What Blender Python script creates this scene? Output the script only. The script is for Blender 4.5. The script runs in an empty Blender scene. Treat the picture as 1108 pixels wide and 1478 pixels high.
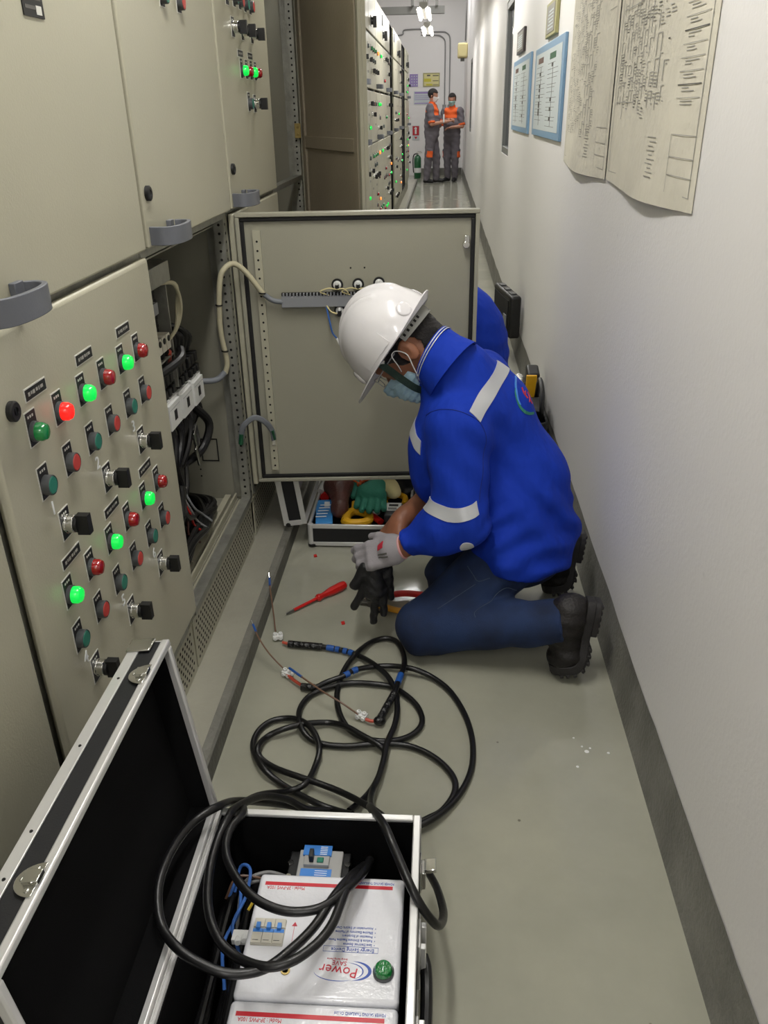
import bpy, math, random
import numpy as np
from mathutils import Matrix, Vector
random.seed(7)
S = bpy.context.scene
COL = S.collection
# ---------------------------------------------------------------- camera, exposure, world
H = 1.42
FPX = 1171.0
def unit(v):
    v = np.array(v, float); return v / np.linalg.norm(v)
_yw = unit((84, 581, -FPX)); _zw = np.array((-45, 2361, FPX), float); _zw -= _yw * (_zw @ _yw); _zw = unit(_zw)
_xw = np.cross(_yw, _zw)
RW = np.array([_xw, _yw, _zw])
cam = bpy.data.objects.new('camera', bpy.data.cameras.new('camera')); COL.objects.link(cam)
cam.matrix_world = Matrix.Translation((0, 0, H)) @ Matrix([list(r) for r in RW]).to_4x4()
cam.data.sensor_fit = 'VERTICAL'; cam.data.sensor_height = 36.0
cam.data.lens = 36.0 * FPX / 1478.0
cam.data.clip_start = 0.02; cam.data.clip_end = 100
S.camera = cam
S.view_settings.view_transform = 'Standard'; S.view_settings.look = 'None'
S.view_settings.gamma = 1.0; S.view_settings.use_curve_mapping = False
S.view_settings.exposure = -0.10
w = bpy.data.worlds.new('world'); S.world = w; w.use_nodes = True
w.node_tree.nodes['Background'].inputs[0].default_value = (0.9, 0.95, 1, 1)
w.node_tree.nodes['Background'].inputs[1].default_value = 0.02
LIGHT_Y = [-3.7, -1.1, 1.45, 3.95, 6.45, 9.2, 12.0, 14.5]   # the row of hanging fluorescent fixtures
LIGHT_X, LIGHT_Z, LIGHT_W = -0.24, 2.5, 25.0

# ---------------------------------------------------------------- materials
def lin(c):
    return tuple(((x / 255) / 12.92 if x / 255 <= 0.04045 else ((x / 255 + 0.055) / 1.055) ** 2.4) for x in c) + (1.0,)
M = {}
def mat(name, c, rough=0.5, metal=0.0, bump=0.0, bscale=200.0, var=0.0, vscale=3.0, emit=0.0, trans=0.0, coat=0.0, spec=None, stretch=None, ecol=None, sheen=0.0, c2=None, detail=3.0):
    m = bpy.data.materials.new(name); m.use_nodes = True
    nt = m.node_tree; b = nt.nodes['Principled BSDF']
    b.inputs['Base Color'].default_value = lin(c); b.inputs['Roughness'].default_value = rough
    b.inputs['Metallic'].default_value = metal; b.inputs['Transmission Weight'].default_value = trans
    b.inputs['Coat Weight'].default_value = coat; b.inputs['Sheen Weight'].default_value = sheen
    if spec is not None: b.inputs['Specular IOR Level'].default_value = spec
    if emit: b.inputs['Emission Color'].default_value = lin(ecol or c); b.inputs['Emission Strength'].default_value = emit
    if bump or var:
        tc = nt.nodes.new('ShaderNodeTexCoord'); mp = nt.nodes.new('ShaderNodeMapping')
        nt.links.new(tc.outputs['Object'], mp.inputs[0])
        if stretch: mp.inputs['Scale'].default_value = stretch
    if bump:
        n = nt.nodes.new('ShaderNodeTexNoise'); n.inputs['Scale'].default_value = bscale; n.inputs['Detail'].default_value = detail
        nt.links.new(mp.outputs[0], n.inputs['Vector'])
        bp = nt.nodes.new('ShaderNodeBump'); bp.inputs['Strength'].default_value = bump; bp.inputs['Distance'].default_value = 1.0 / bscale
        nt.links.new(n.outputs[0], bp.inputs['Height']); nt.links.new(bp.outputs[0], b.inputs['Normal'])
    if var:
        n = nt.nodes.new('ShaderNodeTexNoise'); n.inputs['Scale'].default_value = vscale; n.inputs['Detail'].default_value = 6
        nt.links.new(mp.outputs[0], n.inputs['Vector'])
        cr = nt.nodes.new('ShaderNodeValToRGB'); cr.color_ramp.elements[0].position = 0.35; cr.color_ramp.elements[1].position = 0.65
        a = c2 or tuple(x * (1 - var) for x in c)
        cr.color_ramp.elements[0].color = lin(a); cr.color_ramp.elements[1].color = lin(c)
        nt.links.new(n.outputs[0], cr.inputs[0]); nt.links.new(cr.outputs[0], b.inputs['Base Color'])
    M[name] = m; return m
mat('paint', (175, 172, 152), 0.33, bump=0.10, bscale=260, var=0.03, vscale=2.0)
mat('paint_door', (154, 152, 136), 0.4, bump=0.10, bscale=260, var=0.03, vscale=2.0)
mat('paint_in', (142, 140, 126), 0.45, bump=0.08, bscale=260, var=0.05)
mat('paint_shade', (160, 150, 130), 0.6, bump=0.2, bscale=120, var=0.06)  # cabinet beige browned, shade inside the tall door put into the colour
mat('galv', (166, 166, 157), 0.42, 0.6, bump=0.1, bscale=60, var=0.12, vscale=20)
mat('alu', (214, 214, 212), 0.32, 0.45)
mat('chrome', (215, 215, 212), 0.14, 1.0)
mat('brass', (170, 150, 95), 0.35, 0.8)
mat('gasket', (16, 16, 16), 0.7)
mat('black', (14, 14, 15), 0.45)
mat('hole', (14, 13, 12), 0.9)
mat('void_shade', (10, 9, 9), 0.95)  # black colour carries the shade of the unlit bay interiors
mat('panel_black', (19, 20, 23), 0.55, bump=0.15, bscale=500)
mat('lining', (11, 11, 12), 0.95, spec=0.15, bump=0.25, bscale=700, sheen=0.0)
mat('rubber', (15, 15, 16), 0.36, bump=0.05, bscale=80)
mat('plate', (22, 22, 22), 0.5)
mat('white_trim', (205, 205, 198), 0.5)
mat('grey_bezel', (70, 72, 74), 0.35)
mat('handle_grey', (98, 101, 108), 0.38, bump=0.05, bscale=300)
mat('green_cap', (38, 116, 98), 0.4); mat('red_cap', (186, 62, 56), 0.4)
mat('red_lens', (150, 18, 18), 0.18, coat=0.5); mat('green_lens', (16, 130, 62), 0.18, coat=0.5)
mat('green_lit', (20, 200, 80), 0.2, emit=0.75, ecol=(15, 235, 80)); mat('red_lit', (235, 30, 22), 0.2, emit=1.2, ecol=(255, 30, 22))
mat('amber_lit', (255, 140, 60), 0.2, emit=1.5)
mat('white_plastic', (225, 226, 224), 0.35)
mat('grey_plastic', (140, 142, 145), 0.45)
mat('duct', (132, 134, 138), 0.5)
mat('sleeve_cable', (184, 178, 150), 0.5); mat('sleeve_grey', (120, 124, 130), 0.5)
mat('wire_green', (30, 90, 60), 0.45); mat('wire_grey', (140, 140, 140), 0.45); mat('wire_blue', (58, 104, 178), 0.4)
mat('wire_brown', (112, 84, 66), 0.45); mat('wire_red', (190, 80, 60), 0.45); mat('wire_orange', (222, 104, 48), 0.45)
mat('wire_yellow', (210, 180, 60), 0.45)
mat('tape', (14, 14, 15), 0.3, bump=0.6, bscale=90); mat('tape_blue', (34, 84, 160), 0.4)
mat('enamel', (226, 227, 232), 0.16, bump=0.12, bscale=160, coat=0.3)
mat('stripe_red', (198, 28, 44), 0.35); mat('ink_red', (190, 40, 60), 0.5); mat('ink_blue', (52, 84, 170), 0.5)
mat('blue_label', (62, 132, 214), 0.4); mat('blue_card', (64, 150, 222), 0.35)
mat('ink_white', (235, 238, 240), 0.5); mat('ink_black', (30, 30, 34), 0.6)
mat('breaker_grey', (168, 168, 166), 0.4)
mat('mcb', (196, 192, 178), 0.4)
mat('denim', (26, 48, 88), 0.85, bump=0.35, bscale=420, var=0.25, vscale=9, c2=(16, 31, 60))
mat('seam', (70, 84, 104), 0.8)
mat('jacket', (14, 52, 168), 0.8, bump=0.22, bscale=34, spec=0.25, stretch=(1.0, 1.0, 0.45), detail=1.5)
mat('reflective', (196, 198, 202), 0.4, 0.25, bump=0.05, bscale=400)
mat('skin', (150, 98, 72), 0.5, bump=0.12, bscale=260, var=0.08, vscale=14)
mat('hair', (22, 18, 17), 0.55, bump=0.9, bscale=150, stretch=(1, 1, 6))
mat('mask', (160, 192, 208), 0.75, bump=0.3, bscale=60)
mat('mask_green', (148, 190, 186), 0.75)
mat('helmet', (226, 224, 226), 0.2, bump=0.02, bscale=30, coat=0.3)
mat('strap_grey', (128, 128, 124), 0.6)
mat('chin_strap', (20, 44, 36), 0.7, bump=0.4, bscale=200)
mat('glove_grey', (150, 146, 150), 0.85, bump=0.4, bscale=420)
mat('glove_black', (30, 30, 32), 0.42, bump=0.3, bscale=160)
mat('boot', (26, 21, 19), 0.55, bump=0.35, bscale=180, var=0.3, vscale=14)
mat('sole', (36, 34, 34), 0.6, bump=0.2, bscale=90)
mat('tag_yellow', (214, 160, 60), 0.5)
mat('pink_cuff', (214, 160, 160), 0.8)
mat('tool_red', (196, 32, 28), 0.32); mat('tool_yellow', (216, 152, 40), 0.4); mat('steel', (110, 108, 106), 0.3, 0.9)
mat('leather', (104, 66, 58), 0.42, bump=0.25, bscale=90, var=0.15, vscale=12)
mat('glove_green', (44, 124, 102), 0.75, bump=0.3, bscale=120); mat('cream', (214, 202, 150), 0.85)
mat('clamp_yellow', (226, 172, 32), 0.38)
mat('paper_old', (216, 211, 195), 0.8, var=0.06, vscale=4, bump=0.1, bscale=30)
mat('paper_line', (158, 156, 150), 0.8); mat('paper_dark', (92, 90, 86), 0.8)
mat('frame_blue', (124, 160, 192), 0.4); mat('paper_white', (196, 204, 206), 0.6); mat('frame_dark', (66, 58, 58), 0.5); mat('frame_olive', (160, 156, 108), 0.5)
mat('poster_purple', (150, 132, 186), 0.6); mat('poster_yellow', (214, 206, 150), 0.6); mat('ink_yellow', (205, 196, 70), 0.6)
mat('sign_red', (186, 40, 52), 0.5)
mat('extinguisher', (20, 92, 52), 0.3, coat=0.4)
mat('skin_far', (186, 136, 112), 0.5)
mat('uniform', (112, 107, 114), 0.85, bump=0.3, bscale=60, var=0.08, vscale=8); mat('uniform_orange', (240, 104, 44), 0.8)
mat('shoe', (28, 28, 32), 0.5)
mat('conduit', (148, 148, 148), 0.4, 0.5)
mat('tube', (255, 250, 240), 0.4, emit=9.0, ecol=(255, 248, 236))
mat('lamp_body', (225, 225, 222), 0.4)
mat('beam', (120, 120, 116), 0.6)
mat('clear_bag', (225, 228, 230), 0.12, trans=0.85)
mat('foil', (210, 210, 205), 0.25, 0.7, bump=0.8, bscale=60)
mat('win_glass', (60, 66, 70), 0.08, spec=0.8); mat('win_frame', (120, 122, 122), 0.45, 0.3)
mat('gold_card', (196, 150, 60), 0.4)
mat('glass_green', (18, 120, 52), 0.08, coat=1.0, bump=0.6, bscale=150)
mat('skirt', (124, 123, 116), 0.5, bump=0.35, bscale=90, var=0.2, vscale=7, c2=(100, 99, 93))
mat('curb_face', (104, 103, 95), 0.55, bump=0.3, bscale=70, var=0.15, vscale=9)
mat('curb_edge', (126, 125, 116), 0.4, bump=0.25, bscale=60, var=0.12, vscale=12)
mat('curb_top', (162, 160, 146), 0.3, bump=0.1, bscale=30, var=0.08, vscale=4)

def wall_material(name, c):
    m = mat(name, c, 0.5, bump=0.0)
    nt = m.node_tree; b = nt.nodes['Principled BSDF']; L = nt.links.new
    tc = nt.nodes.new('ShaderNodeTexCoord')
    n1 = nt.nodes.new('ShaderNodeTexNoise'); n1.inputs['Scale'].default_value = 90; n1.inputs['Detail'].default_value = 4
    n2 = nt.nodes.new('ShaderNodeTexNoise'); n2.inputs['Scale'].default_value = 3.5; n2.inputs['Detail'].default_value = 8; n2.inputs['Roughness'].default_value = 0.7
    L(tc.outputs['Object'], n1.inputs['Vector']); L(tc.outputs['Object'], n2.inputs['Vector'])
    add = nt.nodes.new('ShaderNodeMath'); add.operation = 'MULTIPLY_ADD'; add.inputs[1].default_value = 0.35
    L(n1.outputs[0], add.inputs[0]); L(n2.outputs[0], add.inputs[2])
    bp = nt.nodes.new('ShaderNodeBump'); bp.inputs['Strength'].default_value = 0.35; bp.inputs['Distance'].default_value = 0.006
    L(add.outputs[0], bp.inputs['Height']); L(bp.outputs[0], b.inputs['Normal'])
    v = nt.nodes.new('ShaderNodeTexVoronoi'); v.inputs['Scale'].default_value = 4.0
    L(tc.outputs['Object'], v.inputs['Vector'])
    cr = nt.nodes.new('ShaderNodeValToRGB'); cr.color_ramp.elements[0].position = 0.0; cr.color_ramp.elements[1].position = 0.03
    cr.color_ramp.elements[0].color = lin(tuple(x * 0.9 for x in c)); cr.color_ramp.elements[1].color = lin(c)
    L(v.outputs['Distance'], cr.inputs[0]); L(cr.outputs[0], b.inputs['Base Color'])
wall_material('wall_white', (230, 228, 227))

def floor_material():
    m = mat('floor_epoxy', (150, 150, 136), 0.2)
    nt = m.node_tree; b = nt.nodes['Principled BSDF']; L = nt.links.new
    tc = nt.nodes.new('ShaderNodeTexCoord')
    n = nt.nodes.new('ShaderNodeTexNoise'); n.inputs['Scale'].default_value = 2.2; n.inputs['Detail'].default_value = 9; n.inputs['Roughness'].default_value = 0.6
    L(tc.outputs['Object'], n.inputs['Vector'])
    cr = nt.nodes.new('ShaderNodeValToRGB'); e = cr.color_ramp.elements
    e[0].position = 0.3; e[0].color = lin((148, 148, 134)); e[1].position = 0.7; e[1].color = lin((166, 165, 149))
    L(n.outputs[0], cr.inputs[0])
    # paint flecks and scuffs
    v = nt.nodes.new('ShaderNodeTexVoronoi'); v.inputs['Scale'].default_value = 7; L(tc.outputs['Object'], v.inputs['Vector'])
    c2 = nt.nodes.new('ShaderNodeValToRGB'); c2.color_ramp.elements[0].position = 0.018; c2.color_ramp.elements[0].color = (1, 1, 1, 1)
    c2.color_ramp.elements[1].position = 0.03; c2.color_ramp.elements[1].color = (0, 0, 0, 1)
    L(v.outputs['Distance'], c2.inputs[0])
    mx = nt.nodes.new('ShaderNodeMixRGB'); mx.inputs[2].default_value = lin((112, 108, 98))
    L(c2.outputs[0], mx.inputs[0]); L(cr.outputs[0], mx.inputs[1]); L(mx.outputs[0], b.inputs['Base Color'])
    n3 = nt.nodes.new('ShaderNodeTexNoise'); n3.inputs['Scale'].default_value = 5; n3.inputs['Detail'].default_value = 6
    L(tc.outputs['Object'], n3.inputs['Vector'])
    mr = nt.nodes.new('ShaderNodeMapRange'); mr.inputs[1].default_value = 0.3; mr.inputs[2].default_value = 0.7; mr.inputs[3].default_value = 0.09; mr.inputs[4].default_value = 0.20
    L(n3.outputs[0], mr.inputs[0]); L(mr.outputs[0], b.inputs['Roughness'])
    n4 = nt.nodes.new('ShaderNodeTexNoise'); n4.inputs['Scale'].default_value = 16; n4.inputs['Detail'].default_value = 2
    L(tc.outputs['Object'], n4.inputs['Vector'])
    bp = nt.nodes.new('ShaderNodeBump'); bp.inputs['Strength'].default_value = 0.06; bp.inputs['Distance'].default_value = 0.02
    L(n4.outputs[0], bp.inputs['Height']); L(bp.outputs[0], b.inputs['Normal'])
floor_material()

# ---------------------------------------------------------------- object helpers
def tag(o, label=None, cat=None, group=None, kind=None):
    if label: o['label'] = label
    if cat: o['category'] = cat
    if group: o['group'] = group
    if kind: o['kind'] = kind
    return o
def thing(name, loc, label, cat, group=None):
    o = bpy.data.objects.new(name, None); COL.objects.link(o); o.location = loc; o.empty_display_size = 0.05
    return tag(o, label, cat, group)
def origin_of(o):
    p = Vector((0, 0, 0))
    while o: p = p + o.location; o = o.parent
    return p
def catmull(P, n=8, closed=False):
    P = [np.array(p, float) for p in P]
    if len(P) < 3: return P
    Q = [2 * P[0] - P[1]] + P + [2 * P[-1] - P[-2]]
    out = []
    for i in range(1, len(Q) - 2):
        a, b, c, d = Q[i - 1], Q[i], Q[i + 1], Q[i + 2]
        for k in range(n):
            t = k / n
            out.append(0.5 * ((2 * b) + (c - a) * t + (2 * a - 5 * b + 4 * c - d) * t * t + (3 * b - a - 3 * c + d) * t ** 3))
    out.append(P[-1]); return out
class MB:
    def __init__(s): s.v = []; s.f = []; s.m = []
    def add(s, verts, faces, m=0):
        o = len(s.v); s.v += [tuple(map(float, p)) for p in verts]
        s.f += [tuple(i + o for i in f) for f in faces]; s.m += [m] * len(faces); return s
    def box(s, x0, x1, y0, y1, z0, z1, m=0):
        return s.add([(x, y, z) for x in (x0, x1) for y in (y0, y1) for z in (z0, z1)],
                     [(0, 1, 3, 2), (4, 6, 7, 5), (0, 4, 5, 1), (2, 3, 7, 6), (0, 2, 6, 4), (1, 5, 7, 3)], m)
    def obox(s, c, ax, ay, az, m=0):   # half-axis vectors
        c, ax, ay, az = [np.array(q, float) for q in (c, ax, ay, az)]
        return s.add([c + i * ax + j * ay + k * az for i in (-1, 1) for j in (-1, 1) for k in (-1, 1)],
                     [(0, 1, 3, 2), (4, 6, 7, 5), (0, 4, 5, 1), (2, 3, 7, 6), (0, 2, 6, 4), (1, 5, 7, 3)], m)
    def rev(s, p, axis, prof, n=20, m=0, cap=True):  # prof: (distance along axis, radius)
        a = unit(axis); t = unit(np.cross(a, (0, 0, 1) if abs(a[2]) < 0.9 else (1, 0, 0))); b = np.cross(a, t); p = np.array(p, float)
        vs = []
        for h, r in prof:
            for k in range(n):
                q = 2 * math.pi * k / n; vs.append(p + a * h + (t * math.cos(q) + b * math.sin(q)) * r)
        fs = []
        for i in range(len(prof) - 1):
            for k in range(n):
                k2 = (k + 1) % n; fs.append((i * n + k, i * n + k2, (i + 1) * n + k2, (i + 1) * n + k))
        if cap: fs.append(tuple(range(n - 1, -1, -1))); fs.append(tuple((len(prof) - 1) * n + k for k in range(n)))
        return s.add(vs, fs, m)
    def cyl(s, p0, p1, r0, r1=None, n=16, m=0):
        p0 = np.array(p0, float); p1 = np.array(p1, float); h = np.linalg.norm(p1 - p0)
        return s.rev(p0, p1 - p0, [(0, r0), (h, r0 if r1 is None else r1)], n, m)
    def tube(s, pts, r, n=10, m=0, smooth=6, flat=1.0):
        P = catmull(pts, smooth) if smooth else [np.array(p, float) for p in pts]
        N = len(P); T = [unit(P[min(i + 1, N - 1)] - P[max(i - 1, 0)] + 1e-9) for i in range(N)]
        u = unit(np.cross(T[0], (0, 0, 1) if abs(T[0][2]) < 0.9 else (1, 0, 0)))
        vs = []
        for i in range(N):
            u = unit(u - T[i] * (u @ T[i])); v = np.cross(T[i], u); rr = r[min(len(r) - 1, i * len(r) // N)] if isinstance(r, (list, tuple)) else r
            for k in range(n):
                q = 2 * math.pi * k / n; vs.append(P[i] + (u * math.cos(q) + v * math.sin(q) * flat) * rr)
        fs = [(i * n + k, i * n + (k + 1) % n, (i + 1) * n + (k + 1) % n, (i + 1) * n + k) for i in range(N - 1) for k in range(n)]
        fs += [tuple(range(n - 1, -1, -1)), tuple((N - 1) * n + k for k in range(n))]
        return s.add(vs, fs, m)
    def prism(s, poly, d, m=0):       # poly: 3d points, extruded by vector d
        n = len(poly); P = [np.array(p, float) for p in poly]; d = np.array(d, float)
        return s.add(P + [p + d for p in P], [tuple(range(n - 1, -1, -1)), tuple(range(n, 2 * n))] + [(i, (i + 1) % n, n + (i + 1) % n, n + i) for i in range(n)], m)
    def ell(s, c, r, n=14, m=0, A=None):
        c = np.array(c, float); A = np.eye(3) if A is None else np.array(A, float); vs = []; fs = []; k = n // 2
        for i in range(k + 1):
            th = math.pi * i / k
            for j in range(n):
                ph = 2 * math.pi * j / n; q = np.array((math.sin(th) * math.cos(ph) * r[0], math.sin(th) * math.sin(ph) * r[1], math.cos(th) * r[2])); vs.append(c + q @ A)
        for i in range(k):
            for j in range(n): fs.append((i * n + j, (i + 1) * n + j, (i + 1) * n + (j + 1) % n, i * n + (j + 1) % n))
        return s.add(vs, fs, m)
    def build(s, name, mats, parent=None, bevel=0, seg=2, smooth=True, at=None, ang=35, fix=True):
        me = bpy.data.meshes.new(name)
        o0 = np.array(at if at is not None else (origin_of(parent) if parent else (0, 0, 0)), float)
        V = np.array(s.v) - o0
        me.from_pydata(V.tolist(), [], s.f)
        if isinstance(mats, str): mats = [mats]
        for q in mats: me.materials.append(M[q])
        me.polygons.foreach_set('material_index', s.m)
        if fix:
            import bmesh
            bm = bmesh.new(); bm.from_mesh(me); bmesh.ops.recalc_face_normals(bm, faces=bm.faces); bm.to_mesh(me); bm.free()
        if smooth:
            me.polygons.foreach_set('use_smooth', [True] * len(me.polygons)); me.set_sharp_from_angle(angle=math.radians(ang))
        o = bpy.data.objects.new(name, me); COL.objects.link(o)
        if parent: o.parent = parent
        if at is not None: o.location = Vector(at) - (origin_of(parent) if parent else Vector((0, 0, 0)))
        if bevel:
            b = o.modifiers.new('bevel', 'BEVEL'); b.width = bevel; b.segments = seg; b.limit_method = 'ANGLE'; b.angle_limit = math.radians(40)
        return o
def inst(me, name, parent, pos, rot=None):
    o = bpy.data.objects.new(name, me); COL.objects.link(o); o.parent = parent
    o.location = Vector(pos) - (origin_of(parent) if parent else Vector((0, 0, 0)))
    if rot is not None: o.rotation_euler = rot
    return o
def struct(o): o['kind'] = 'structure'; return o
def text(name, body, size, origin, xdir, ydir, m, parent, align='LEFT', depth=0.0003, squash=1.0):
    cu = bpy.data.curves.new(name, 'FONT'); cu.body = body; cu.size = size; cu.align_x = align; cu.extrude = depth; cu.resolution_u = 2
    t = bpy.data.objects.new(name, cu); COL.objects.link(t)
    dg = bpy.context.evaluated_depsgraph_get(); me = bpy.data.meshes.new_from_object(t.evaluated_get(dg)); bpy.data.objects.remove(t)
    x = unit(xdir); y = unit(ydir); z = np.cross(x, y); o0 = np.array(origin, float); po = np.array(origin_of(parent), float)
    for v in me.vertices: v.co = Vector(o0 - po + x * v.co[0] * squash + y * v.co[1] + z * v.co[2])
    me.materials.clear(); me.materials.append(M[m])
    o = bpy.data.objects.new(name, me); COL.objects.link(o); o.parent = parent; return o

# ---------------------------------------------------------------- signed-distance modelling for bodies and cloth
def rc(a, b, r0, r1, k=0.02): return ('rc', np.array(a, float), np.array(b, float), r0, r1, k)
def el(c, r, A=None, k=0.02): return ('el', np.array(c, float), np.array(r, float), np.eye(3) if A is None else np.array(A, float), 0, k)
def bx(c, h, A=None, rd=0.01, k=0.01): return ('bx', np.array(c, float), np.array(h, float), np.eye(3) if A is None else np.array(A, float), rd, k)
def prim(P, q):
    t = q[0]
    if t == 'rc':
        a, b, r0, r1 = q[1:5]; ab = b - a; h = np.clip(((P - a) @ ab) / (ab @ ab), 0, 1)
        return np.linalg.norm(P - a - h[..., None] * ab, axis=-1) - (r0 + (r1 - r0) * h)
    L = (P - q[1]) @ q[3].T
    if t == 'el':
        r = q[2]; k0 = np.linalg.norm(L / r, axis=-1); k1 = np.linalg.norm(L / (r * r), axis=-1) + 1e-9
        return k0 * (k0 - 1) / k1
    d = np.abs(L) - (q[2] - q[4])
    return np.linalg.norm(np.maximum(d, 0), axis=-1) + np.minimum(d.max(-1), 0) - q[4]
def field(P, prims, grow=0.0):
    D = None
    for q in prims:
        d = prim(P, q)
        if D is None: D = d
        elif q[-1] < 0: D = np.maximum(D, -d)
        else:
            k = q[-1]; h = np.maximum(k - np.abs(D - d), 0) / k; D = np.minimum(D, d) - h * h * k * 0.25
    return D - grow
def nets(fn, lo, hi, h):
    lo = np.array(lo, float); n = np.ceil((np.array(hi) - lo) / h).astype(int) + 1
    g = np.stack(np.meshgrid(*[lo[i] + h * np.arange(n[i]) for i in range(3)], indexing='ij'), -1)
    V = np.empty(n)
    for i in range(0, n[0], 16): V[i:i + 16] = fn(g[i:i + 16])
    c = n - 1; acc = np.zeros(tuple(c) + (3,)); cnt = np.zeros(tuple(c))
    idx = [(0, 0, 0), (1, 0, 0), (0, 1, 0), (0, 0, 1), (1, 1, 0), (1, 0, 1), (0, 1, 1), (1, 1, 1)]
    def sh(o): return V[o[0]:o[0] + c[0], o[1]:o[1] + c[1], o[2]:o[2] + c[2]]
    for a in idx:
        for ax in range(3):
            if a[ax]: continue
            b = list(a); b[ax] = 1; va, vb = sh(a), sh(b); x = (va < 0) != (vb < 0)
            t = np.where(x, va / np.where(x, va - vb, 1), 0); p = np.zeros(tuple(c) + (3,)); p[...] = a; p[..., ax] += t
            acc += np.where(x[..., None], p, 0); cnt += x
    act = cnt > 0; ids = -np.ones(tuple(c), int); ids[act] = np.arange(act.sum())
    ijk = np.argwhere(act); verts = lo + h * (ijk + acc[act] / cnt[act][:, None])
    faces = []
    for ax in range(3):
        o1, o2 = [(1, 2), (2, 0), (0, 1)][ax]
        sl = [slice(None)] * 3; s2 = [slice(None)] * 3; sl[ax] = slice(0, -1); s2[ax] = slice(1, None)
        A_, B_ = V[tuple(sl)] < 0, V[tuple(s2)] < 0
        e = np.argwhere(A_ != B_); ok = (e[:, o1] > 0) & (e[:, o2] > 0) & (e[:, o1] < c[o1]) & (e[:, o2] < c[o2]); e = e[ok]
        fl = A_[tuple(e.T)]
        def at(d1, d2): q = e.copy(); q[:, o1] -= d1; q[:, o2] -= d2; return ids[tuple(q.T)]
        q = np.stack([at(1, 1), at(0, 1), at(0, 0), at(1, 0)], 1)
        q[~fl] = q[~fl][:, ::-1]; faces.append(q)
    return verts, np.concatenate(faces)
def sdf(name, prims, h, m, parent=None, grow=0.0, post=None, pad=0.03, matfn=None, at=None):
    pts = []
    for q in prims:
        if q[0] == 'rc': pts += [q[1] - max(q[3:5]), q[1] + max(q[3:5]), q[2] - max(q[3:5]), q[2] + max(q[3:5])]
        else: r = np.linalg.norm(q[2]) if q[0] == 'bx' else q[2].max(); pts += [q[1] - r, q[1] + r]
    pts = np.array(pts); lo = pts.min(0) - pad - abs(grow); hi = pts.max(0) + pad + abs(grow)
    def fn(P):
        D = field(P, prims, grow)
        return post(P, D) if post else D
    v, f = nets(fn, lo, hi, h)
    o0 = np.array(origin_of(parent) if parent else (0, 0, 0), float)
    if at is not None: o0 = np.array(at, float)
    me = bpy.data.meshes.new(name); me.from_pydata((v - o0).tolist(), [], f.tolist())
    for q in ([m] if isinstance(m, str) else m): me.materials.append(M[q])
    if matfn is not None:
        cen = v[f].mean(1); me.polygons.foreach_set('material_index', matfn(cen).astype(int))
    me.polygons.foreach_set('use_smooth', [True] * len(me.polygons))
    o = bpy.data.objects.new(name, me); COL.objects.link(o)
    if parent: o.parent = parent
    if at is not None: o.location = Vector(at) - (origin_of(parent) if parent else Vector((0, 0, 0)))
    return o
def ribbon(name, fn, center, across, half, off, m, parent, na=40, nw=6, thick=0.0015):
    """strip of cloth laid on the surface fn(P)=0: centre points, across direction, half width"""
    C_ = catmull(center, 12); C_ = np.array(C_); W = np.array(across, float)
    if W.ndim == 1: W = np.repeat(W[None], len(C_), 0)
    else: W = np.array(catmull(across, 12))
    G = C_[:, None] + W[:, None] * np.linspace(-half, half, nw)[None, :, None]
    def grad(P, e=0.002):
        g = np.stack([fn(P + np.eye(3)[i] * e) - fn(P - np.eye(3)[i] * e) for i in range(3)], -1) / (2 * e)
        return g / (np.linalg.norm(g, axis=-1, keepdims=True) + 1e-9)
    for _ in range(12):
        d = fn(G); G = G - grad(G) * (d - off)[..., None] * 0.8
    nr = grad(G); T = G + nr * thick
    a, b = G.shape[:2]; mb = MB(); vs = list(T.reshape(-1, 3)) + list((G - nr * 0.006).reshape(-1, 3)); k = a * b; fs = []
    for i in range(a - 1):
        for j in range(b - 1):
            p = i * b + j; fs += [(p, p + 1, p + b + 1, p + b), (k + p, k + p + b, k + p + b + 1, k + p + 1)]
    ring = [j for j in range(b)] + [i * b + b - 1 for i in range(1, a)] + [(a - 1) * b + j for j in range(b - 2, -1, -1)] + [i * b for i in range(a - 2, 0, -1)]
    for i in range(len(ring)):
        p, q = ring[i], ring[(i + 1) % len(ring)]; fs.append((p, k + p, k + q, q))
    mb.add(vs, fs); return mb.build(name, m, parent)
def frame_of(F, U):
    F = unit(F); U = np.array(U, float); U = unit(U - F * (U @ F)); return F, np.cross(U, F), U    # front, left, up
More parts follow.
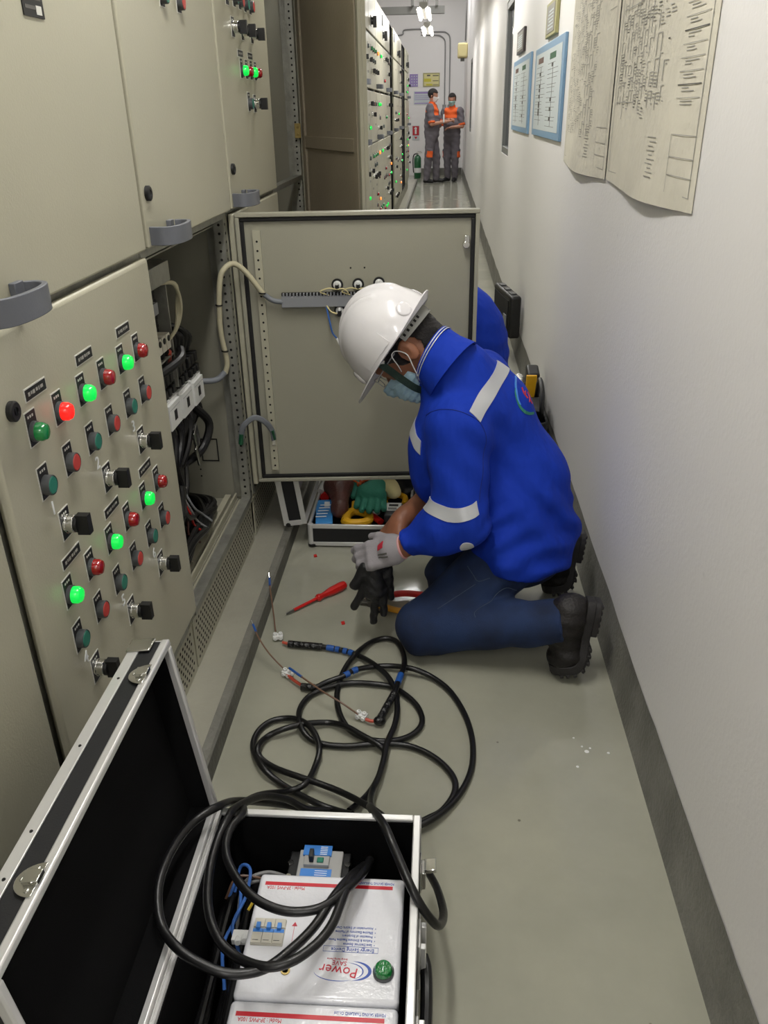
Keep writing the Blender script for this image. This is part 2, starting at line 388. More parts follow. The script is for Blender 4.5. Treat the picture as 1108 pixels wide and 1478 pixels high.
def hand_prims(w, d, n, side, curls, sc=1.0, spread=0.12, k=0.006, fat=1.0, thumb=(0.5, 0.7)):
    """w wrist, d towards the fingers, n back-of-hand normal, side +1/-1 puts the thumb on +-cross(n,d)"""
    d = unit(d); n = np.array(n, float); n = unit(n - d * (n @ d)); s = np.cross(n, d) * side; w = np.array(w, float)
    A = np.array([s, d, n]); P = [bx(w + d * 0.047 * sc, (0.040 * sc, 0.048 * sc, 0.014 * sc * fat), A, 0.012 * sc, 0.012), rc(w - d * 0.02 * sc, w + d * 0.02 * sc, 0.024 * sc, 0.024 * sc, 0.02)]
    L = [(0.030, 0.040, 0.024, 0.019), (0.010, 0.045, 0.028, 0.021), (-0.010, 0.042, 0.026, 0.020), (-0.029, 0.033, 0.020, 0.018)]
    for i, (x, a, b, c) in enumerate(L):
        cu = curls[i] if hasattr(curls, '__len__') else curls
        p = w + d * 0.088 * sc + s * x * sc; an = cu * 0.5; dr = unit(d + s * x * spread * 30)
        r = [0.0100, 0.0092, 0.0084, 0.0072]
        for j, l in enumerate((a, b, c)):
            v = unit(dr * math.cos(an) - n * math.sin(an)); q = p + v * l * sc
            P.append(rc(p, q, r[j] * sc * fat, r[j + 1] * sc * fat, k if j else 0.010)); p = q; an += cu
    p = w + d * 0.022 * sc + s * 0.028 * sc; v = unit(s * thumb[0] + d * thumb[1] - n * 0.25)
    q = p + v * 0.045 * sc; P.append(rc(p, q, 0.015 * sc * fat, 0.0115 * sc * fat, 0.012)); v2 = unit(v + d * 0.5 - n * 0.35)
    P.append(rc(q, q + v2 * 0.032 * sc, 0.0112 * sc * fat, 0.0088 * sc * fat, k)); return P
def head_prims(c, F, U, sc=1.0, ef=0.0):
    F, L, U = frame_of(F, U); A = np.array([F, L, U]); c = np.array(c, float)
    def p(f, l, u): return c + (F * f + L * l + U * u) * sc
    P = [el(p(-0.008, 0, 0.03), np.array((0.096, 0.078, 0.09)) * sc, A), el(p(0.03, 0, -0.035), np.array((0.062, 0.058, 0.075)) * sc, A, 0.03),
         el(p(0.062, 0, -0.088), np.array((0.026, 0.030, 0.022)) * sc, A, 0.03), rc(p(0.088, 0, 0.005), p(0.108, 0, -0.032), 0.009 * sc, 0.013 * sc, 0.012),
         el(p(0.088, 0, -0.062), np.array((0.012, 0.024, 0.009)) * sc, A, 0.008), rc(p(0.083, -0.03, 0.022), p(0.083, 0.03, 0.022), 0.012 * sc, 0.012 * sc, 0.012)]
    for s in (-1, 1):
        P.append(el(p(0.078, s * 0.030, 0.003), np.array((0.012, 0.015, 0.010)) * sc, A, 0.006))
        P.append(el(p(-0.008 + ef, s * 0.079, -0.012), np.array((0.018, 0.008, 0.031)) * sc, np.array([F, unit(L * s - F * 0.3), U]), 0.006))
        if sc > 1.035: P.append(el(p(-0.001 + ef, s * 0.090, -0.010), np.array((0.011, 0.008, 0.020)) * sc, A, -1))
    return P
# ================================================================ THE SETTING
struct(MB().box(-2.2, 0.9, -4.2, 22.6, -0.1, 0).build('floor', 'floor_epoxy', smooth=False))
struct(MB().box(-2.2, 0.9, -4.2, 22.6, 4.2, 4.3).build('ceiling', 'wall_white', smooth=False))
struct(MB().box(-2.3, -1.9, -4.2, 22.6, -0.1, 4.3).build('wall_left', 'wall_white', smooth=False))
struct(MB().box(-2.2, 0.9, 21.2, 21.4, -0.1, 4.3).build('wall_back', 'wall_white', smooth=False))
struct(MB().box(-2.2, 0.9, -4.3, -4.1, -0.1, 4.3).build('wall_near', 'wall_white', smooth=False))
# right wall with two narrow window openings
mb = MB()
W1 = (6.75, 7.55, 1.09, 2.16); W2 = (15.6, 16.6, 1.05, 2.2)
ys = [-4.2, W1[0], W1[1], W2[0], W2[1], 22.6]
for i in range(5):
    if i in (1, 3):
        q = (W1, W2)[i // 2]
        mb.box(0.50, 0.68, ys[i], ys[i + 1], -0.1, q[2]); mb.box(0.50, 0.68, ys[i], ys[i + 1], q[3], 4.3)
    else: mb.box(0.50, 0.68, ys[i], ys[i + 1], -0.1, 4.3)
struct(mb.build('wall_right', 'wall_white', smooth=False))
for n, q in enumerate((W1, W2)):
    fr = MB()
    fr.box(0.505, 0.56, q[0], q[0] + 0.05, q[2], q[3]); fr.box(0.505, 0.56, q[1] - 0.05, q[1], q[2], q[3])
    fr.box(0.505, 0.56, q[0] + 0.05, q[1] - 0.05, q[2], q[2] + 0.05); fr.box(0.505, 0.56, q[0] + 0.05, q[1] - 0.05, q[3] - 0.05, q[3])
    o = struct(fr.build('window_%d' % (n + 1), 'win_frame', bevel=0.004))
    MB().box(0.53, 0.54, q[0] + 0.05, q[1] - 0.05, q[2] + 0.05, q[3] - 0.05).build('pane', 'win_glass', o)
    MB().box(0.655, 0.665, q[0], q[1], q[2], q[3]).build('back_panel', 'win_frame', o)
# painted skirting: top edge brushed unevenly
rng = np.random.default_rng(3)
N = 420; Y = np.linspace(-4.1, 22.39, N); T = 0.163 + 0.004 * np.sin(Y * 3.1) + 0.003 * np.sin(Y * 9.7 + 1) + rng.normal(0, 0.0014, N)
v = []; f = []
for y, t in zip(Y, T): v += [(0.4985, y, t), (0.487, y, 0.012), (0.482, y, 0.0006), (0.51, y, 0.0006), (0.51, y, t)]
for i in range(N - 1):
    for k in range(4): f.append((i * 5 + k, i * 5 + k + 1, i * 5 + 6 + k, i * 5 + 5 + k))
struct(MB().add(v, f).build('baseboard_right', 'skirt'))
struct(MB().box(-0.50, 0.482, 21.188, 21.2, 0, 0.16).build('baseboard_back', 'skirt'))
# kerb the cabinets stand on
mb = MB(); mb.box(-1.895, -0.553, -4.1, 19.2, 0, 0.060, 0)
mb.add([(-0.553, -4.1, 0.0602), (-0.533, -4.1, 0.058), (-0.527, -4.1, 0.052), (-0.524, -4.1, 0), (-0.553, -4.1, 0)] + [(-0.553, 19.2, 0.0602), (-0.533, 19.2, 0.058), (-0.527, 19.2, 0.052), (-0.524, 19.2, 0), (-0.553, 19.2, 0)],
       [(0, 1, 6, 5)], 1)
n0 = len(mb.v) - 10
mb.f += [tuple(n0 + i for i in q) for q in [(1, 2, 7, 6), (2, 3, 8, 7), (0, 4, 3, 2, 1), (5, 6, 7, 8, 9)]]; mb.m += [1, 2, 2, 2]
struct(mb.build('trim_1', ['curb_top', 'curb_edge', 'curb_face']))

# ================================================================ FLUORESCENT FIXTURES
def tube_light(y, lab):
    r = thing('hanging_light', (LIGHT_X, y, LIGHT_Z), lab, 'ceiling light', 'hanging tube lights above the aisle')
    m = MB(); m.box(LIGHT_X - 0.05, LIGHT_X + 0.05, y - 0.62, y + 0.62, LIGHT_Z + 0.03, LIGHT_Z + 0.075)
    m.prism([(LIGHT_X - 0.05, y - 0.62, LIGHT_Z + 0.03), (LIGHT_X + 0.05, y - 0.62, LIGHT_Z + 0.03), (LIGHT_X + 0.02, y - 0.62, LIGHT_Z + 0.005), (LIGHT_X - 0.02, y - 0.62, LIGHT_Z + 0.005)], (0, 1.24, 0))
    m.build('housing', 'lamp_body', r, bevel=0.003)
    for s in (-1, 1):
        MB().cyl((LIGHT_X + s * 0.062, y - 0.6, LIGHT_Z), (LIGHT_X + s * 0.062, y + 0.6, LIGHT_Z), 0.021, n=12).build('lamp_tube', 'tube', r)
        MB().cyl((LIGHT_X, y + s * 0.5, LIGHT_Z + 0.07), (LIGHT_X, y + s * 0.5, 4.21), 0.003, n=6).build('suspension_wire', 'conduit', r)
    l = bpy.data.lights.new('lamp_light', 'AREA'); l.shape = 'RECTANGLE'; l.size = 0.13; l.size_y = 1.15; l.energy = LIGHT_W; l.color = (1.0, 0.985, 0.955)
    lo = bpy.data.objects.new('lamp_light', l); COL.objects.link(lo); lo.parent = r; lo.location = (0, 0, -0.018)
labs = ['hanging white fluorescent tube light above the aisle, %s counted from behind the camera' % q for q in ('first', 'second', 'third', 'fourth', 'fifth', 'sixth')] + [''] * 4
labs[6] = 'larger upper one of the two hanging tube lights seen over the aisle'
labs[7] = 'smaller lower one of the two hanging tube lights seen over the aisle'
for y, l_ in zip(LIGHT_Y, labs): tube_light(y, l_)
for y in (16.2, 18.6):  # out-of-view lights added to brighten the end of the corridor
    r = thing('added_fill_light', (0.05, y, 4.19), 'unseen fill light added above the end of the corridor, the %s one' % ('nearer' if y < 17 else 'farther'), 'ceiling light')
    MB().box(-0.10, 0.20, y - 0.6, y + 0.6, 4.12, 4.19).build('housing', 'lamp_body', r)
    l = bpy.data.lights.new('lamp_light', 'AREA'); l.shape = 'RECTANGLE'; l.size = 0.26; l.size_y = 1.1; l.energy = 45; l.color = (1.0, 0.99, 0.97)
    lo = bpy.data.objects.new('lamp_light', l); COL.objects.link(lo); lo.parent = r; lo.location = (0, 0, -0.08)

# ================================================================ SWITCHGEAR CABINETS
XF = -0.62
dev = {}
def proto(name, mb, mats, bevel=0):
    o = mb.build(name, mats, None, bevel=bevel, at=(0, 0, 0)); me = o.data
    if bevel:
        dg = bpy.context.evaluated_depsgraph_get(); me = bpy.data.meshes.new_from_object(o.evaluated_get(dg))
    bpy.data.objects.remove(o); dev[name] = me; return me
def plate(m, h0=-0.022, h1=0.034, w_=0.0175):
    m.box(0, 0.0012, -w_, w_, h0, h1, 0); m.box(0.0012, 0.0018, -w_ + 0.0018, w_ - 0.0018, h0 + 0.0018, h1 - 0.0018, 1)
    for i in range(3): m.box(0.0018, 0.002, -0.010 + i * 0.007, -0.006 + i * 0.007, h1 - 0.011, h1 - 0.007, 0)
    return m
for nm, lens in (('green_lit', 'green_lit'), ('red_lit', 'red_lit'), ('green_off', 'green_lens'), ('red_off', 'red_lens'), ('amber_lit', 'amber_lit')):
    m = plate(MB()); m.rev((0.0015, 0, 0), (1, 0, 0), [(0, 0.0165), (0.006, 0.0165), (0.007, 0.0155)], 20, 2)
    m.rev((0.006, 0, 0), (1, 0, 0), [(0, 0.0148), (0.011, 0.0148), (0.016, 0.012), (0.0175, 0.006), (0.018, 0.0001)], 20, 3)
    proto('lamp_' + nm, m, ['white_trim', 'plate', 'grey_bezel', lens])
for nm, cap in (('green', 'green_cap'), ('red', 'red_cap')):
    m = plate(MB()); m.rev((0.0015, 0, 0), (1, 0, 0), [(0, 0.0165), (0.012, 0.0165), (0.013, 0.0155), (0.011, 0.0146)], 20, 2)
    m.rev((0.008, 0, 0), (1, 0, 0), [(0, 0.0143), (0.0055, 0.0143), (0.0068, 0.0130)], 20, 3)
    proto('button_' + nm, m, ['white_trim', 'plate', 'grey_bezel', cap])
m = plate(MB(), -0.026, 0.028, 0.019)
m.rev((0.001, 0, 0), (1, 0, 0), [(0, 0.0165), (0.004, 0.0165), (0.005, 0.0155), (0.016, 0.0155), (0.017, 0.0145)], 22, 2)
m.rev((0.017, 0, 0), (1, 0, 0), [(0, 0.0145), (0.006, 0.015), (0.007, 0.0148)], 20, 3)
m.box(0.022, 0.043, -0.0075, 0.0075, -0.0175, 0.0175, 3); proto('selector', m, ['white_trim', 'plate', 'chrome', 'black'], 0.0012)
m = MB(); m.box(0, 0.0012, -0.036, 0.036, -0.0105, 0.0105, 0); m.box(0.0012, 0.0018, -0.034, 0.034, -0.0085, 0.0085, 1)
for i, (a, b_) in enumerate([(-0.026, -0.020), (-0.017, -0.013), (-0.011, -0.004), (0.000, 0.006), (0.009, 0.012), (0.015, 0.024)]):
    m.box(0.0018, 0.002, a, b_, -0.003 + 0.001 * (i % 2), 0.003, 2)
proto('nameplate', m, ['white_trim', 'plate', 'paper_line'])
m = MB(); m.rev((0, 0, 0), (1, 0, 0), [(0, 0.0155), (0.007, 0.0155), (0.009, 0.013), (0.009, 0.007), (0.003, 0.006)], 22, 0, cap=False); m.rev((0.0005, 0, 0), (1, 0, 0), [(0, 0.007), (0.003, 0.007)], 12, 1)
m.box(0.003, 0.008, -0.0015, 0.0015, -0.005, 0.005, 0); proto('lock', m, ['black', 'hole'])
path = catmull([(0.0, 0.004), (0.03, 0.002), (0.048, 0.018), (0.056, 0.055), (0.056, 0.10), (0.048, 0.132), (0.030, 0.142), (0.014, 0.138)], 6)
m = MB(); vs = []; n_ = len(path)
for i, p in enumerate(path):
    t = unit(path[min(i + 1, n_ - 1)] - path[max(i - 1, 0)]); nn = np.array((-t[1], t[0]))
    for a, b_ in ((-1, -1), (1, -1), (1, 1), (-1, 1)):
        q = p + nn * 0.0042 * a; vs.append((q[0], q[1], 0.019 * b_))
fs = [(i * 4 + k, i * 4 + (k + 1) % 4, i * 4 + 4 + (k + 1) % 4, i * 4 + 4 + k) for i in range(n_ - 1) for k in range(4)] + [(3, 2, 1, 0), tuple((n_ - 1) * 4 + k for k in range(4))]
m.add(vs, fs); m.box(0, 0.010, 0.118, 0.146, -0.019, 0.019); proto('handle', m, ['handle_grey'], 0.0012)
# black rotary isolator handle
m = MB(); m.box(0, 0.004, -0.04, 0.04, -0.04, 0.04, 0); m.rev((0.004, 0, 0), (1, 0, 0), [(0, 0.03), (0.02, 0.028)], 18, 1); m.box(0.02, 0.05, -0.012, 0.012, -0.05, 0.035, 1)
proto('isolator', m, ['grey_plastic', 'black'], 0.002)
m = MB(); m.box(0, 0.006, -0.045, 0.045, -0.045, 0.045, 0); m.box(0.006, 0.009, -0.038, 0.038, -0.038, 0.038, 1)
proto('meter', m, ['black', 'white_plastic'], 0.001)
NICE = {'lamp_green_lit': 'lit_indicator', 'lamp_red_lit': 'lit_indicator', 'lamp_green_off': 'indicator_lamp', 'lamp_red_off': 'indicator_lamp', 'lamp_amber_lit': 'lit_indicator', 'button_green': 'push_button',
        'button_red': 'push_button', 'selector': 'selector_switch', 'nameplate': 'nameplate', 'lock': 'door_lock', 'handle': 'door_handle', 'isolator': 'isolator_handle', 'meter': 'panel_meter'}
def put(kind, parent, y, z, x=XF): return inst(dev[kind], NICE[kind], parent, (x, y, z))
def front(root, name, y0, y1, z0, z1, bv=0.005):
    m = MB(); m.box(-0.638, XF, y0, y1, z0, z1); return m.build(name, 'paint', root, bevel=bv, seg=4)
def holes(m, x, y, z0, z1, dz, ax, mi, r=0.0042):
    z = z0
    while z < z1: m.rev((x, y, z), ax, [(-0.001, r), (0.0006, r)], 8, mi); z += dz
def carcass(root, y0, y1, ztop=2.345, openfront=False, dark=False):
    m = MB(); xb = -1.235
    m.box(xb, -0.642, y0 + 0.002, y0 + 0.005, 0.212, ztop); m.box(xb, -0.642, y1 - 0.005, y1 - 0.002, 0.212, ztop)
    m.box(xb, xb + 0.003, y0 + 0.005, y1 - 0.005, 0.212, ztop); m.box(xb, -0.642, y0 + 0.005, y1 - 0.005, ztop - 0.004, ztop)
    m.box(xb, -0.69, y0 + 0.005, y1 - 0.005, 0.212, 0.216)
    m.build('enclosure', 'void_shade' if dark else 'paint_in' if openfront else 'paint', root)
    m = MB()
    for y in (y0 + 0.006, y1 - 0.036):
        m.box(-0.672, -0.641, y, y + 0.030, 0.225, ztop - 0.006, 0)
        if openfront: m.box(-0.70, -0.672, y + (0.026 if y > (y0 + y1) / 2 else 0), y + (0.030 if y > (y0 + y1) / 2 else 0.004), 0.225, ztop - 0.006, 0)
    for z in (0.213, 1.142, 2.004):
        m.box(-0.672, -0.641, y0 + 0.036, y1 - 0.036, z, z + 0.02, 0)
    if openfront:
        for y, n_ in ((y1 - 0.036, -1),):
            holes(m, -0.656, y, 0.25, 1.13, 0.025, (0, n_, 0), 1)
        holes(m, -0.641, y1 - 0.021, 0.25, 1.13, 0.025, (1, 0, 0), 1)
        holes(m, -0.656, y1 - 0.036, 1.18, 2.0, 0.025, (0, -1, 0), 1)
    m.build('frame', ['void_shade' if dark else 'galv', 'hole'], root)
    m = MB(); m.box(-0.80, -0.6425, y0 + 0.002, y1 - 0.002, 0.2085, 0.2125)
    if openfront:
        m.box(-0.735, -0.715, y0 + 0.01, y1 - 0.01, 0.2125, 0.232); m.box(-0.700, -0.694, y0 + 0.01, y1 - 0.01, 0.2125, 0.238)
        for k in range(4): m.rev((-0.722, y0 + 0.12 + k * 0.17, 0.232), (0, 0, 1), [(0, 0.005), (0.003, 0.004)], 8)
    m.build('sill', 'paint', root)
pl_cache = {}
def plinth(root, y0, y1):
    if 'p' not in pl_cache:
        m = MB(); W_ = 0.735; m.box(-0.004, 0, 0, W_, 0.062, 0.208, 0); m.box(-0.10, -0.004, 0, W_, 0.062, 0.068, 0)
        r_ = 0
        z = 0.083
        while z < 0.2:
            y = 0.02 + (r_ % 2) * 0.011
            while y < W_ - 0.015:
                h = 0.0042; m.add([(0.0006, y - 0.0036, z - h), (0.0006, y + 0.0036, z - h), (0.0006, y + 0.0052, z), (0.0006, y + 0.0036, z + h), (0.0006, y - 0.0036, z + h), (0.0006, y - 0.0052, z)], [(0, 1, 2, 3, 4, 5)], 1); y += 0.022
            z += 0.0155; r_ += 1
        o = m.build('plinth_grille', ['paint', 'hole'], None, at=(0, 0, 0), fix=False); pl_cache['p'] = o.data; bpy.data.objects.remove(o)
    inst(pl_cache['p'], 'plinth_grille', root, (-0.645, y0 + 0.01, 0))
E0, PITCH = 1.0, 0.756
edges = [0.258, 1.012, 1.758, 2.527, 3.280] + [4.035 + PITCH * k for k in range(0, 19)]
def cabinet(i, lab, group=None, openfront=False, dark=False):
    y0, y1 = edges[i], edges[i + 1] - 0.001
    r = thing('switchgear_cabinet', (-0.93, (y0 + y1) / 2, 0.06), lab, 'electrical cabinet', group)
    carcass(r, y0, y1, openfront=openfront, dark=dark); plinth(r, y0, y1)
    return r, y0, y1
ZL0, ZL1, ZU0, ZU1, ZT0, ZT1 = 0.262, 1.150, 1.163, 2.000, 2.022, 2.335
G = 0.009
# -- cabinet 0: only its lower corner shows at the left edge
r, y0, y1 = cabinet(0, 'plain beige electrical cabinet at the left edge behind the leaning case lid')
d = front(r, 'lower_door', y0 + G, y1 - G - 0.014, ZL0, ZL1); put('handle', d, y0 + 0.03, 1.0)
front(r, 'upper_door', y0 + G, y1 - G, ZU0, ZU1); front(r, 'top_door', y0 + G, y1 - G, ZT0, ZT1)
# -- cabinet 1: the foreground control panel
r, y0, y1 = cabinet(1, 'beige electrical cabinet whose lower door carries the large grid of lamps, buttons and switches')
d = front(r, 'control_door', y0 + G, y1 - G, ZL0, ZL1, 0.010)
put('lock', d, 1.085, 1.037)
cols = [(1.133, 1.226), (1.322, 1.416), (1.514, 1.602)]
for k, (a, b_) in enumerate(cols):
    for row, (zl, zb, zs) in enumerate(((0.988, 0.898, 0.810), (0.694, 0.604, 0.514))):
        put('nameplate', d, a + 0.033, zl + 0.056)
        lit = 'lamp_green_off' if (k == 0 and row == 0) else 'lamp_green_lit'
        put(lit, d, a, zl); put('lamp_red_lit' if (k == 0 and row == 0) else 'lamp_red_off', d, b_, zl)
        put('button_green', d, a, zb); put('button_red', d, b_, zb)
        put('selector', d, a + 0.038, zs)
        text('number', str(k + 1 + 3 * row), 0.034, (XF + 0.0006, a + 0.010, zs + 0.031), (0, 1, 0), (0, 0, 1), 'ink_white', d, 'CENTER', 0.0008)
u = front(r, 'upper_door', y0 + G, y1 - G, ZU0, ZU1); put('handle', u, y0 + 0.024, 1.187)
m = MB(); m.box(XF, XF + 0.002, 1.365, 1.435, 1.556, 1.62, 0)
for k in range(4): m.box(XF + 0.002, XF + 0.0024, 1.371, 1.428, 1.566 + k * 0.013, 1.571 + k * 0.013, 1)
m.box(XF + 0.002, XF + 0.0026, 1.408, 1.426, 1.560, 1.572, 2); m.build('rating_plate', ['plate', 'paper_dark', 'white_trim'], u)
front(r, 'top_door', y0 + G, y1 - G, ZT0, ZT1)
# -- cabinet 2: lower compartment open
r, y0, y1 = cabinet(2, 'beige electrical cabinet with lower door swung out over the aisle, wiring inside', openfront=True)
u = front(r, 'upper_door', y0 + G, y1 - G, ZU0, ZU1); put('handle', u, y0 + 0.024, 1.187); put('lock', u, 1.797, 1.272)
put('button_green', u, 2.067, 1.655); put('button_red', u, 2.196, 1.655)
front(r, 'top_door', y0 + G, y1 - G, ZT0, ZT1)
cab2 = r
# shelf between compartments and the mounting plate
MB().box(-1.23, -0.675, y0 + 0.006, y1 - 0.006, 1.120, 1.124).build('divider_shelf', 'paint_in', r)
MB().box(-0.905, -0.900, y0 + 0.05, 2.26, 0.30, 1.10).build('mounting_plate', 'galv', r)
m = MB()   # outline of the blanked cable cut-out and the punched holes on the far side panel
yy = y1 - 0.0058
for a, b_, c_, d_ in ((-0.80, -0.745, 0.434, 0.438), (-0.80, -0.745, 0.356, 0.360), (-0.802, -0.798, 0.356, 0.438), (-0.747, -0.743, 0.356, 0.438)): m.box(a, b_, yy - 0.001, yy, c_, d_)
for z in (0.30, 0.325, 0.35, 0.375, 0.40, 0.425): m.rev((-0.812, yy, z), (0, -1, 0), [(0, 0.003), (0.0006, 0.003)], 8)
m.build('knockout', 'hole', r)
# relay unit near the top
m = MB(); m.box(-0.83, -0.700, 1.90, 2.12, 1.035, 1.085, 0); m.box(-0.86, -0.705, 1.86, 1.865, 0.80, 1.05, 0); m.box(-0.90, -0.72, 2.135, 2.14, 0.74, 1.085, 0); m.box(-0.90, -0.72, 1.92, 2.14, 0.835, 0.84, 0)
m.build('bracket', 'galv', r, bevel=0.001)
m = MB(); m.box(-0.86, -0.745, 1.93, 2.11, 0.90, 1.03, 0)
for k in range(5): m.box(-0.745, -0.742, 1.935, 2.105, 0.915 + k * 0.022, 0.925 + k * 0.022, 0)
m.box(-0.745, -0.730, 2.03, 2.085, 0.955, 0.985, 1); m.build('relay_block', ['black', 'grey_plastic'], r, bevel=0.001)
m = MB()
for k in range(4):
    y = 1.955 + 0.036 * k; m.box(-0.76, -0.712, y, y + 0.030, 0.865, 0.905, 0); m.rev((-0.712, y + 0.015, 0.893), (1, 0, 0), [(0, 0.008), (0.003, 0.008)], 10, 1)
m.build('terminal_strip', ['mcb', 'black'], r, bevel=0.001)
m = MB(); m.tube([(-0.79, 1.90, 0.79), (-0.75, 1.98, 0.80), (-0.70, 2.10, 0.825), (-0.71, 2.16, 0.84)], 0.013, m=0); m.build('cable_sheath', 'rubber', r)
m = MB()
for k in range(4): m.tube([(-0.73 - 0.006 * k, 2.08, 1.03), (-0.70, 2.14 + 0.004 * k, 1.02), (-0.695 - 0.004 * k, 2.165, 0.96), (-0.71, 2.15 - 0.005 * k, 0.90), (-0.74, 2.08, 0.86)], 0.0045, 8)
m.build('wire_bundle', 'sleeve_cable', r)
# three contactors
for k in range(3):
    y = 2.012 + k * 0.118; z = 0.648 - 0.004 * k
    m = MB(); m.box(-0.83, -0.722, y, y + 0.103, z, z + 0.082, 0); m.box(-0.722, -0.714, y + 0.004, y + 0.099, z + 0.005, z + 0.074, 0)
    m.box(-0.714, -0.7135, y + 0.040, y + 0.064, z + 0.024, z + 0.052, 1); m.box(-0.714, -0.7136, y + 0.010, y + 0.094, z + 0.060, z + 0.0612, 2)
    m.build('contactor', ['white_plastic', 'ink_black', 'grey_plastic'], r, bevel=0.0025)
    m = MB(); m.box(-0.83, -0.730, y + 0.001, y + 0.102, z + 0.083, z + 0.120, 0)
    for j in range(3): m.box(-0.765, -0.722, y + 0.006 + j * 0.033, y + 0.030 + j * 0.033, z + 0.120, z + 0.150, 0); m.box(-0.730, -0.719, y + 0.008 + j * 0.033, y + 0.028 + j * 0.033, z + 0.090, z + 0.112, 0)
    m.build('contactor_head', 'black', r, bevel=0.002)
rr = random.Random(5)
m = MB()
for k in range(9):
    y = 2.03 + 0.036 * k; m.tube([(-0.745, y, 0.80), (-0.73, y - 0.01, 0.845 + rr.uniform(0, .03)), (-0.78, y - 0.04, 0.87 + rr.uniform(-.01, .03)), (-0.86, y - 0.06, 0.83), (-0.88, y - 0.07, 0.72)], 0.0085, 8)
for k in range(10):
    y = 2.02 + 0.034 * k
    m.tube([(-0.75, y, 0.66), (-0.735, y + rr.uniform(-.01, .02), 0.60), (-0.76 + rr.uniform(-.03, .03), y - 0.03, 0.53), (-0.74 + rr.uniform(-.04, .04), 2.05 + rr.uniform(-.1, .12), 0.42), (-0.78 + rr.uniform(-.06, .06), 2.05 + rr.uniform(-.12, .2), 0.30), (-0.80, 2.0 + rr.uniform(-.1, .3), 0.235)], 0.0095, 8)
m.tube([(-0.73, 2.27, 0.64), (-0.70, 2.31, 0.57), (-0.72, 2.27, 0.50), (-0.76, 2.18, 0.48)], 0.013, 10)
m.build('power_cables', 'rubber', r)
m = MB()
for k in range(14): m.tube([(-0.72 + rr.uniform(-.02, .02), 1.80, 0.24), (-0.735 + rr.uniform(-.03, .03), 2.0, 0.255 + rr.uniform(0, .06)), (-0.74 + rr.uniform(-.03, .03), 2.2, 0.25 + rr.uniform(0, .05)), (-0.76 + rr.uniform(-.04, .03), 2.36, 0.24 + rr.uniform(0, .04)), (-0.86, 2.49, 0.24)], 0.011, 8)
for k in range(16): m.tube([(-0.80 + rr.uniform(-.08, .08), 1.84 + rr.uniform(0, .2), 0.23), (-0.82 + rr.uniform(-.1, .08), 2.05 + rr.uniform(-.05, .1), 0.25 + rr.uniform(0, .05)), (-0.82 + rr.uniform(-.12, .08), 2.25 + rr.uniform(-.05, .1), 0.245 + rr.uniform(0, .04)), (-0.9 + rr.uniform(-.1, .1), 2.48, 0.235)], 0.010, 8)
m.build('floor_cables', 'rubber', r)
for k, (a, c_) in enumerate((('leather', 0.0), ('tool_red', 0.03), ('wire_grey', 0.045), ('grey_plastic', 0.07))):
    MB().tube([(-0.73, 2.02 + c_, 0.44), (-0.715, 2.04 + c_, 0.38), (-0.72, 2.05 + c_ * 2, 0.32), (-0.70, 2.08 + c_ * 2, 0.28)], 0.0035, 8).build('loose_wire', a, r)
m = MB(); m.tube([(-0.74, 2.03, 0.80), (-0.733, 2.03, 0.83)], 0.0095, 8, 0, 0); m.tube([(-0.74, 2.145, 0.80), (-0.733, 2.145, 0.835)], 0.0095, 8, 0, 0); m.tube([(-0.74, 2.13, 0.80), (-0.725, 2.10, 0.85)], 0.0092, 8, 1, 0)
m.build('phase_tape', ['gold_card', 'wire_red'], r)
m = MB(); m.obox((-0.722, 2.235, 0.555), (0.004, 0, 0), (0, 0.02, 0.01), (0, -0.008, 0.028)); m.obox((-0.72, 2.22, 0.50), (0.003, 0, 0), (0, 0.007, 0.004), (0, -0.01, 0.03)); m.build('cable_lugs', 'chrome', r, bevel=0.001)
# the swung-out lower door (its own frame: x across the door, y its thickness, z up)
ld = MB(); W_, Z0, Z1 = 0.770, 0.221, 1.140
ld.box(0, W_, 0.004, 0.022, Z0, Z1, 0)
fl = 0.013
for q in ((0, W_, Z0, Z0 + fl), (0, W_, Z1 - fl, Z1), (0, fl, Z0 + fl, Z1 - fl), (W_ - fl, W_, Z0 + fl, Z1 - fl)): ld.box(q[0], q[1], -0.012, 0.004, q[2], q[3], 0)
door = ld.build('lower_door', ['paint_door'], None, at=(0, 0, 0), bevel=0.0025)
door.parent = r; door.location = Vector((-0.614, 2.529, 0.0694)) - origin_of(r); door.scale = (0.951, 1, 0.951); door.rotation_euler = (0, 0, math.radians(4.2))
def dpart(m, name, mats, bevel=0, **k):
    o = m.build(name, mats, None, at=(0, 0, 0), bevel=bevel, **k); o.parent = door; return o
m = MB(); g0 = 0.013; g1 = 0.026
for q in ((g0, W_ - g0, Z0 + g0, Z0 + g1), (g0, W_ - g0, Z1 - g1, Z1 - g0), (g0, g1, Z0 + g1, Z1 - g1), (W_ - g1, W_ - g0, Z0 + g1, Z1 - g1)): m.box(q[0], q[1], -0.007, 0.0035, q[2], q[3])
dpart(m, 'gasket', 'gasket', 0.003)
m = MB(); m.box(0.052, 0.076, -0.010, 0.004, 0.268, 1.087, 0)
z = 0.285
while z < 1.08: m.rev((0.064, -0.010, z), (0, -1, 0), [(-0.001, 0.0036), (0.0005, 0.0036)], 8, 1); z += 0.0285
dpart(m, 'perforated_rail', ['paint', 'hole'])
m = MB(); m.box(0.130, 0.400, -0.022, 0.003, 0.848, 0.882, 0)
x = 0.135
while x < 0.395: m.box(x, x + 0.005, -0.0225, -0.010, 0.882, 0.893, 0); x += 0.011
m.box(0.130, 0.400, -0.009, 0.003, 0.882, 0.892, 1); dpart(m, 'cable_duct', ['duct', 'hole'], 0.001)
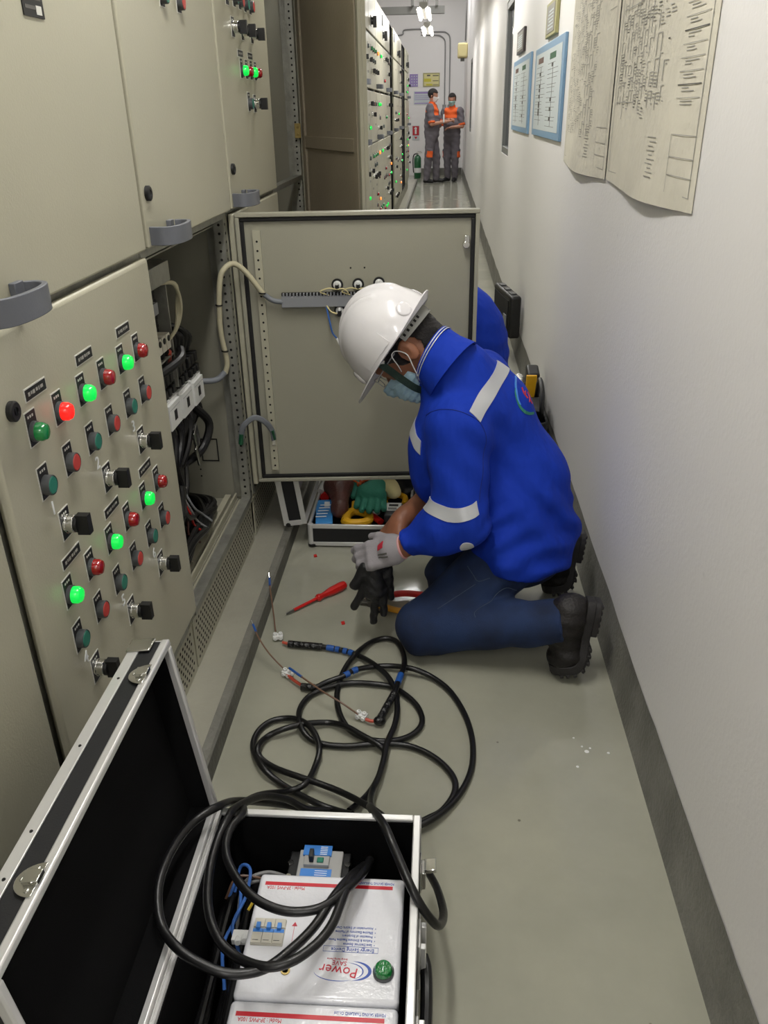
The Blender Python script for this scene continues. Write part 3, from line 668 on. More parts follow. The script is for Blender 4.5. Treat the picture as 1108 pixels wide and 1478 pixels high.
for x, z in ((0.313, 0.915), (0.381, 0.915), (0.449, 0.918), (0.318, 0.832), (0.386, 0.832)):
    m = MB(); m.rev((x, 0.003, z), (0, -1, 0), [(0, 0.019), (0.008, 0.019), (0.008, 0.012)], 20, 0, cap=False); m.rev((x, 0.003, z), (0, -1, 0), [(0, 0.013), (0.014, 0.013), (0.018, 0.008)], 16, 1)
    m.box(x - 0.006, x + 0.006, -0.032, -0.010, z - 0.014, z + 0.002, 0); m.rev((x, -0.02, z + 0.007), (0, -1, 0), [(0, 0.006), (0.008, 0.004)], 10, 1)
    dpart(m, 'lamp_back', ['black', 'white_plastic'])
for k, (x0, x1) in enumerate(((0.27, 0.313), (0.34, 0.381), (0.41, 0.449))):
    dpart(MB().tube([(x0 + 0.015, -0.018, 0.885), (x0 - 0.012, -0.028, 0.898), (x0 + 0.015, -0.034, 0.910), (x1, -0.03, 0.905)], 0.0022, 6).tube([(x1, -0.03, 0.905), (x1 + 0.02, -0.034, 0.908), (x1 + 0.035, -0.028, 0.895), (x1 + 0.03, -0.018, 0.885)], 0.0022, 6), 'lamp_wire', 'cream')
dpart(MB().tube([(0.275, -0.018, 0.850), (0.285, -0.03, 0.80), (0.292, -0.028, 0.765), (0.305, -0.024, 0.745)], 0.003, 6), 'blue_wire', 'wire_blue')
dpart(MB().tube([(0.275, -0.018, 0.855), (0.29, -0.03, 0.835), (0.31, -0.034, 0.828)], 0.0025, 6), 'lamp_wire', 'cream')
dpart(MB().tube([(0.305, -0.024, 0.745), (0.325, -0.024, 0.70), (0.345, -0.02, 0.66), (0.36, -0.016, 0.645)], 0.0035, 6), 'probe_wire', 'white_plastic')
m = MB(); m.box(0.722, 0.738, -0.014, 0.004, 1.028, 1.062, 0); m.rev((0.727, -0.013, 1.035), (0, -1, 0), [(0, 0.012), (0.012, 0.011)], 14, 0); dpart(m, 'latch', ['chrome'], 0.0015)
for x in (0.358, 0.403): dpart(MB().rev((x, 0.004, 0.966), (0, -1, 0), [(0, 0.003), (0.0006, 0.003)], 8), 'screw_hole', 'hole')
dpart(MB().tube([(-0.069, -0.058, 0.644), (-0.06, -0.058, 0.686), (-0.068, -0.068, 0.781), (-0.062, -0.078, 0.873), (-0.05, -0.078, 0.955), (-0.032, -0.068, 0.987), (-0.007, -0.048, 0.994), (0.025, -0.038, 0.967), (0.074, -0.026, 0.894)], 0.0088, 12), 'door_cable', 'sleeve_cable')
dpart(MB().tube([(0.072, -0.026, 0.896), (0.102, -0.019, 0.872), (0.135, -0.014, 0.865)], 0.0085, 12), 'spiral_sleeve', 'sleeve_grey')
dpart(MB().tube([(-0.20, -0.10, 0.632), (-0.126, -0.088, 0.627), (-0.094, -0.068, 0.627), (-0.069, -0.058, 0.648)], 0.0098, 12), 'spiral_sleeve', 'sleeve_grey')
for p in ((-0.063, -0.078, 0.873), (-0.062, -0.063, 0.72), (0.071, -0.028, 0.898)): dpart(MB().rev(p, (0.1, 0, 1), [(-0.002, 0.0118), (0.002, 0.0118)], 12), 'cable_tie', 'black')
dpart(MB().tube([(-0.041, -0.058, 0.399), (-0.029, -0.068, 0.451), (-0.007, -0.068, 0.476), (0.019, -0.063, 0.487), (0.048, -0.048, 0.464), (0.065, -0.028, 0.426), (0.068, -0.013, 0.385)], 0.0055, 8, flat=1.8), 'earth_braid', 'sleeve_grey')
dpart(MB().tube([(-0.042, -0.057, 0.39), (-0.035, -0.063, 0.43)], 0.009, 8, 0, 0), 'earth_lug', 'wire_green')
dpart(MB().tube([(0.065, -0.028, 0.428), (0.068, -0.012, 0.388)], 0.0078, 8, 0, 0), 'earth_lug', 'wire_green')
dpart(MB().box(0.061, 0.073, -0.016, -0.010, 0.366, 0.386), 'earth_screw', 'chrome')
# -- cabinet 3
r, y0, y1 = cabinet(3, 'beige electrical cabinet with selector switches and two green lamps beyond the open compartment')
front(r, 'lower_door', y0 + G, y1 - G, ZL0, ZL1)
u = front(r, 'upper_door', y0 + G, y1 - G, ZU0, ZU1); put('handle', u, y0 + 0.024, 1.187); put('lock', u, 2.575, 1.272)
for y, z in ((2.745, 1.648), (2.87, 1.648), (3.01, 1.648), (2.975, 1.447)): put('selector', u, y, z)
for y in (2.815, 2.955): put('lamp_green_lit', u, y, 1.538); put('nameplate', u, y, 1.584)
for y in (2.885, 3.022): put('lamp_red_off', u, y, 1.538)
put('button_green', u, 2.885, 1.447)
for k, (y, kd) in enumerate(((2.70, 'selector'), (2.79, 'button_green'), (2.865, 'button_red'), (2.94, 'button_green'), (3.015, 'button_red'))): put(kd, u, y, 1.725)
front(r, 'top_door', y0 + G, y1 - G, ZT0, ZT1)
# -- cabinet 4: tall door ajar
r, y0, y1 = cabinet(4, 'beige electrical cabinet with a tall door, inside browned for shade, standing ajar', openfront=True)
front(r, 'top_door', y0 + G, y1 - G, ZT0, ZT1)
W_ = 0.742; m = MB(); m.box(0, W_, 0.0, 0.018, 0.216, 2.0, 0)
td = m.build('tall_door', ['paint'], None, at=(0, 0, 0), bevel=0.003); td.parent = r
td.location = Vector((-0.630, 4.025, 0)) - origin_of(r); td.rotation_euler = (0, 0, math.radians(-90 + 27))
def tpart(m, name, mats, bevel=0):
    o = m.build(name, mats, None, at=(0, 0, 0), bevel=bevel); o.parent = td; return o
m = MB(); m.box(0.03, W_ - 0.035, -0.003, 0.0, 0.25, 1.97, 0)
tpart(m, 'inner_panel', 'paint_shade')
m = MB()
for q in ((0.03, 0.07, 0.25, 1.97), (W_ - 0.075, W_ - 0.035, 0.25, 1.97)): m.box(q[0], q[1], -0.014, -0.003, q[2], q[3])
m.box(0.07, W_ - 0.075, -0.014, -0.003, 1.275, 1.325); tpart(m, 'stiffener', 'paint_shade', 0.003)
m = MB(); m.box(W_ - 0.034, W_ - 0.022, -0.008, 0.0, 0.235, 1.985); m.box(0.02, 0.03, -0.008, 0.0, 0.235, 1.985); tpart(m, 'gasket', 'gasket')
m = MB(); m.box(W_ - 0.020, W_, -0.014, 0.0, 0.216, 2.0); m.box(0, 0.018, -0.014, 0.0, 0.216, 2.0); tpart(m, 'return_edge', 'paint', 0.002)
m = MB(); m.box(-0.655, -0.628, 3.962, 3.968, 1.316, 1.376, 0)
for z in (1.332, 1.360): m.rev((-0.6415, 3.962, z), (0, -1, 0), [(0, 0.006), (0.003, 0.005)], 10, 0)
m.build('hinge_plate', 'brass', r, bevel=0.001)
m = MB(); m.box(-1.0, -0.995, y0 + 0.05, y1 - 0.05, 0.3, 1.95); m.build('mounting_plate', 'paint_shade', r)
# -- the long bank beyond
def fill(r, d, y0, y1, z0, z1, seed, dense=1.0):
    q = random.Random(seed); c0, c1 = y0 + 0.16, y1 - 0.16; z = z1 - 0.10; row = 0
    while z > z0 + 0.10:
        kind = (row + seed) % 4
        for y in ((c0, (c0 + c1) / 2, c1) if kind != 3 else (c0, c1)):
            if q.random() > 0.5 * dense: continue
            if kind == 0: put(q.choice(['lamp_green_lit', 'lamp_green_lit', 'lamp_red_off', 'lamp_green_off']), d, y, z)
            elif kind == 1: put(q.choice(['button_green', 'button_red']), d, y, z)
            elif kind == 2: put('selector', d, y, z)
            else: put(q.choice(['nameplate', 'nameplate', 'lamp_amber_lit' if q.random() < .3 else 'lamp_green_lit']), d, y, z)
        z -= q.choice([0.085, 0.10, 0.12]); row += 1
ORD = ['first', 'second', 'third', 'fourth', 'fifth', 'sixth', 'seventh', 'eighth', 'ninth', 'tenth', 'eleventh', 'twelfth', 'thirteenth', 'fourteenth', 'fifteenth', 'sixteenth', 'seventeenth', 'eighteenth']
for i in range(5, 22):
    dark = i in (14, 18, 19)
    lab = ('dark empty cabinet bay in the far bank, %s' % {14: 'the black strip nearer the camera', 18: 'first half of the wide farther black strip', 19: 'second half of the wide farther black strip'}[i]) if dark else 'beige cabinet of the far bank, %s beyond the tall open door' % ORD[i - 5]
    r, y0, y1 = cabinet(i, lab, 'closed cabinets of the far bank' if not dark else None, dark=dark)
    if dark:
        m = MB(); m.box(-0.70, -0.66, y0 + 0.036, y1 - 0.036, 0.24, 2.32); m.build('shade_backing', 'void_shade', r); continue  # black sheet standing in for the unlit depth of the bay
    for nm, a, b_ in (('lower_door', ZL0, ZL1), ('middle_door', ZU0, 1.575), ('upper_door', 1.595, ZU1), ('top_door', ZT0, ZT1)):
        d = front(r, nm, y0 + G, y1 - G, a, b_)
        if nm == 'top_door':
            if i % 2 == 0: put('isolator', d, y0 + 0.25, 2.11)
            if i % 3 == 0: put('meter', d, y0 + 0.25, 2.24)
        else:
            if nm != 'lower_door' and i % 2: put('handle', d, y0 + 0.03, a + 0.03)
            fill(r, d, y0, y1, a, b_, i * 7 + len(nm))
# ================================================================ ON THE WALLS
def frm(ts): return ts
def drawing(y0, y1, z0, z1, lab, seed, table):
    # a large sheet hanging on the right wall, slightly bowed off it
    q = random.Random(seed); n = 14; vs = []; fs = []
    def xx(u, z): return 0.494 - 0.012 * math.sin(math.pi * u) * (0.4 + 0.6 * (1 - (z - z0) / (z1 - z0))) - 0.004 * math.sin(u * 9 + seed)
    def zz(u, t): return z0 + (z1 - z0) * t - (0.012 * math.sin(math.pi * u) * (1 - t))
    nz = 10
    for s in (0, 1):
        for i in range(n + 1):
            for j in range(nz + 1):
                u = i / n; z = zz(u, j / nz); vs.append((xx(u, z) + (0.0012 if s else 0), y0 + (y1 - y0) * u, z))
    k = (n + 1) * (nz + 1)
    for i in range(n):
        for j in range(nz):
            a = i * (nz + 1) + j; fs += [(a, a + 1, a + nz + 2, a + nz + 1), (k + a, k + a + nz + 1, k + a + nz + 2, k + a + 1)]
    ring = [j for j in range(nz + 1)] + [i * (nz + 1) + nz for i in range(1, n + 1)] + [n * (nz + 1) + j for j in range(nz - 1, -1, -1)] + [i * (nz + 1) for i in range(n - 1, 0, -1)]
    for i in range(len(ring)): a, b = ring[i], ring[(i + 1) % len(ring)]; fs.append((a, k + a, k + b, b))
    o = MB().add(vs, fs).build('wiring_diagram', 'paper_old', None, at=(0.49, (y0 + y1) / 2, z0)); tag(o, lab, 'poster', 'large wiring diagrams on the right wall')
    m = MB()
    def seg(ya, za, yb, zb, w_, mi):   # drawn line following the sheet
        def P(y, z, e): u = (y - y0) / (y1 - y0); return (xx(u, z) - e, y, z)
        e = 0.0012
        if abs(za - zb) < abs(ya - yb): a = [(ya, za - w_), (yb, zb - w_), (yb, zb + w_), (ya, za + w_)]
        else: a = [(ya - w_, za), (ya + w_, za), (yb + w_, zb), (yb - w_, zb)]
        m.add([P(y, z, e) for y, z in a], [(0, 1, 2, 3)], mi)
    W_ = y1 - y0; Hh = z1 - z0; L = y1 - 0.02; 
    def Yp(u): return y1 - 0.02 - u * (W_ - 0.04)      # u from the far (left) side
    def Zp(t): return z0 + 0.025 + t * (Hh - 0.04)
    # circuit columns
    nc = 15
    for c in range(nc):
        u = 0.05 + 0.66 * c / nc
        t = 0.98
        while t > (0.24 if table else 0.15):
            ln = q.uniform(0.025, 0.07)
            if q.random() < 0.85: seg(Yp(u), Zp(t), Yp(u), Zp(max(0.12, t - ln)), 0.0024, 0)
            if q.random() < 0.7: seg(Yp(u), Zp(t), Yp(u + q.uniform(.02, .05)), Zp(t), 0.0009, 0)
            if q.random() < 0.6:
                for j in range(q.randint(1, 4)): seg(Yp(u + 0.012), Zp(t - 0.010 - j * 0.010), Yp(u + 0.012 + q.uniform(.015, .045)), Zp(t - 0.010 - j * 0.010), 0.0011, q.choice([0, 0, 0, 1]) if table else 0)
            t -= ln + q.uniform(0.0, 0.02)
    for t in ((0.25, 0.56, 0.80) if table else (0.42, 0.62)): seg(Yp(0.04), Zp(t), Yp(0.70), Zp(t), 0.0009, 0)
    # table and title block on the near side
    for j in range(22 if table else 12):
        z = Zp(0.97 - j * 0.034); seg(Yp(0.80 + (0 if table else .05)), z, Yp(0.97), z, 0.0011 if j % 4 == 0 else 0.0007, 1 if j % 4 == 0 else 0)
        if table:
            for k2 in range(2): seg(Yp(0.83), z - 0.006 - 0.006 * k2, Yp(0.83 + q.uniform(.04, .1)), z - 0.006 - 0.006 * k2, 0.0009, 0)
    for u0, u1, t in ((0.02, 0.985, 0.0), (0.02, 0.985, 1.0), (0.80, 0.985, 0.16), (0.80, 0.985, 0.10), (0.80, 0.985, 0.05)): seg(Yp(u0), Zp(t), Yp(u1), Zp(t), 0.0008, 0)
    for u0 in (0.02, 0.985): seg(Yp(u0), Zp(0), Yp(u0), Zp(1), 0.0018, 0)
    seg(Yp(0.80), Zp(0), Yp(0.80), Zp(0.16), 0.0008, 0)
    for j in range(10): seg(Yp(0.60 + 0.012 * (j % 3)), Zp(0.03 + j * 0.013), Yp(0.66 + 0.03 * q.random()), Zp(0.03 + j * 0.013), 0.0010, 0)
    m.build('drawn_lines', ['paper_line', 'paper_dark'], o, fix=False, smooth=False)
    return o
drawing(1.747, 2.665, 1.225, 1.98, 'large yellowed wiring diagram nearest the camera with a table down its near edge', 4, True)
drawing(2.690, 3.650, 1.222, 1.98, 'large yellowed wiring diagram beside the blue framed board, its drawing mostly faded', 9, False)
def board(y0, y1, z0, z1, mats, lab, grp, seed, th=0.012, name='framed_notice'):
    q = random.Random(seed); o = MB().box(0.4995 - th, 0.4995, y0, y1, z0, z1).build(name, mats[0], None, at=(0.4995, (y0 + y1) / 2, z0), bevel=0.002)
    tag(o, lab, 'notice board', grp); x = 0.4995 - th; b = 0.06 * (y1 - y0)
    MB().box(x - 0.001, x, y0 + b, y1 - b, z0 + 0.03, z1 - 0.03).build('sheet', mats[1], o)
    m = MB(); x -= 0.0014; W_ = y1 - y0 - 2 * b
    for c in range(2):
        ya = y1 - b - 0.05 - c * W_ * 0.48
        m.box(x, x + 0.0006, ya - W_ * 0.28, ya - W_ * .06, z1 - 0.075, z1 - 0.050, 1 + c)
        z = z1 - 0.09
        while z > z0 + 0.05:
            m.box(x, x + 0.0006, ya - W_ * q.uniform(.25, .42), ya, z - 0.0015, z, 0)
            if q.random() < .5: m.box(x, x + 0.0006, ya - W_ * .2, ya - W_ * .14, z - 0.016, z, 0)
            z -= q.uniform(0.012, 0.028)
        m.box(x, x + 0.0006, ya - W_ * .2, ya - W_ * .19, z0 + 0.05, z1 - 0.09, 0)
    m.build('printed_text', ['paper_dark', 'leather', 'wire_green'], o, smooth=False); return o
board(3.785, 4.93, 1.29, 1.69, ('frame_blue', 'paper_white'), 'blue framed notice with printed columns beside the wiring diagrams, the nearer of two', 'blue framed notices', 1)
board(5.20, 6.40, 1.285, 1.70, ('frame_blue', 'paper_white'), 'blue framed notice with printed columns nearer the window, the farther of two', 'blue framed notices', 2)
def small_board(y0, y1, z0, z1, fm, lab):
    o = MB().box(0.484, 0.4995, y0, y1, z0, z1).build('small_framed_card', fm, None, at=(0.4995, (y0 + y1) / 2, z0), bevel=0.003); tag(o, lab, 'notice board', 'small framed cards')
    MB().box(0.482, 0.484, y0 + 0.05, y1 - 0.05, z0 + 0.015, z1 - 0.015).build('card', 'paper_line', o)
    m = MB()
    for j in range(6): m.box(0.4815, 0.482, y0 + 0.09, y1 - 0.09 - 0.02 * (j % 3), z0 + 0.03 + j * (z1 - z0 - .06) / 6, z0 + 0.036 + j * (z1 - z0 - .06) / 6)
    m.build('printed_text', 'paper_white', o, smooth=False)
small_board(4.12, 4.50, 1.71, 1.85, 'frame_olive', 'small olive framed card on the wall above the nearer blue notice')
small_board(5.69, 6.18, 1.73, 1.86, 'frame_dark', 'small dark framed card on the wall above the farther blue notice')
# ---------------- end wall
YB = 21.2
def sheet(name, x0, x1, z0, z1, m_, lab, cat='notice'):
    o = MB().box(x0, x1, YB - 0.010, YB - 0.0005, z0, z1).build(name, m_, None, at=((x0 + x1) / 2, YB, z0)); return tag(o, lab, cat)
K = 0.947
def zk(z): return 1.42 + (z - 1.42) * K
o = sheet('purple_notice', -0.80 * K, -0.60 * K, zk(1.93), zk(2.20), 'poster_purple', 'purple notice on the end wall beside the cabinets')
m = MB()
for j in range(4):
    for k in range(3): m.box((-0.76 + k * 0.06) * K, (-0.735 + k * 0.06) * K, YB - 0.0115, YB - 0.010, zk(1.96 + j * 0.06), zk(1.985 + j * 0.06))
m.build('printed_marks', 'paper_white', o)
o = sheet('yellow_notice', -0.475 * K, -0.07 * K, zk(1.925), zk(2.22), 'poster_yellow', 'pale yellow framed diagram on the end wall above the standing men')
m = MB(); m.box(-0.45 * K, -0.28 * K, YB - 0.0115, YB - 0.010, zk(2.03), zk(2.10), 0); m.box(-0.40 * K, -0.25 * K, YB - 0.0115, YB - 0.010, zk(1.95), zk(1.985), 0); m.box(-0.24 * K, -0.10 * K, YB - 0.0115, YB - 0.010, zk(2.15), zk(2.17), 1)
m.box(-0.24 * K, -0.10 * K, YB - 0.0115, YB - 0.010, zk(2.04), zk(2.055), 1); m.box(-0.24 * K, -0.10 * K, YB - 0.0115, YB - 0.010, zk(1.96), zk(1.97), 1); m.box(-0.38 * K, -0.30 * K, YB - 0.0115, YB - 0.010, zk(2.15), zk(2.18), 1); m.build('printed_marks', ['ink_yellow', 'paper_dark'], o)
m = MB(); a, b_, c_, d_ = -0.475 * K, -0.07 * K, zk(1.925), zk(2.22)
for q in ((a, b_, c_, c_ + .02), (a, b_, d_ - .02, d_), (a, a + .02, c_ + .02, d_ - .02), (b_ - .02, b_, c_ + .02, d_ - .02)): m.box(q[0], q[1], YB - 0.014, YB - 0.010, q[2], q[3])
m.build('frame', 'frame_olive', o)
o = sheet('white_notice', -0.70 * K, -0.29 * K, zk(1.54), zk(1.83), 'paper_white', 'white notice with blue lines on the end wall behind the left man')
m = MB()
for j, (z, h_) in enumerate(((1.775, .04), (1.72, .012), (1.68, .012), (1.64, .012), (1.555, .02))): m.box(-0.68 * K, -0.31 * K, YB - 0.0115, YB - 0.010, zk(z), zk(z + h_))
m.build('printed_lines', 'poster_purple', o)
o = sheet('fire_extinguisher_sign', -0.74 * K, -0.56 * K, zk(0.74), zk(1.07), 'paper_white', 'red and white fire extinguisher sign above the green extinguisher', 'sign')
m = MB(); m.box(-0.73 * K, -0.57 * K, YB - 0.0115, YB - 0.010, zk(0.85), zk(1.06)); m.build('red_field', 'sign_red', o)
m = MB(); m.box(-0.675 * K, -0.63 * K, YB - 0.013, YB - 0.0115, zk(0.88), zk(0.99)); m.prism([(-0.70 * K, YB - 0.0115, zk(1.0)), (-0.66 * K, YB - 0.0115, zk(1.04)), (-0.62 * K, YB - 0.0115, zk(1.02)), (-0.63 * K, YB - 0.0115, zk(0.99))], (0, -0.0015, 0))
m.build('extinguisher_symbol', 'white_plastic', o)
m = MB(); m.prism([(-0.69 * K, YB - 0.0105, zk(0.82)), (-0.61 * K, YB - 0.0105, zk(0.82)), (-0.65 * K, YB - 0.0105, zk(0.76))], (0, -0.0015, 0)); m.build('arrow', 'sign_red', o)
# green extinguisher
EX, EY = -0.55, 20.35
r = thing('fire_extinguisher', (EX, EY, 0), 'green fire extinguisher standing on the floor at the end of the cabinets', 'fire extinguisher')
MB().rev((EX, EY, 0), (0, 0, 1), [(0, 0.075), (0.01, 0.082), (0.42, 0.082), (0.46, 0.065), (0.485, 0.03), (0.50, 0.028)], 24).build('cylinder', 'extinguisher', r)
MB().rev((EX, EY, 0.12), (0, 0, 1), [(0, 0.083), (0.10, 0.083)], 24).build('label_band', 'white_plastic', r)
m = MB(); m.cyl((EX, EY, 0.50), (EX, EY, 0.53), 0.018); m.box(EX - 0.02, EX + 0.10, EY - 0.01, EY + 0.01, 0.53, 0.545); m.box(EX - 0.01, EX + 0.09, EY - 0.01, EY + 0.01, 0.56, 0.572); m.build('valve_handle', 'chrome', r)
MB().tube([(EX - 0.02, EY - 0.01, 0.52), (EX - 0.08, EY - 0.02, 0.50), (EX - 0.105, EY - 0.03, 0.40), (EX - 0.10, EY - 0.03, 0.2), (EX - 0.09, EY - 0.02, 0.12)], 0.012, 8).build('hose', 'black', r)
# conduits and socket boxes on the end wall and ceiling beam
m = MB(); m.tube([(0.05, YB - 0.02, 1.52), (0.05, YB - 0.02, 2.2), (0.05, YB - 0.02, 2.7), (0.03, YB - 0.02, 2.83), (-0.05, YB - 0.02, 2.9), (-0.14, YB - 0.02, 2.92), (-0.5, YB - 0.02, 2.93)], 0.014, 8)
o = m.build('conduit', 'conduit', None, at=(0.05, YB, 1.5)); tag(o, 'grey conduit bending down the end wall to a socket box, the left of the pair', 'conduit')
m = MB(); m.tube([(0.16, YB - 0.02, 1.52), (0.16, YB - 0.02, 2.2), (0.16, YB - 0.02, 2.72), (0.14, YB - 0.02, 2.90), (0.06, YB - 0.02, 2.97), (-0.04, YB - 0.02, 2.985), (-0.5, YB - 0.02, 2.99)], 0.014, 8)
o = m.build('conduit', 'conduit', None, at=(0.16, YB, 1.5)); tag(o, 'grey conduit bending down the end wall to a socket box, the right of the pair', 'conduit')
m = MB(); m.tube([(-1.4, YB - 0.02, 2.92), (-0.95, YB - 0.02, 2.94), (-0.9, YB - 0.02, 3.01), (-0.84, YB - 0.02, 3.04), (-0.5, YB - 0.02, 3.045), (-0.42, YB - 0.02, 3.02)], 0.014, 8)
o = m.build('conduit', 'conduit', None, at=(-0.9, YB, 3)); tag(o, 'thin conduit running level across the end wall left of the hanging lights', 'conduit')
for x, s in ((0.045, 'left'), (0.165, 'right')):
    o = MB().box(x - 0.045, x + 0.045, YB - 0.07, YB - 0.0005, 1.38, 1.52).build('socket_box', 'conduit', None, at=(x, YB, 1.38), bevel=0.006); tag(o, 'grey socket box at the foot of the %s conduit on the end wall' % s, 'socket')
    MB().cyl((x, YB - 0.07, 1.44), (x, YB - 0.076, 1.44), 0.03).build('socket_face', 'white_plastic', o)
m = MB(); m.box(-1.25, 0.02, 17.6, 17.75, 3.02, 3.14); m.box(-0.60, -0.55, 17.5, 17.9, 3.14, 4.2); m.box(-0.15, -0.10, 17.55, 17.8, 3.14, 4.2)
o = m.build('ceiling_beam', 'beam', None, at=(-0.6, 17.67, 3.02)); tag(o, 'grey metal beam crossing under the ceiling above the far cabinets', 'beam')
m = MB(); m.tube([(-0.6, 18.6, 3.50), (0.15, 18.6, 3.49), (0.36, 18.6, 3.50), (0.44, 18.6, 3.58), (0.46, 18.6, 3.75), (0.46, 18.6, 4.2)], 0.018, 8)
o = m.build('conduit', 'conduit', None, at=(0, 18.6, 3.5)); tag(o, 'dark conduit curving up towards the ceiling above the lights', 'conduit')
m = MB(); m.tube([(0.470, 19.3, 4.2), (0.472, 19.5, 3.3), (0.472, 19.9, 2.72)], 0.015, 8); o = m.build('conduit', 'conduit', None, at=(0.47, 19.5, 2.7)); tag(o, 'conduit dropping down the right wall to the white box', 'conduit')
o = MB().box(0.30, 0.4995, 18.9, 19.35, 2.36, 2.62).build('wall_box', 'cream', None, at=(0.4995, 19.1, 2.36), bevel=0.03, seg=3); tag(o, 'cream wall box high on the right wall near the end of the corridor', 'wall box')
MB().box(0.36, 0.44, 19.1, 19.2, 2.30, 2.358).build('outlet', 'grey_plastic', o)

# ================================================================ OPEN FLIGHT CASE IN THE FOREGROUND
CX0, CX1, CY0, CY1, CZ = -0.402, -0.024, 0.500, 1.088, 0.26
case = thing('flight_case', ((CX0 + CX1) / 2, (CY0 + CY1) / 2, 0), 'large open black case with aluminium edges on the floor nearest the camera', 'case')
m = MB(); t = 0.008
m.box(CX0, CX1, CY0, CY1, 0.006, 0.012); m.box(CX0, CX0 + t, CY0, CY1, 0.012, CZ - 0.008); m.box(CX1 - t, CX1, CY0, CY1, 0.012, CZ - 0.008)
m.box(CX0 + t, CX1 - t, CY0, CY0 + t, 0.012, CZ - 0.008); m.box(CX0 + t, CX1 - t, CY1 - t, CY1, 0.012, CZ - 0.008); m.build('body_panels', 'panel_black', case)
m = MB(); e = t + 0.0005; t2 = 0.004
m.box(CX0 + e, CX1 - e, CY0 + e, CY1 - e, 0.0125, 0.016); m.box(CX0 + e, CX0 + e + t2, CY0 + e, CY1 - e, 0.016, CZ - 0.010); m.box(CX1 - e - t2, CX1 - e, CY0 + e, CY1 - e, 0.016, CZ - 0.010)
m.box(CX0 + e, CX1 - e, CY0 + e, CY0 + e + t2, 0.016, CZ - 0.010); m.box(CX0 + e, CX1 - e, CY1 - e - t2, CY1 - e, 0.016, CZ - 0.010); m.build('lining', 'lining', case)
m = MB(); w2 = 0.0115
for (a, b_, c_, d_) in ((CX0 - 0.002, CX0 + w2, CY0 - 0.002, CY1 + 0.002), (CX1 - w2, CX1 + 0.002, CY0 - 0.002, CY1 + 0.002), (CX0 + w2, CX1 - w2, CY0 - 0.002, CY0 + w2), (CX0 + w2, CX1 - w2, CY1 - w2, CY1 + 0.002)):
    m.box(a, b_, c_, d_, CZ - 0.008, CZ - 0.0005)
m.build('rim', 'alu', case, bevel=0.002, seg=2)
m = MB(); m.box(CX0 + 0.003, CX0 + 0.0055, CY0, CY1, CZ - 0.0005, CZ + 0.003); m.box(CX0 + 0.0085, CX0 + 0.0105, CY0, CY1, CZ - 0.0005, CZ + 0.002); m.build('rim_tongue', 'alu', case)
m = MB()
for x, sx in ((CX0 - 0.003, 1), (CX1 + 0.003, -1)):
    for y, sy in ((CY0 - 0.003, 1), (CY1 + 0.003, -1)):
        m.box(min(x, x + sx * 0.026), max(x, x + sx * 0.026), min(y, y + sy * 0.003), max(y, y + sy * 0.003), 0.008, CZ - 0.008)
        m.box(min(x, x + sx * 0.003), max(x, x + sx * 0.003), min(y, y + sy * 0.026), max(y, y + sy * 0.026), 0.008, CZ - 0.008)
for (a, b_, c_, d_) in ((CX0 - 0.003, CX0, CY0, CY1), (CX1, CX1 + 0.003, CY0, CY1), (CX0, CX1, CY0 - 0.003, CY0), (CX0, CX1, CY1, CY1 + 0.003)): m.box(a, b_, c_, d_, 0.004, 0.030)
m.build('edge_trim', 'alu', case)
for x in (CX0 + 0.03, CX1 - 0.03):
    for y in (CY0 + 0.03, CY1 - 0.03): MB().cyl((x, y, 0.0002), (x, y, 0.006), 0.014).build('foot', 'rubber', case)
# draw latches and carrying handle on the right side
for y in (1.005, 0.60):
    m = MB(); m.box(CX1 + 0.002, CX1 + 0.005, y - 0.022, y + 0.022, 0.165, 0.235, 0); m.box(CX1 + 0.005, CX1 + 0.013, y - 0.015, y + 0.015, 0.185, 0.225, 0)
    m.obox((CX1 + 0.021, y, 0.228), (0.010, 0, 0.002), (0, 0.013, 0), (0.001, 0, -0.004), 0); m.rev((CX1 + 0.005, y, 0.174), (1, 0, 0), [(0, 0.006), (0.002, 0.005)], 10, 0)
    m.build('latch', 'chrome', case, bevel=0.0015)
for y in (0.875, 0.715):
    m = MB(); m.box(CX1 + 0.001, CX1 + 0.007, y - 0.026, y + 0.026, 0.120, 0.228); m.box(CX1 + 0.007, CX1 + 0.016, y - 0.024, y - 0.014, 0.150, 0.222); m.box(CX1 + 0.007, CX1 + 0.016, y + 0.014, y + 0.024, 0.150, 0.222)
    m.build('handle_bracket', 'alu', case, bevel=0.0015)
MB().tube([(CX1 + 0.010, 0.875, 0.17), (CX1 + 0.016, 0.855, 0.165), (CX1 + 0.018, 0.80, 0.16), (CX1 + 0.016, 0.735, 0.165), (CX1 + 0.010, 0.715, 0.17)], 0.010, 10).build('carrying_handle', 'rubber', case)
# lid: local frame s (along lid from hinge), n (out of its back), Y
HX, HZ, LA, LW, LT = CX0 + 0.002, CZ + 0.004, math.radians(96.5), 0.374, 0.058
dv = np.array((math.cos(LA), 0, math.sin(LA))); nv = np.array((-math.sin(LA), 0, math.cos(LA))); yv = np.array((0, 1.0, 0)); hp = np.array((HX, 0, HZ))
def lid_box(m, s0, s1, y0, y1, t0, t1, mi=0): m.obox(hp + dv * (s0 + s1) / 2 + yv * (y0 + y1) / 2 + nv * (t0 + t1) / 2, dv * (s1 - s0) / 2, yv * (y1 - y0) / 2, nv * (t1 - t0) / 2, mi)
la, lb = CY0, CY1
m = MB(); w_ = 0.006
lid_box(m, 0, LW, la, lb, LT - w_, LT); lid_box(m, LW - w_, LW, la, lb, 0.004, LT - w_); lid_box(m, 0, w_, la, lb, 0.004, LT - w_); lid_box(m, w_, LW - w_, la, la + w_, 0.004, LT - w_); lid_box(m, w_, LW - w_, lb - w_, lb, 0.004, LT - w_)
lid = m.build('lid', 'panel_black', case)
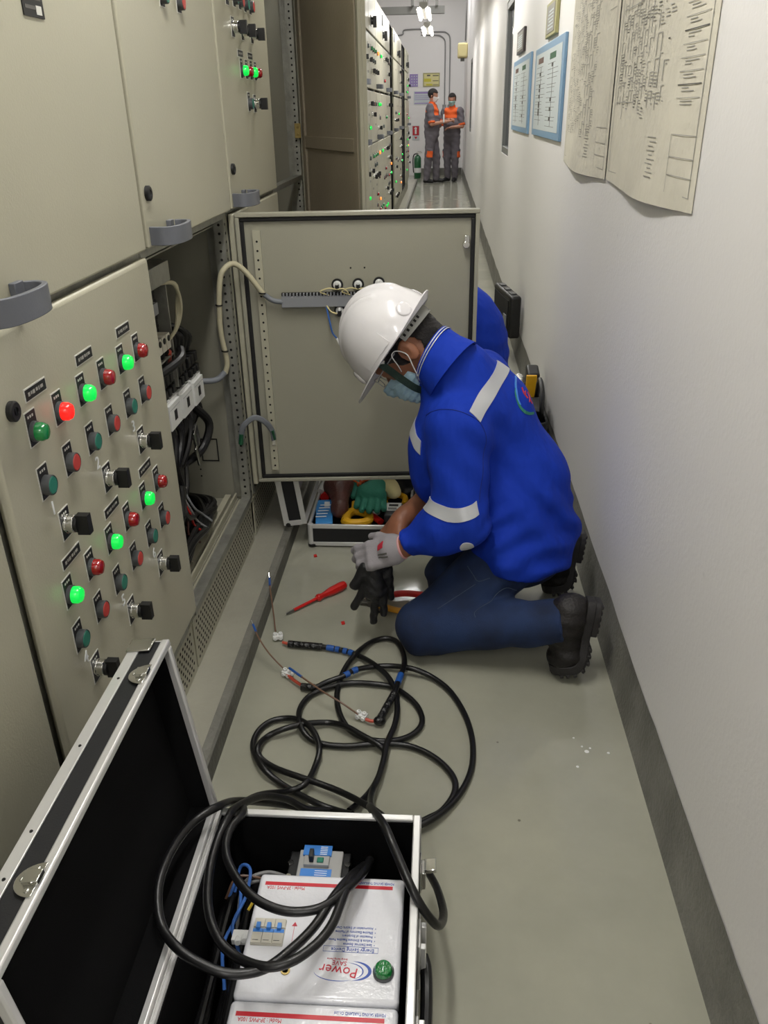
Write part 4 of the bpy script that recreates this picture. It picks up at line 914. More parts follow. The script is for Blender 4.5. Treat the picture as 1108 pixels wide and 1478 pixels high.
m = MB(); e = w_ + 0.0004; g = 0.003
lid_box(m, e, LW - e, la + e, lb - e, LT - e - g, LT - e); lid_box(m, LW - e - g, LW - e, la + e, lb - e, 0.006, LT - e); lid_box(m, e, e + g, la + e, lb - e, 0.006, LT - e); lid_box(m, e, LW - e, la + e, la + e + g, 0.006, LT - e); lid_box(m, e, LW - e, lb - e - g, lb - e, 0.006, LT - e)
m.build('lid_lining', 'lining', lid)
m = MB(); r0 = 0.0125
lid_box(m, LW - 0.0095, LW + 0.003, la - .003, lb + .003, -0.002, r0); lid_box(m, -0.001, 0.0095, la - .003, lb + .003, -0.002, r0); lid_box(m, 0.0095, LW - 0.0095, la - .003, la + 0.0095, -0.002, r0); lid_box(m, 0.0095, LW - 0.0095, lb - 0.0095, lb + .003, -0.002, r0)
m.build('lid_rim', 'alu', lid, bevel=0.003, seg=2)
m = MB()
for a, b_ in ((LW - 0.010, LW + 0.003),): lid_box(m, LW, LW + 0.003, la - .003, lb + .003, LT - 0.016, LT + .003); lid_box(m, LW - 0.022, LW, la - .003, lb + .003, LT, LT + 0.003)
lid_box(m, 0, LW, la - 0.003, la, LT - 0.018, LT + .003); lid_box(m, 0, LW, lb, lb + 0.003, LT - 0.018, LT + .003)
lid_box(m, LW - 0.018, LW + .003, la - 0.003, la, r0, LT - 0.018); lid_box(m, LW - 0.018, LW, lb, lb + 0.003, r0, LT - 0.018)
m.build('lid_edge_trim', 'alu', lid, bevel=0.001)
m = MB()
for y in (0.69, 0.84, 0.99, 0.62):
    c = hp + dv * (LW + 0.003) + yv * y + nv * (LT - 0.008); m.rev(c, dv, [(0, 0.0024), (0.0012, 0.002)], 8)
m.build('rivets', 'black', lid)
for y in (0.995, 0.617):
    m = MB(); c = hp + dv * (LW + 0.003) + yv * y + nv * 0.019
    m.prism([c - nv * 0.015 + nv * 0.030 * math.sin(q) + yv * 0.024 * math.cos(q) for q in np.linspace(0, math.pi, 16)], dv * 0.0025); m.rev(c + yv * 0.015 - nv * 0.006 + dv * 0.0025, dv, [(0, 0.004), (0.0015, 0.003)], 10); m.rev(c - yv * 0.015 - nv * 0.006 + dv * 0.0025, dv, [(0, 0.004), (0.0015, 0.003)], 10)
    m.obox(c + dv * 0.006 - nv * 0.008, dv * 0.0035, yv * 0.009, nv * 0.010); m.rev(c + dv * 0.0025 + nv * 0.007, dv, [(0, 0.003), (0.002, 0.002)], 8); m.build('lid_latch', 'chrome', lid, bevel=0.001)
for y0_, y1_ in ((lb - 0.03, lb + 0.004), (la - 0.004, la + 0.03)):
    m = MB(); lid_box(m, LW + 0.003, LW + 0.006, y0_, y1_, LT - 0.036, LT + 0.005); ye = (y1_ - .003, y1_) if y0_ > 0.8 else (y0_, y0_ + .003)
    lid_box(m, LW - 0.026, LW + 0.003, ye[0], ye[1], LT - 0.034, LT + 0.005); m.build('corner_cap', 'chrome', lid, bevel=0.003)

# two energy saving boxes lying in the case
def device_box(y0, y1, lab, first):
    x0, x1, zt = -0.298, -0.049, 0.222; up = (0, 0, 1); xd, yd = (-1, 0, 0), (0, -1, 0)
    r = thing('energy_saver_box', ((x0 + x1) / 2, (y0 + y1) / 2, 0.017), lab, 'electrical box', 'white enamelled boxes in the case')
    MB().box(x0, x1, y0, y1, 0.017, zt - 0.030).build('housing', 'enamel', r, bevel=0.006, seg=3)
    MB().box(x0 - 0.002, x1 + 0.002, y0 - 0.002, y1 + 0.002, zt - 0.030, zt).build('cover', 'enamel', r, bevel=0.008, seg=4)
    z = zt + 0.0003
    ys = y1 - 0.020
    MB().box(x0 + 0.010, x1 - 0.018, ys - 0.0034, ys + 0.0034, z - 0.0002, z + 0.0002).build('red_stripe', 'stripe_red', r)
    text('model_lettering', 'Model : 3P-PWS 100A', 0.0088, (-0.218, ys - 0.0052, z), xd, yd, 'stripe_red', r, squash=0.82)
    text('maker_lettering', 'POWER SAVING THAILAND Co.,Ltd', 0.0068, (x1 - 0.016, ys + 0.0105, z), xd, yd, 'ink_blue', r, squash=0.72)
    # model text is read from the far side: its top points at the camera
    if not first: return r
    m = MB(); m.box(-0.290, -0.238, 0.843, 0.888, zt, zt + 0.004, 0)
    for k in range(3):
        xa = -0.2895 + k * 0.0172; m.box(xa, xa + 0.0165, 0.8435, 0.862, zt + 0.004, zt + 0.007, 0); m.box(xa, xa + 0.0165, 0.862, 0.868, zt + 0.004, zt + 0.0075, 1); m.box(xa + 0.005, xa + 0.0115, 0.866, 0.876, zt + 0.004, zt + 0.013, 1)
        m.box(xa, xa + 0.0165, 0.872, 0.8875, zt + 0.0038, zt + 0.0065, 0); m.box(xa + 0.002, xa + 0.012, 0.8475, 0.8485, zt + 0.007, zt + 0.0073, 2)
    m.build('breaker_row', ['mcb', 'blue_label', 'ink_black'], r, bevel=0.0006)
    m = MB(); m.prism([(-0.2285, 0.880, z), (-0.2195, 0.880, z), (-0.224, 0.8875, z)], (0, 0, 0.0003)); m.box(-0.2244, -0.2238, 0.852, 0.880, z - 0.0002, z + 0.0002); m.build('warning_arrow', 'ink_red', r)
    for i, (s, c) in enumerate((('Accumulation of Electric Charge', 0), ('Effective Electricity of Machine', 0), ('Protection of Equipment', 0), ('Reduce & Eliminate Reactive Power', 0), ('Save Electrical Expense', 0))):
        text('bullet_lettering', '•  ' + s, 0.0062, (-0.090, 0.8805 - i * 0.0073 + 0.003, z), xd, yd, 'ink_blue', r, squash=0.80)
    text('headline', 'Energy Saving Device', 0.0088, (-0.090, 0.8455, z), xd, yd, 'ink_blue', r, squash=0.92)
    m = MB(); a, b_, c_, d_ = -0.172, -0.084, 0.8385, 0.8485
    for q in ((a, b_, c_, c_ + .0005), (a, b_, d_ - .0005, d_), (a, a + .0005, c_, d_), (b_ - .0005, b_, c_, d_)): m.box(q[0], q[1], q[2], q[3], z - 0.0002, z + 0.0002)
    m.build('headline_box', 'ink_blue', r)
    text('power_lettering', 'Power', 0.023, (-0.112, 0.8115, z), (-1, 0.10, 0), (-0.16, -1, 0), 'ink_red', r)
    text('save_lettering', 'SAVE', 0.0105, (-0.131, 0.8225, z), (-1, 0.06, 0), (-0.1, -1, 0), 'ink_red', r)
    text('small_lettering', 'Energy Saving Device', 0.0038, (-0.131, 0.8275, z), xd, yd, 'ink_red', r)
    m = MB()
    def arc(cx, cy, ra, rb, a0, a1, wd, mi):
        P = [];Q_ = []; n = 26
        for i in range(n + 1):
            a = math.radians(a0 + (a1 - a0) * i / n); ww = wd * math.sin(math.pi * i / n) + 0.0002
            P.append((cx + (ra + ww) * math.cos(a), cy + (rb + ww) * math.sin(a), z)); Q_.append((cx + ra * math.cos(a), cy + rb * math.sin(a), z))
        v = P + Q_; m.add(v, [(i, i + 1, n + 2 + i, n + 1 + i) for i in range(n)], mi)
    arc(-0.130, 0.808, 0.033, 0.016, -75, 75, 0.0050, 0); arc(-0.134, 0.807, 0.028, 0.014, -60, 80, 0.0018, 0); arc(-0.142, 0.806, 0.040, 0.015, -170, -60, 0.0012, 0)
    m.build('logo_swoosh', 'ink_blue', r, fix=False)
    m = MB(); m.rev((-0.073, 0.807, zt), (0, 0, 1), [(0, 0.0165), (0.005, 0.0165), (0.006, 0.015)], 22, 1); m.rev((-0.073, 0.807, zt + 0.005), (0, 0, 1), [(0, 0.0148), (0.005, 0.0146), (0.009, 0.0125), (0.0115, 0.007), (0.012, 0.0001)], 22, 0); m.build('green_lamp', ['glass_green', 'grey_bezel'], r)
    MB().rev((-0.226, 0.803, zt), (0, 0, 1), [(0, 0.0075), (0.002, 0.0075), (0.002, 0.005), (0, 0.005)], 20).build('keyhole_ring', 'brass', r)
    return r
device_box(0.760, 0.980, 'white power-saving device box with three blue-lever breakers and green lamp, lying in the open case', True)
device_box(0.520, 0.753, 'white power-saving device box nearest the camera, cut off by the bottom of the picture', False)
# moulded-case breaker behind the box
r = thing('circuit_breaker', (-0.205, 1.02, 0.10), 'blue and grey circuit breaker standing behind the white box in the case', 'circuit breaker')
m = MB(); m.box(-0.262, -0.150, 0.99, 1.062, 0.018, 0.185, 0); m.box(-0.243, -0.163, 0.995, 1.055, 0.185, 0.198, 1); m.build('body', ['black', 'breaker_grey'], r, bevel=0.002)
m = MB(); m.box(-0.236, -0.184, 1.040, 1.062, 0.1985, 0.202, 0); m.box(-0.236, -0.180, 0.994, 1.012, 0.1985, 0.200, 0); m.build('blue_label', 'blue_label', r)
m = MB()
for k in range(5): m.box(-0.205, -0.192, 1.0415 + k * 0.004, 1.043 + k * 0.004, 0.202, 0.2024)
for k in range(3): m.box(-0.210, -0.188, 0.998 + k * 0.0045, 0.9992 + k * 0.0045, 0.200, 0.2004)
m.build('label_print', 'ink_white', r)
m = MB(); m.box(-0.232, -0.186, 1.016, 1.036, 0.1985, 0.206, 0); m.box(-0.222, -0.214, 1.020, 1.038, 0.206, 0.222, 1); m.box(-0.208, -0.196, 1.020, 1.030, 0.206, 0.209, 2); m.build('toggle', ['breaker_grey', 'black', 'glove_green'], r, bevel=0.001)
m = MB()
for x in (-0.258, -0.154):
    for k in range(2): m.cyl((x, 1.003 + k * 0.03, 0.185), (x, 1.003 + k * 0.03, 0.19), 0.005, n=10)
m.build('terminal_screws', 'chrome', r)
m = MB()
for k in range(2): MB().tube([(-0.262, 1.02 - k * 0.012, 0.165), (-0.30, 1.018 - k * 0.015, 0.178), (-0.335, 1.0 - k * 0.01, 0.176), (-0.345, 0.985, 0.15), (-0.35, 0.96, 0.10)], 0.0035, 8).build('grey_lead', 'wire_grey', r)
# leads lying down the left side of the case
rr = random.Random(11)
r = thing('cable_bundle', (-0.345, 0.8, 0.017), 'bundle of black leads stuffed down the left side of the open case', 'cable')
for k in range(9):
    x = -0.383 + 0.0095 * k * 0.9; z = 0.05 + 0.03 * (k % 4)
    MB().tube([(x, 1.05 - 0.02 * (k % 3), z), (x + rr.uniform(-.006, .006), 0.95, z + 0.02 + rr.uniform(-.01, .02)), (x + rr.uniform(-.006, .006), 0.83, z + rr.uniform(0, .03)), (x + rr.uniform(-.006, .006), 0.70, z + 0.01), (x, 0.55, z + rr.uniform(-.01, .02))], 0.0065, 8).build('lead', 'rubber', r)
r = thing('blue_leads', (-0.33, 0.95, 0.1), 'light blue leads with a white connector beside the white box in the case', 'cable')
MB().tube([(-0.318, 0.865, 0.17), (-0.335, 0.90, 0.19), (-0.322, 0.95, 0.20), (-0.325, 1.0, 0.205), (-0.345, 1.01, 0.20), (-0.352, 0.98, 0.17)], 0.003, 8).build('blue_wire', 'wire_blue', r)
MB().tube([(-0.335, 0.82, 0.14), (-0.345, 0.87, 0.18), (-0.330, 0.93, 0.19), (-0.345, 0.99, 0.195), (-0.36, 0.97, 0.17)], 0.003, 8).build('blue_wire', 'wire_blue', r)
m = MB()
for k in range(3): m.rev((-0.322 + 0.010 * k, 0.882 + 0.004 * k, 0.19), (0.2, -0.9, 0.3), [(0, 0.0055), (0.02, 0.0055)], 8)
m.box(-0.330, -0.296, 0.868, 0.888, 0.185, 0.197); m.build('connector', 'white_plastic', r, bevel=0.001)
MB().tube([(-0.315, 0.93, 0.19), (-0.305, 0.945, 0.20), (-0.300, 0.965, 0.19)], 0.0028, 6).build('yellow_wire', 'wire_yellow', r)
MB().tube([(-0.365, 0.965, 0.17), (-0.350, 0.995, 0.19), (-0.31, 1.0, 0.185), (-0.295, 1.005, 0.17)], 0.0025, 6).build('brown_wire', 'wire_brown', r)
# ================================================================ TEST LEADS ON THE FLOOR
C1 = [(-0.433, 1.953, 0.012), (-0.385, 1.952, 0.012), (-0.331, 1.942, 0.012), (-0.294, 1.935, 0.012), (-0.248, 1.92, 0.012), (-0.201, 1.888, 0.014), (-0.162, 1.84, 0.024), (-0.128, 1.794, 0.024), (-0.106, 1.739, 0.022), (-0.096, 1.663, 0.026), (-0.1, 1.598, 0.024), (-0.115, 1.532, 0.026), (-0.119, 1.482, 0.024), (-0.127, 1.424, 0.024), (-0.138, 1.371, 0.03), (-0.136, 1.305, 0.06), (-0.118, 1.208, 0.13), (-0.121, 1.143, 0.22), (-0.087, 1.041, 0.285), (-0.065, 0.989, 0.285), (-0.036, 0.922, 0.28), (-0.013, 0.9, 0.25), (0.011, 0.91, 0.2), (0.021, 0.971, 0.15), (0.01, 1.061, 0.1), (-0.009, 1.126, 0.07)]
C2 = [(-0.363, 1.757, 0.012), (-0.327, 1.752, 0.014), (-0.295, 1.775, 0.016), (-0.249, 1.797, 0.022), (-0.223, 1.82, 0.024), (-0.176, 1.845, 0.018), (-0.12, 1.851, 0.018), (-0.063, 1.831, 0.026), (-0.014, 1.817, 0.014), (0.034, 1.77, 0.01), (0.066, 1.704, 0.01), (0.087, 1.632, 0.01), (0.096, 1.559, 0.01), (0.092, 1.481, 0.01), (0.073, 1.416, 0.01), (0.043, 1.359, 0.012), (0.009, 1.314, 0.02), (-0.029, 1.285, 0.02), (-0.067, 1.274, 0.014)]
C3 = [(-0.14, 1.624, 0.02), (-0.127, 1.671, 0.014), (-0.106, 1.713, 0.034), (-0.096, 1.782, 0.03), (-0.086, 1.838, 0.03), (-0.092, 1.921, 0.012), (-0.113, 1.979, 0.01), (-0.147, 1.996, 0.01), (-0.187, 1.976, 0.01), (-0.218, 1.912, 0.024), (-0.245, 1.859, 0.018), (-0.26, 1.799, 0.012), (-0.262, 1.726, 0.01), (-0.247, 1.656, 0.01), (-0.218, 1.599, 0.01), (-0.18, 1.566, 0.012), (-0.141, 1.552, 0.014), (-0.098, 1.557, 0.012), (-0.061, 1.577, 0.01), (-0.037, 1.607, 0.01), (-0.031, 1.646, 0.01), (-0.046, 1.694, 0.01), (-0.074, 1.731, 0.012), (-0.116, 1.769, 0.01), (-0.171, 1.778, 0.012), (-0.227, 1.781, 0.01), (-0.273, 1.765, 0.012), (-0.312, 1.742, 0.012), (-0.341, 1.712, 0.01), (-0.353, 1.658, 0.012), (-0.338, 1.587, 0.024), (-0.311, 1.554, 0.014), (-0.271, 1.538, 0.01), (-0.215, 1.534, 0.01), (-0.165, 1.538, 0.014), (-0.122, 1.544, 0.014), (-0.066, 1.543, 0.01), (-0.016, 1.519, 0.01), (0.026, 1.478, 0.01), (0.05, 1.431, 0.01), (0.046, 1.384, 0.01), (0.02, 1.338, 0.01), (-0.013, 1.313, 0.01), (-0.045, 1.292, 0.01)]
C4 = [(-0.175, 1.28, 0.05), (-0.217, 1.319, 0.02), (-0.256, 1.334, 0.02), (-0.314, 1.373, 0.012), (-0.367, 1.409, 0.012), (-0.409, 1.443, 0.024), (-0.446, 1.516, 0.01), (-0.448, 1.57, 0.01), (-0.424, 1.614, 0.01), (-0.381, 1.628, 0.012), (-0.338, 1.607, 0.022), (-0.302, 1.563, 0.03), (-0.279, 1.507, 0.026), (-0.283, 1.462, 0.012), (-0.295, 1.39, 0.026), (-0.334, 1.365, 0.024), (-0.372, 1.289, 0.09), (-0.372, 1.158, 0.2), (-0.347, 1.068, 0.27), (-0.357, 1.019, 0.285), (-0.355, 0.974, 0.285), (-0.333, 0.93, 0.285), (-0.295, 0.885, 0.29), (-0.255, 0.862, 0.29), (-0.214, 0.855, 0.29), (-0.172, 0.866, 0.29), (-0.141, 0.906, 0.28), (-0.118, 0.967, 0.25), (-0.112, 1.027, 0.21)]
C5 = [(-0.185, 1.309, 0.03), (-0.154, 1.369, 0.012), (-0.136, 1.408, 0.012), (-0.123, 1.461, 0.012), (-0.119, 1.512, 0.012), (-0.136, 1.528, 0.024), (-0.179, 1.557, 0.026), (-0.22, 1.588, 0.024), (-0.268, 1.615, 0.012), (-0.324, 1.598, 0.022), (-0.377, 1.574, 0.024), (-0.419, 1.556, 0.012), (-0.431, 1.504, 0.024), (-0.42, 1.481, 0.012), (-0.381, 1.451, 0.012), (-0.326, 1.418, 0.022), (-0.27, 1.395, 0.024), (-0.214, 1.369, 0.026), (-0.157, 1.315, 0.05), (-0.106, 1.233, 0.1), (-0.087, 1.146, 0.16)]
C6 = [(-0.231, 1.308, 0.03), (-0.274, 1.281, 0.06), (-0.312, 1.268, 0.1), (-0.35, 1.216, 0.16), (-0.364, 1.093, 0.26), (-0.366, 1.036, 0.29), (-0.374, 0.991, 0.285), (-0.373, 0.932, 0.28), (-0.358, 0.865, 0.28), (-0.33, 0.813, 0.28), (-0.295, 0.783, 0.28), (-0.248, 0.762, 0.29), (-0.211, 0.766, 0.295), (-0.178, 0.792, 0.295), (-0.154, 0.83, 0.295), (-0.143, 0.887, 0.285), (-0.135, 0.947, 0.26), (-0.114, 1.018, 0.21)]
C7 = [(-0.255, 1.303, 0.03), (-0.324, 1.291, 0.06), (-0.38, 1.164, 0.2), (-0.386, 1.054, 0.3), (-0.417, 1.008, 0.31), (-0.432, 0.946, 0.32), (-0.436, 0.885, 0.32), (-0.429, 0.843, 0.31), (-0.411, 0.808, 0.3), (-0.38, 0.778, 0.3), (-0.346, 0.761, 0.295), (-0.307, 0.75, 0.29), (-0.275, 0.753, 0.285), (-0.241, 0.765, 0.285), (-0.209, 0.797, 0.285), (-0.181, 0.836, 0.285), (-0.159, 0.886, 0.285), (-0.139, 0.947, 0.26), (-0.121, 1.015, 0.21)]
W1 = [(-0.53, 2.196, 0.09), (-0.52, 2.151, 0.09), (-0.503, 2.088, 0.075), (-0.49, 2.043, 0.05), (-0.479, 2.001, 0.02)]
W2 = [(-0.528, 1.936, 0.09), (-0.504, 1.889, 0.08), (-0.473, 1.852, 0.06), (-0.448, 1.84, 0.035), (-0.425, 1.826, 0.02)]
W3 = [(-0.402, 1.801, 0.04), (-0.359, 1.751, 0.05), (-0.297, 1.695, 0.05), (-0.24, 1.66, 0.04), (-0.196, 1.641, 0.02)]
R1 = [(-0.41, 1.805, 0.015), (-0.391, 1.785, 0.014), (-0.362, 1.759, 0.014)]
R2 = [(-0.176, 1.629, 0.015), (-0.159, 1.624, 0.014), (-0.144, 1.629, 0.016)]
K = [(-0.47, 1.987, 0.012), (-0.411, 1.812, 0.012), (-0.188, 1.644, 0.012)]
def cable(pts, lab, r=0.0076, name='power_cable'):
    pts = [(x, y, max(z, r + 0.0008)) for x, y, z in pts]
    o = MB().tube(pts, r, 12, smooth=7).build(name, 'rubber', None, at=(pts[0][0], pts[0][1], 0)); return tag(o, lab, 'cable', 'thick black test leads looped over the floor')
def sleeve(o, pts, i0, i1, t0, t1, m_, rr=0.0092, name='blue_tape'):
    a = np.array(pts[i0]) + (np.array(pts[i1]) - np.array(pts[i0])) * t0; b = np.array(pts[i0]) + (np.array(pts[i1]) - np.array(pts[i0])) * t1
    a[2] = max(a[2], rr); b[2] = max(b[2], rr)
    MB().tube([a, (a + b) / 2, b], rr, 12, smooth=3).build(name, m_, o)
def connector(o, c, ang):
    m = MB(); A = np.array([math.cos(ang), math.sin(ang), 0]); B = np.array([-A[1], A[0], 0]); c = np.array(c, float)
    m.obox(c + (0, 0, 0.002), A * 0.015, B * 0.009, (0, 0, 0.006))
    for s in (-1, 1): m.rev(c + A * 0.008 * s + (0, 0, 0.007), (0, 0, 1), [(0, 0.006), (0.008, 0.006), (0.008, 0.003), (0.003, 0.003)], 12); m.rev(c + A * 0.008 * s - B * 0.012, B, [(0, 0.0055), (0.024, 0.0055)], 12)
    return m.build('terminal_connector', 'white_plastic', o, bevel=0.0008)
c1 = cable(C1, 'black test lead with blue tape that loops over the right side of the open case')
sleeve(c1, C1, 0, 2, 0, 1, 'tape', 0.0105, 'black_tape'); sleeve(c1, C1, 2, 3, 0.4, 1, 'tape_blue'); sleeve(c1, C1, 3, 4, 0.1, 0.35, 'tape_blue'); sleeve(c1, C1, 3, 4, 0.6, 0.85, 'tape_blue'); sleeve(c1, C1, 4, 5, 0.0, 0.25, 'tape_blue')
c2 = cable(C2, 'black test lead making the widest outer loop on the floor towards the right')
sleeve(c2, C2, 0, 1, 0, 1, 'tape', 0.0105, 'black_tape'); sleeve(c2, C2, 3, 4, 0, 0.45, 'tape_blue'); sleeve(c2, C2, 3, 4, 0.75, 1, 'tape_blue'); sleeve(c2, C2, 4, 5, 0, 0.15, 'tape_blue')
c3 = cable(C3, 'black test lead with taped blob end coiled twice around the middle of the floor')
sleeve(c3, C3, 0, 2, 0, 1, 'tape', 0.010, 'black_tape'); sleeve(c3, C3, 2, 3, 0.65, 1, 'tape_blue'); sleeve(c3, C3, 3, 4, 0.0, 0.3, 'tape_blue')
MB().ell((C3[0][0], C3[0][1], 0.016), (0.016, 0.013, 0.013)).build('taped_end', 'tape', c3)
c4 = cable(C4, 'black lead looping low on the left of the floor and into the open case')
c5 = cable(C5, 'black lead crossing the coil diagonally down to the rear rim of the case')
c6 = cable(C6, 'black lead making the inner loop over the white box in the case')
c7 = cable(C7, 'black lead making the outer loop over the case hinge and lid')
for o, k, a, wires in ((c1, K[0], 0.2, (('wire_brown', W1, 0.0022),)), (c2, K[1], -0.5, (('wire_brown', W2, 0.0022),)), (c3, K[2], -0.4, (('wire_brown', W3, 0.0024),))):
    cn = connector(o, (k[0], k[1], k[2]), a)
    for nm, P, r_ in wires: MB().tube(P, r_, 8).build('thin_wire', nm, o)
MB().tube(W1[:2], 0.0035, 8, smooth=0).build('blue_ferrule', 'tape_blue', c1); MB().tube([W1[0], (W1[0][0] - 0.003, W1[0][1] + 0.012, W1[0][2] + 0.012)], 0.0015, 6, smooth=0).build('bare_tip', 'chrome', c1)
MB().tube([W2[0], tuple((np.array(W2[0]) * 0.4 + np.array(W2[1]) * 0.6))], 0.0033, 8, smooth=0).build('blue_ferrule', 'tape_blue', c2)
MB().tube([W2[0], (W2[0][0] - 0.006, W2[0][1] + 0.006, W2[0][2] + 0.010)], 0.0015, 6, smooth=0).build('bare_tip', 'chrome', c2)
MB().tube([W3[0], W3[1]], 0.0036, 8, smooth=0).build('blue_ferrule', 'tape_blue', c3)
MB().tube(R1, 0.0045, 8).build('red_core', 'wire_red', c2); MB().tube(R2, 0.0045, 8).build('red_core', 'wire_red', c3)
MB().tube([(C1[0][0] - 0.018, C1[0][1] + 0.006, 0.013), C1[0]], 0.0045, 8, smooth=0).build('red_core', 'wire_red', c1)

# ================================================================ TOOLS ON THE FLOOR
a = np.array((-0.468, 2.118, 0.008)); b = np.array((-0.298, 2.288, 0.017)); ax = unit(b - a); Lh = np.linalg.norm(b - a)
r = thing('screwdriver', tuple((a + b) / 2 * (1, 1, 0)), 'red insulated screwdriver lying on the floor left of the black gloves', 'screwdriver')
MB().rev(a, ax, [(0, 0.0022), (0.004, 0.0032), (0.035, 0.0034)], 10).build('blade', 'steel', r)
MB().rev(a, ax, [(0.030, 0.0050), (Lh * 0.50, 0.0052)], 12).build('insulated_shaft', 'tool_red', r)
MB().rev(a, ax, [(Lh * .50, 0.008), (Lh * .52, 0.0125), (Lh * .55, 0.0125), (Lh * .58, 0.0090), (Lh * .64, 0.0100), (Lh * .68, 0.0118), (Lh * .76, 0.0150), (Lh * .90, 0.0155), (Lh * .98, 0.0135), (Lh * 1.0, 0.007)], 8).build('handle', 'tool_red', r, bevel=0.001)
r = thing('cable_cutter', (-0.12, 2.18, 0), 'red and yellow handled cable cutter on the floor beside the kneeling man\'s knee', 'cutter')
MB().tube([(-0.20, 2.195, 0.012), (-0.165, 2.215, 0.016), (-0.11, 2.232, 0.020), (-0.04, 2.225, 0.020), (0.01, 2.21, 0.016)], 0.0125, 10, flat=0.8).build('red_handle', 'tool_red', r)
MB().tube([(-0.20, 2.185, 0.012), (-0.165, 2.165, 0.012), (-0.11, 2.142, 0.012), (-0.04, 2.145, 0.012), (0.01, 2.16, 0.012)], 0.0115, 10, flat=0.8).build('yellow_handle', 'tool_yellow', r)
MB().cyl((-0.205, 2.19, 0.002), (-0.205, 2.19, 0.024), 0.016, n=14).build('pivot', 'steel', r)
m = MB(); m.prism([(-0.205, 2.200, 0.008), (-0.255, 2.205, 0.008), (-0.262, 2.19, 0.008), (-0.235, 2.182, 0.008), (-0.205, 2.18, 0.008)], (0, 0, 0.008)); m.build('jaws', 'steel', r, bevel=0.001)
rr = random.Random(2)
for i, (x, y) in enumerate(((-0.43, 2.50), (-0.285, 2.083))):
    m = MB(); m.obox((x, y, 0.002), (0.005, 0.002, 0), (-0.002, 0.007, 0), (0, 0, 0.0016)); o = m.build('red_scrap', 'tool_red', None, at=(x, y, 0)); tag(o, 'tiny red scrap of insulation on the floor %s' % ('near the far tool case' if i == 0 else 'left of the denim knee'), 'scrap', 'red scraps of insulation')
for x, y, s in ((0.375, 1.553, .006), (0.385, 1.565, .003), (0.366, 1.57, .003), (0.427, 1.55, .004), (0.35, 1.60, .003), (0.345, 1.50, .004)):
    m = MB(); m.rev((x, y, 0.0002), (0, 0, 1), [(0, s), (0.0008, s * 0.8)], 7); o = m.build('paint_fleck', 'white_plastic', None, at=(x, y, 0)); tag(o, 'tiny white paint fleck on the floor below the boot', 'paint fleck', 'white paint flecks on the floor')

# ================================================================ FAR TOOL CASE UNDER THE SWUNG-OUT DOOR
TX0, TX1, TY0, TY1, TZ = -0.462, -0.092, 2.567, 2.975, 0.092
tc = thing('tool_case', ((TX0 + TX1) / 2, (TY0 + TY1) / 2, 0), 'open aluminium and black tool case full of tools under the swung-out cabinet door', 'tool case')
m = MB(); t = 0.006
m.box(TX0 + .002, TX1 - .002, TY0 + .002, TY1 - .002, 0.008, 0.013)
for (a, b_, c_, d_) in ((TX0 + .002, TX0 + t, TY0 + .002, TY1 - .002), (TX1 - t, TX1 - .002, TY0 + .002, TY1 - .002), (TX0 + t, TX1 - t, TY0 + .002, TY0 + t), (TX0 + t, TX1 - t, TY1 - t, TY1 - .002)): m.box(a, b_, c_, d_, 0.013, TZ - 0.008)
m.build('tray', 'panel_black', tc)
MB().box(TX0 + t, TX1 - t, TY0 + t, TY1 - t, 0.0135, 0.050).build('foam', 'lining', tc)
m = MB()
for z0, z1 in ((0.006, 0.022), (TZ - 0.016, TZ)):
    for (a, b_, c_, d_) in ((TX0, TX0 + .009, TY0, TY1), (TX1 - .009, TX1, TY0, TY1), (TX0 + .009, TX1 - .009, TY0, TY0 + .009), (TX0 + .009, TX1 - .009, TY1 - .009, TY1)):
        if z0 < 0.01 : m.box(a + (0 if a == TX0 or a > TX0 + .01 else 0), b_, c_, d_, z0, z1)
        else: m.box(a, b_, c_, d_, z0, z1)
m.build('rails', 'alu', tc, bevel=0.002)
m = MB()
for x in (TX0 + 0.008, TX1 - 0.008):
    for y in (TY0 + 0.008, TY1 - 0.008): m.cyl((x, y, 0.006), (x, y, TZ - 0.0005), 0.0105, n=14)
m.build('corner_posts', 'alu', tc)
for x in (TX0 + 0.012, TX1 - 0.012):
    for y in (TY0 + 0.012, TY1 - 0.012): MB().rev((x, y, 0.0002), (0, 0, 1), [(0, 0.012), (0.002, 0.017), (0.013, 0.017)], 14).build('foot', 'rubber', tc)
an = math.radians(97); hp = np.array((TX0 - 0.004, 0, TZ + 0.004)); dv = np.array((math.cos(an), 0, math.sin(an))); nv = np.array((-math.sin(an), 0, math.cos(an)))
m = MB(); LWt, LTt = 0.34, 0.080
lid_box(m, 0.004, LWt, TY0 + .004, TY1 - .004, LTt - 0.006, LTt); lid_box(m, 0.004, LWt, TY0 + .002, TY0 + .008, 0.004, LTt - .006); lid_box(m, 0.004, LWt, TY1 - .008, TY1 - .002, 0.004, LTt - .006); lid_box(m, LWt - .006, LWt, TY0 + .008, TY1 - .008, 0.004, LTt - .006)
l2 = m.build('lid', 'panel_black', tc)
m = MB(); lid_box(m, 0.006, LWt - .008, TY0 + .0085, TY1 - .0085, LTt - 0.009, LTt - 0.0065); m.build('lid_lining', 'glove_grey', l2)
m = MB()
for a, b_ in ((-0.002, 0.017), (LTt - 0.019, LTt + .002)):
    lid_box(m, 0.0, LWt + .002, TY0 - .001, TY0 + .0015, a, b_); lid_box(m, LWt, LWt + .003, TY0, TY1, a, b_)
lid_box(m, -0.002, 0.018, TY0 - .0012, TY0 + .0014, 0.017, LTt - 0.019); lid_box(m, 0.0, 0.006, TY0, TY1, 0, 0.016)
m.build('lid_rails', 'alu', l2, bevel=0.001)
lidpivot = hp
m = MB(); q = hp + nv * 0.066 + dv * 0.004; m.ell((q[0], TY0 + 0.010, q[2] - 0.002), (0.016, 0.014, 0.014)); m.build('corner_bumper', 'rubber', l2)
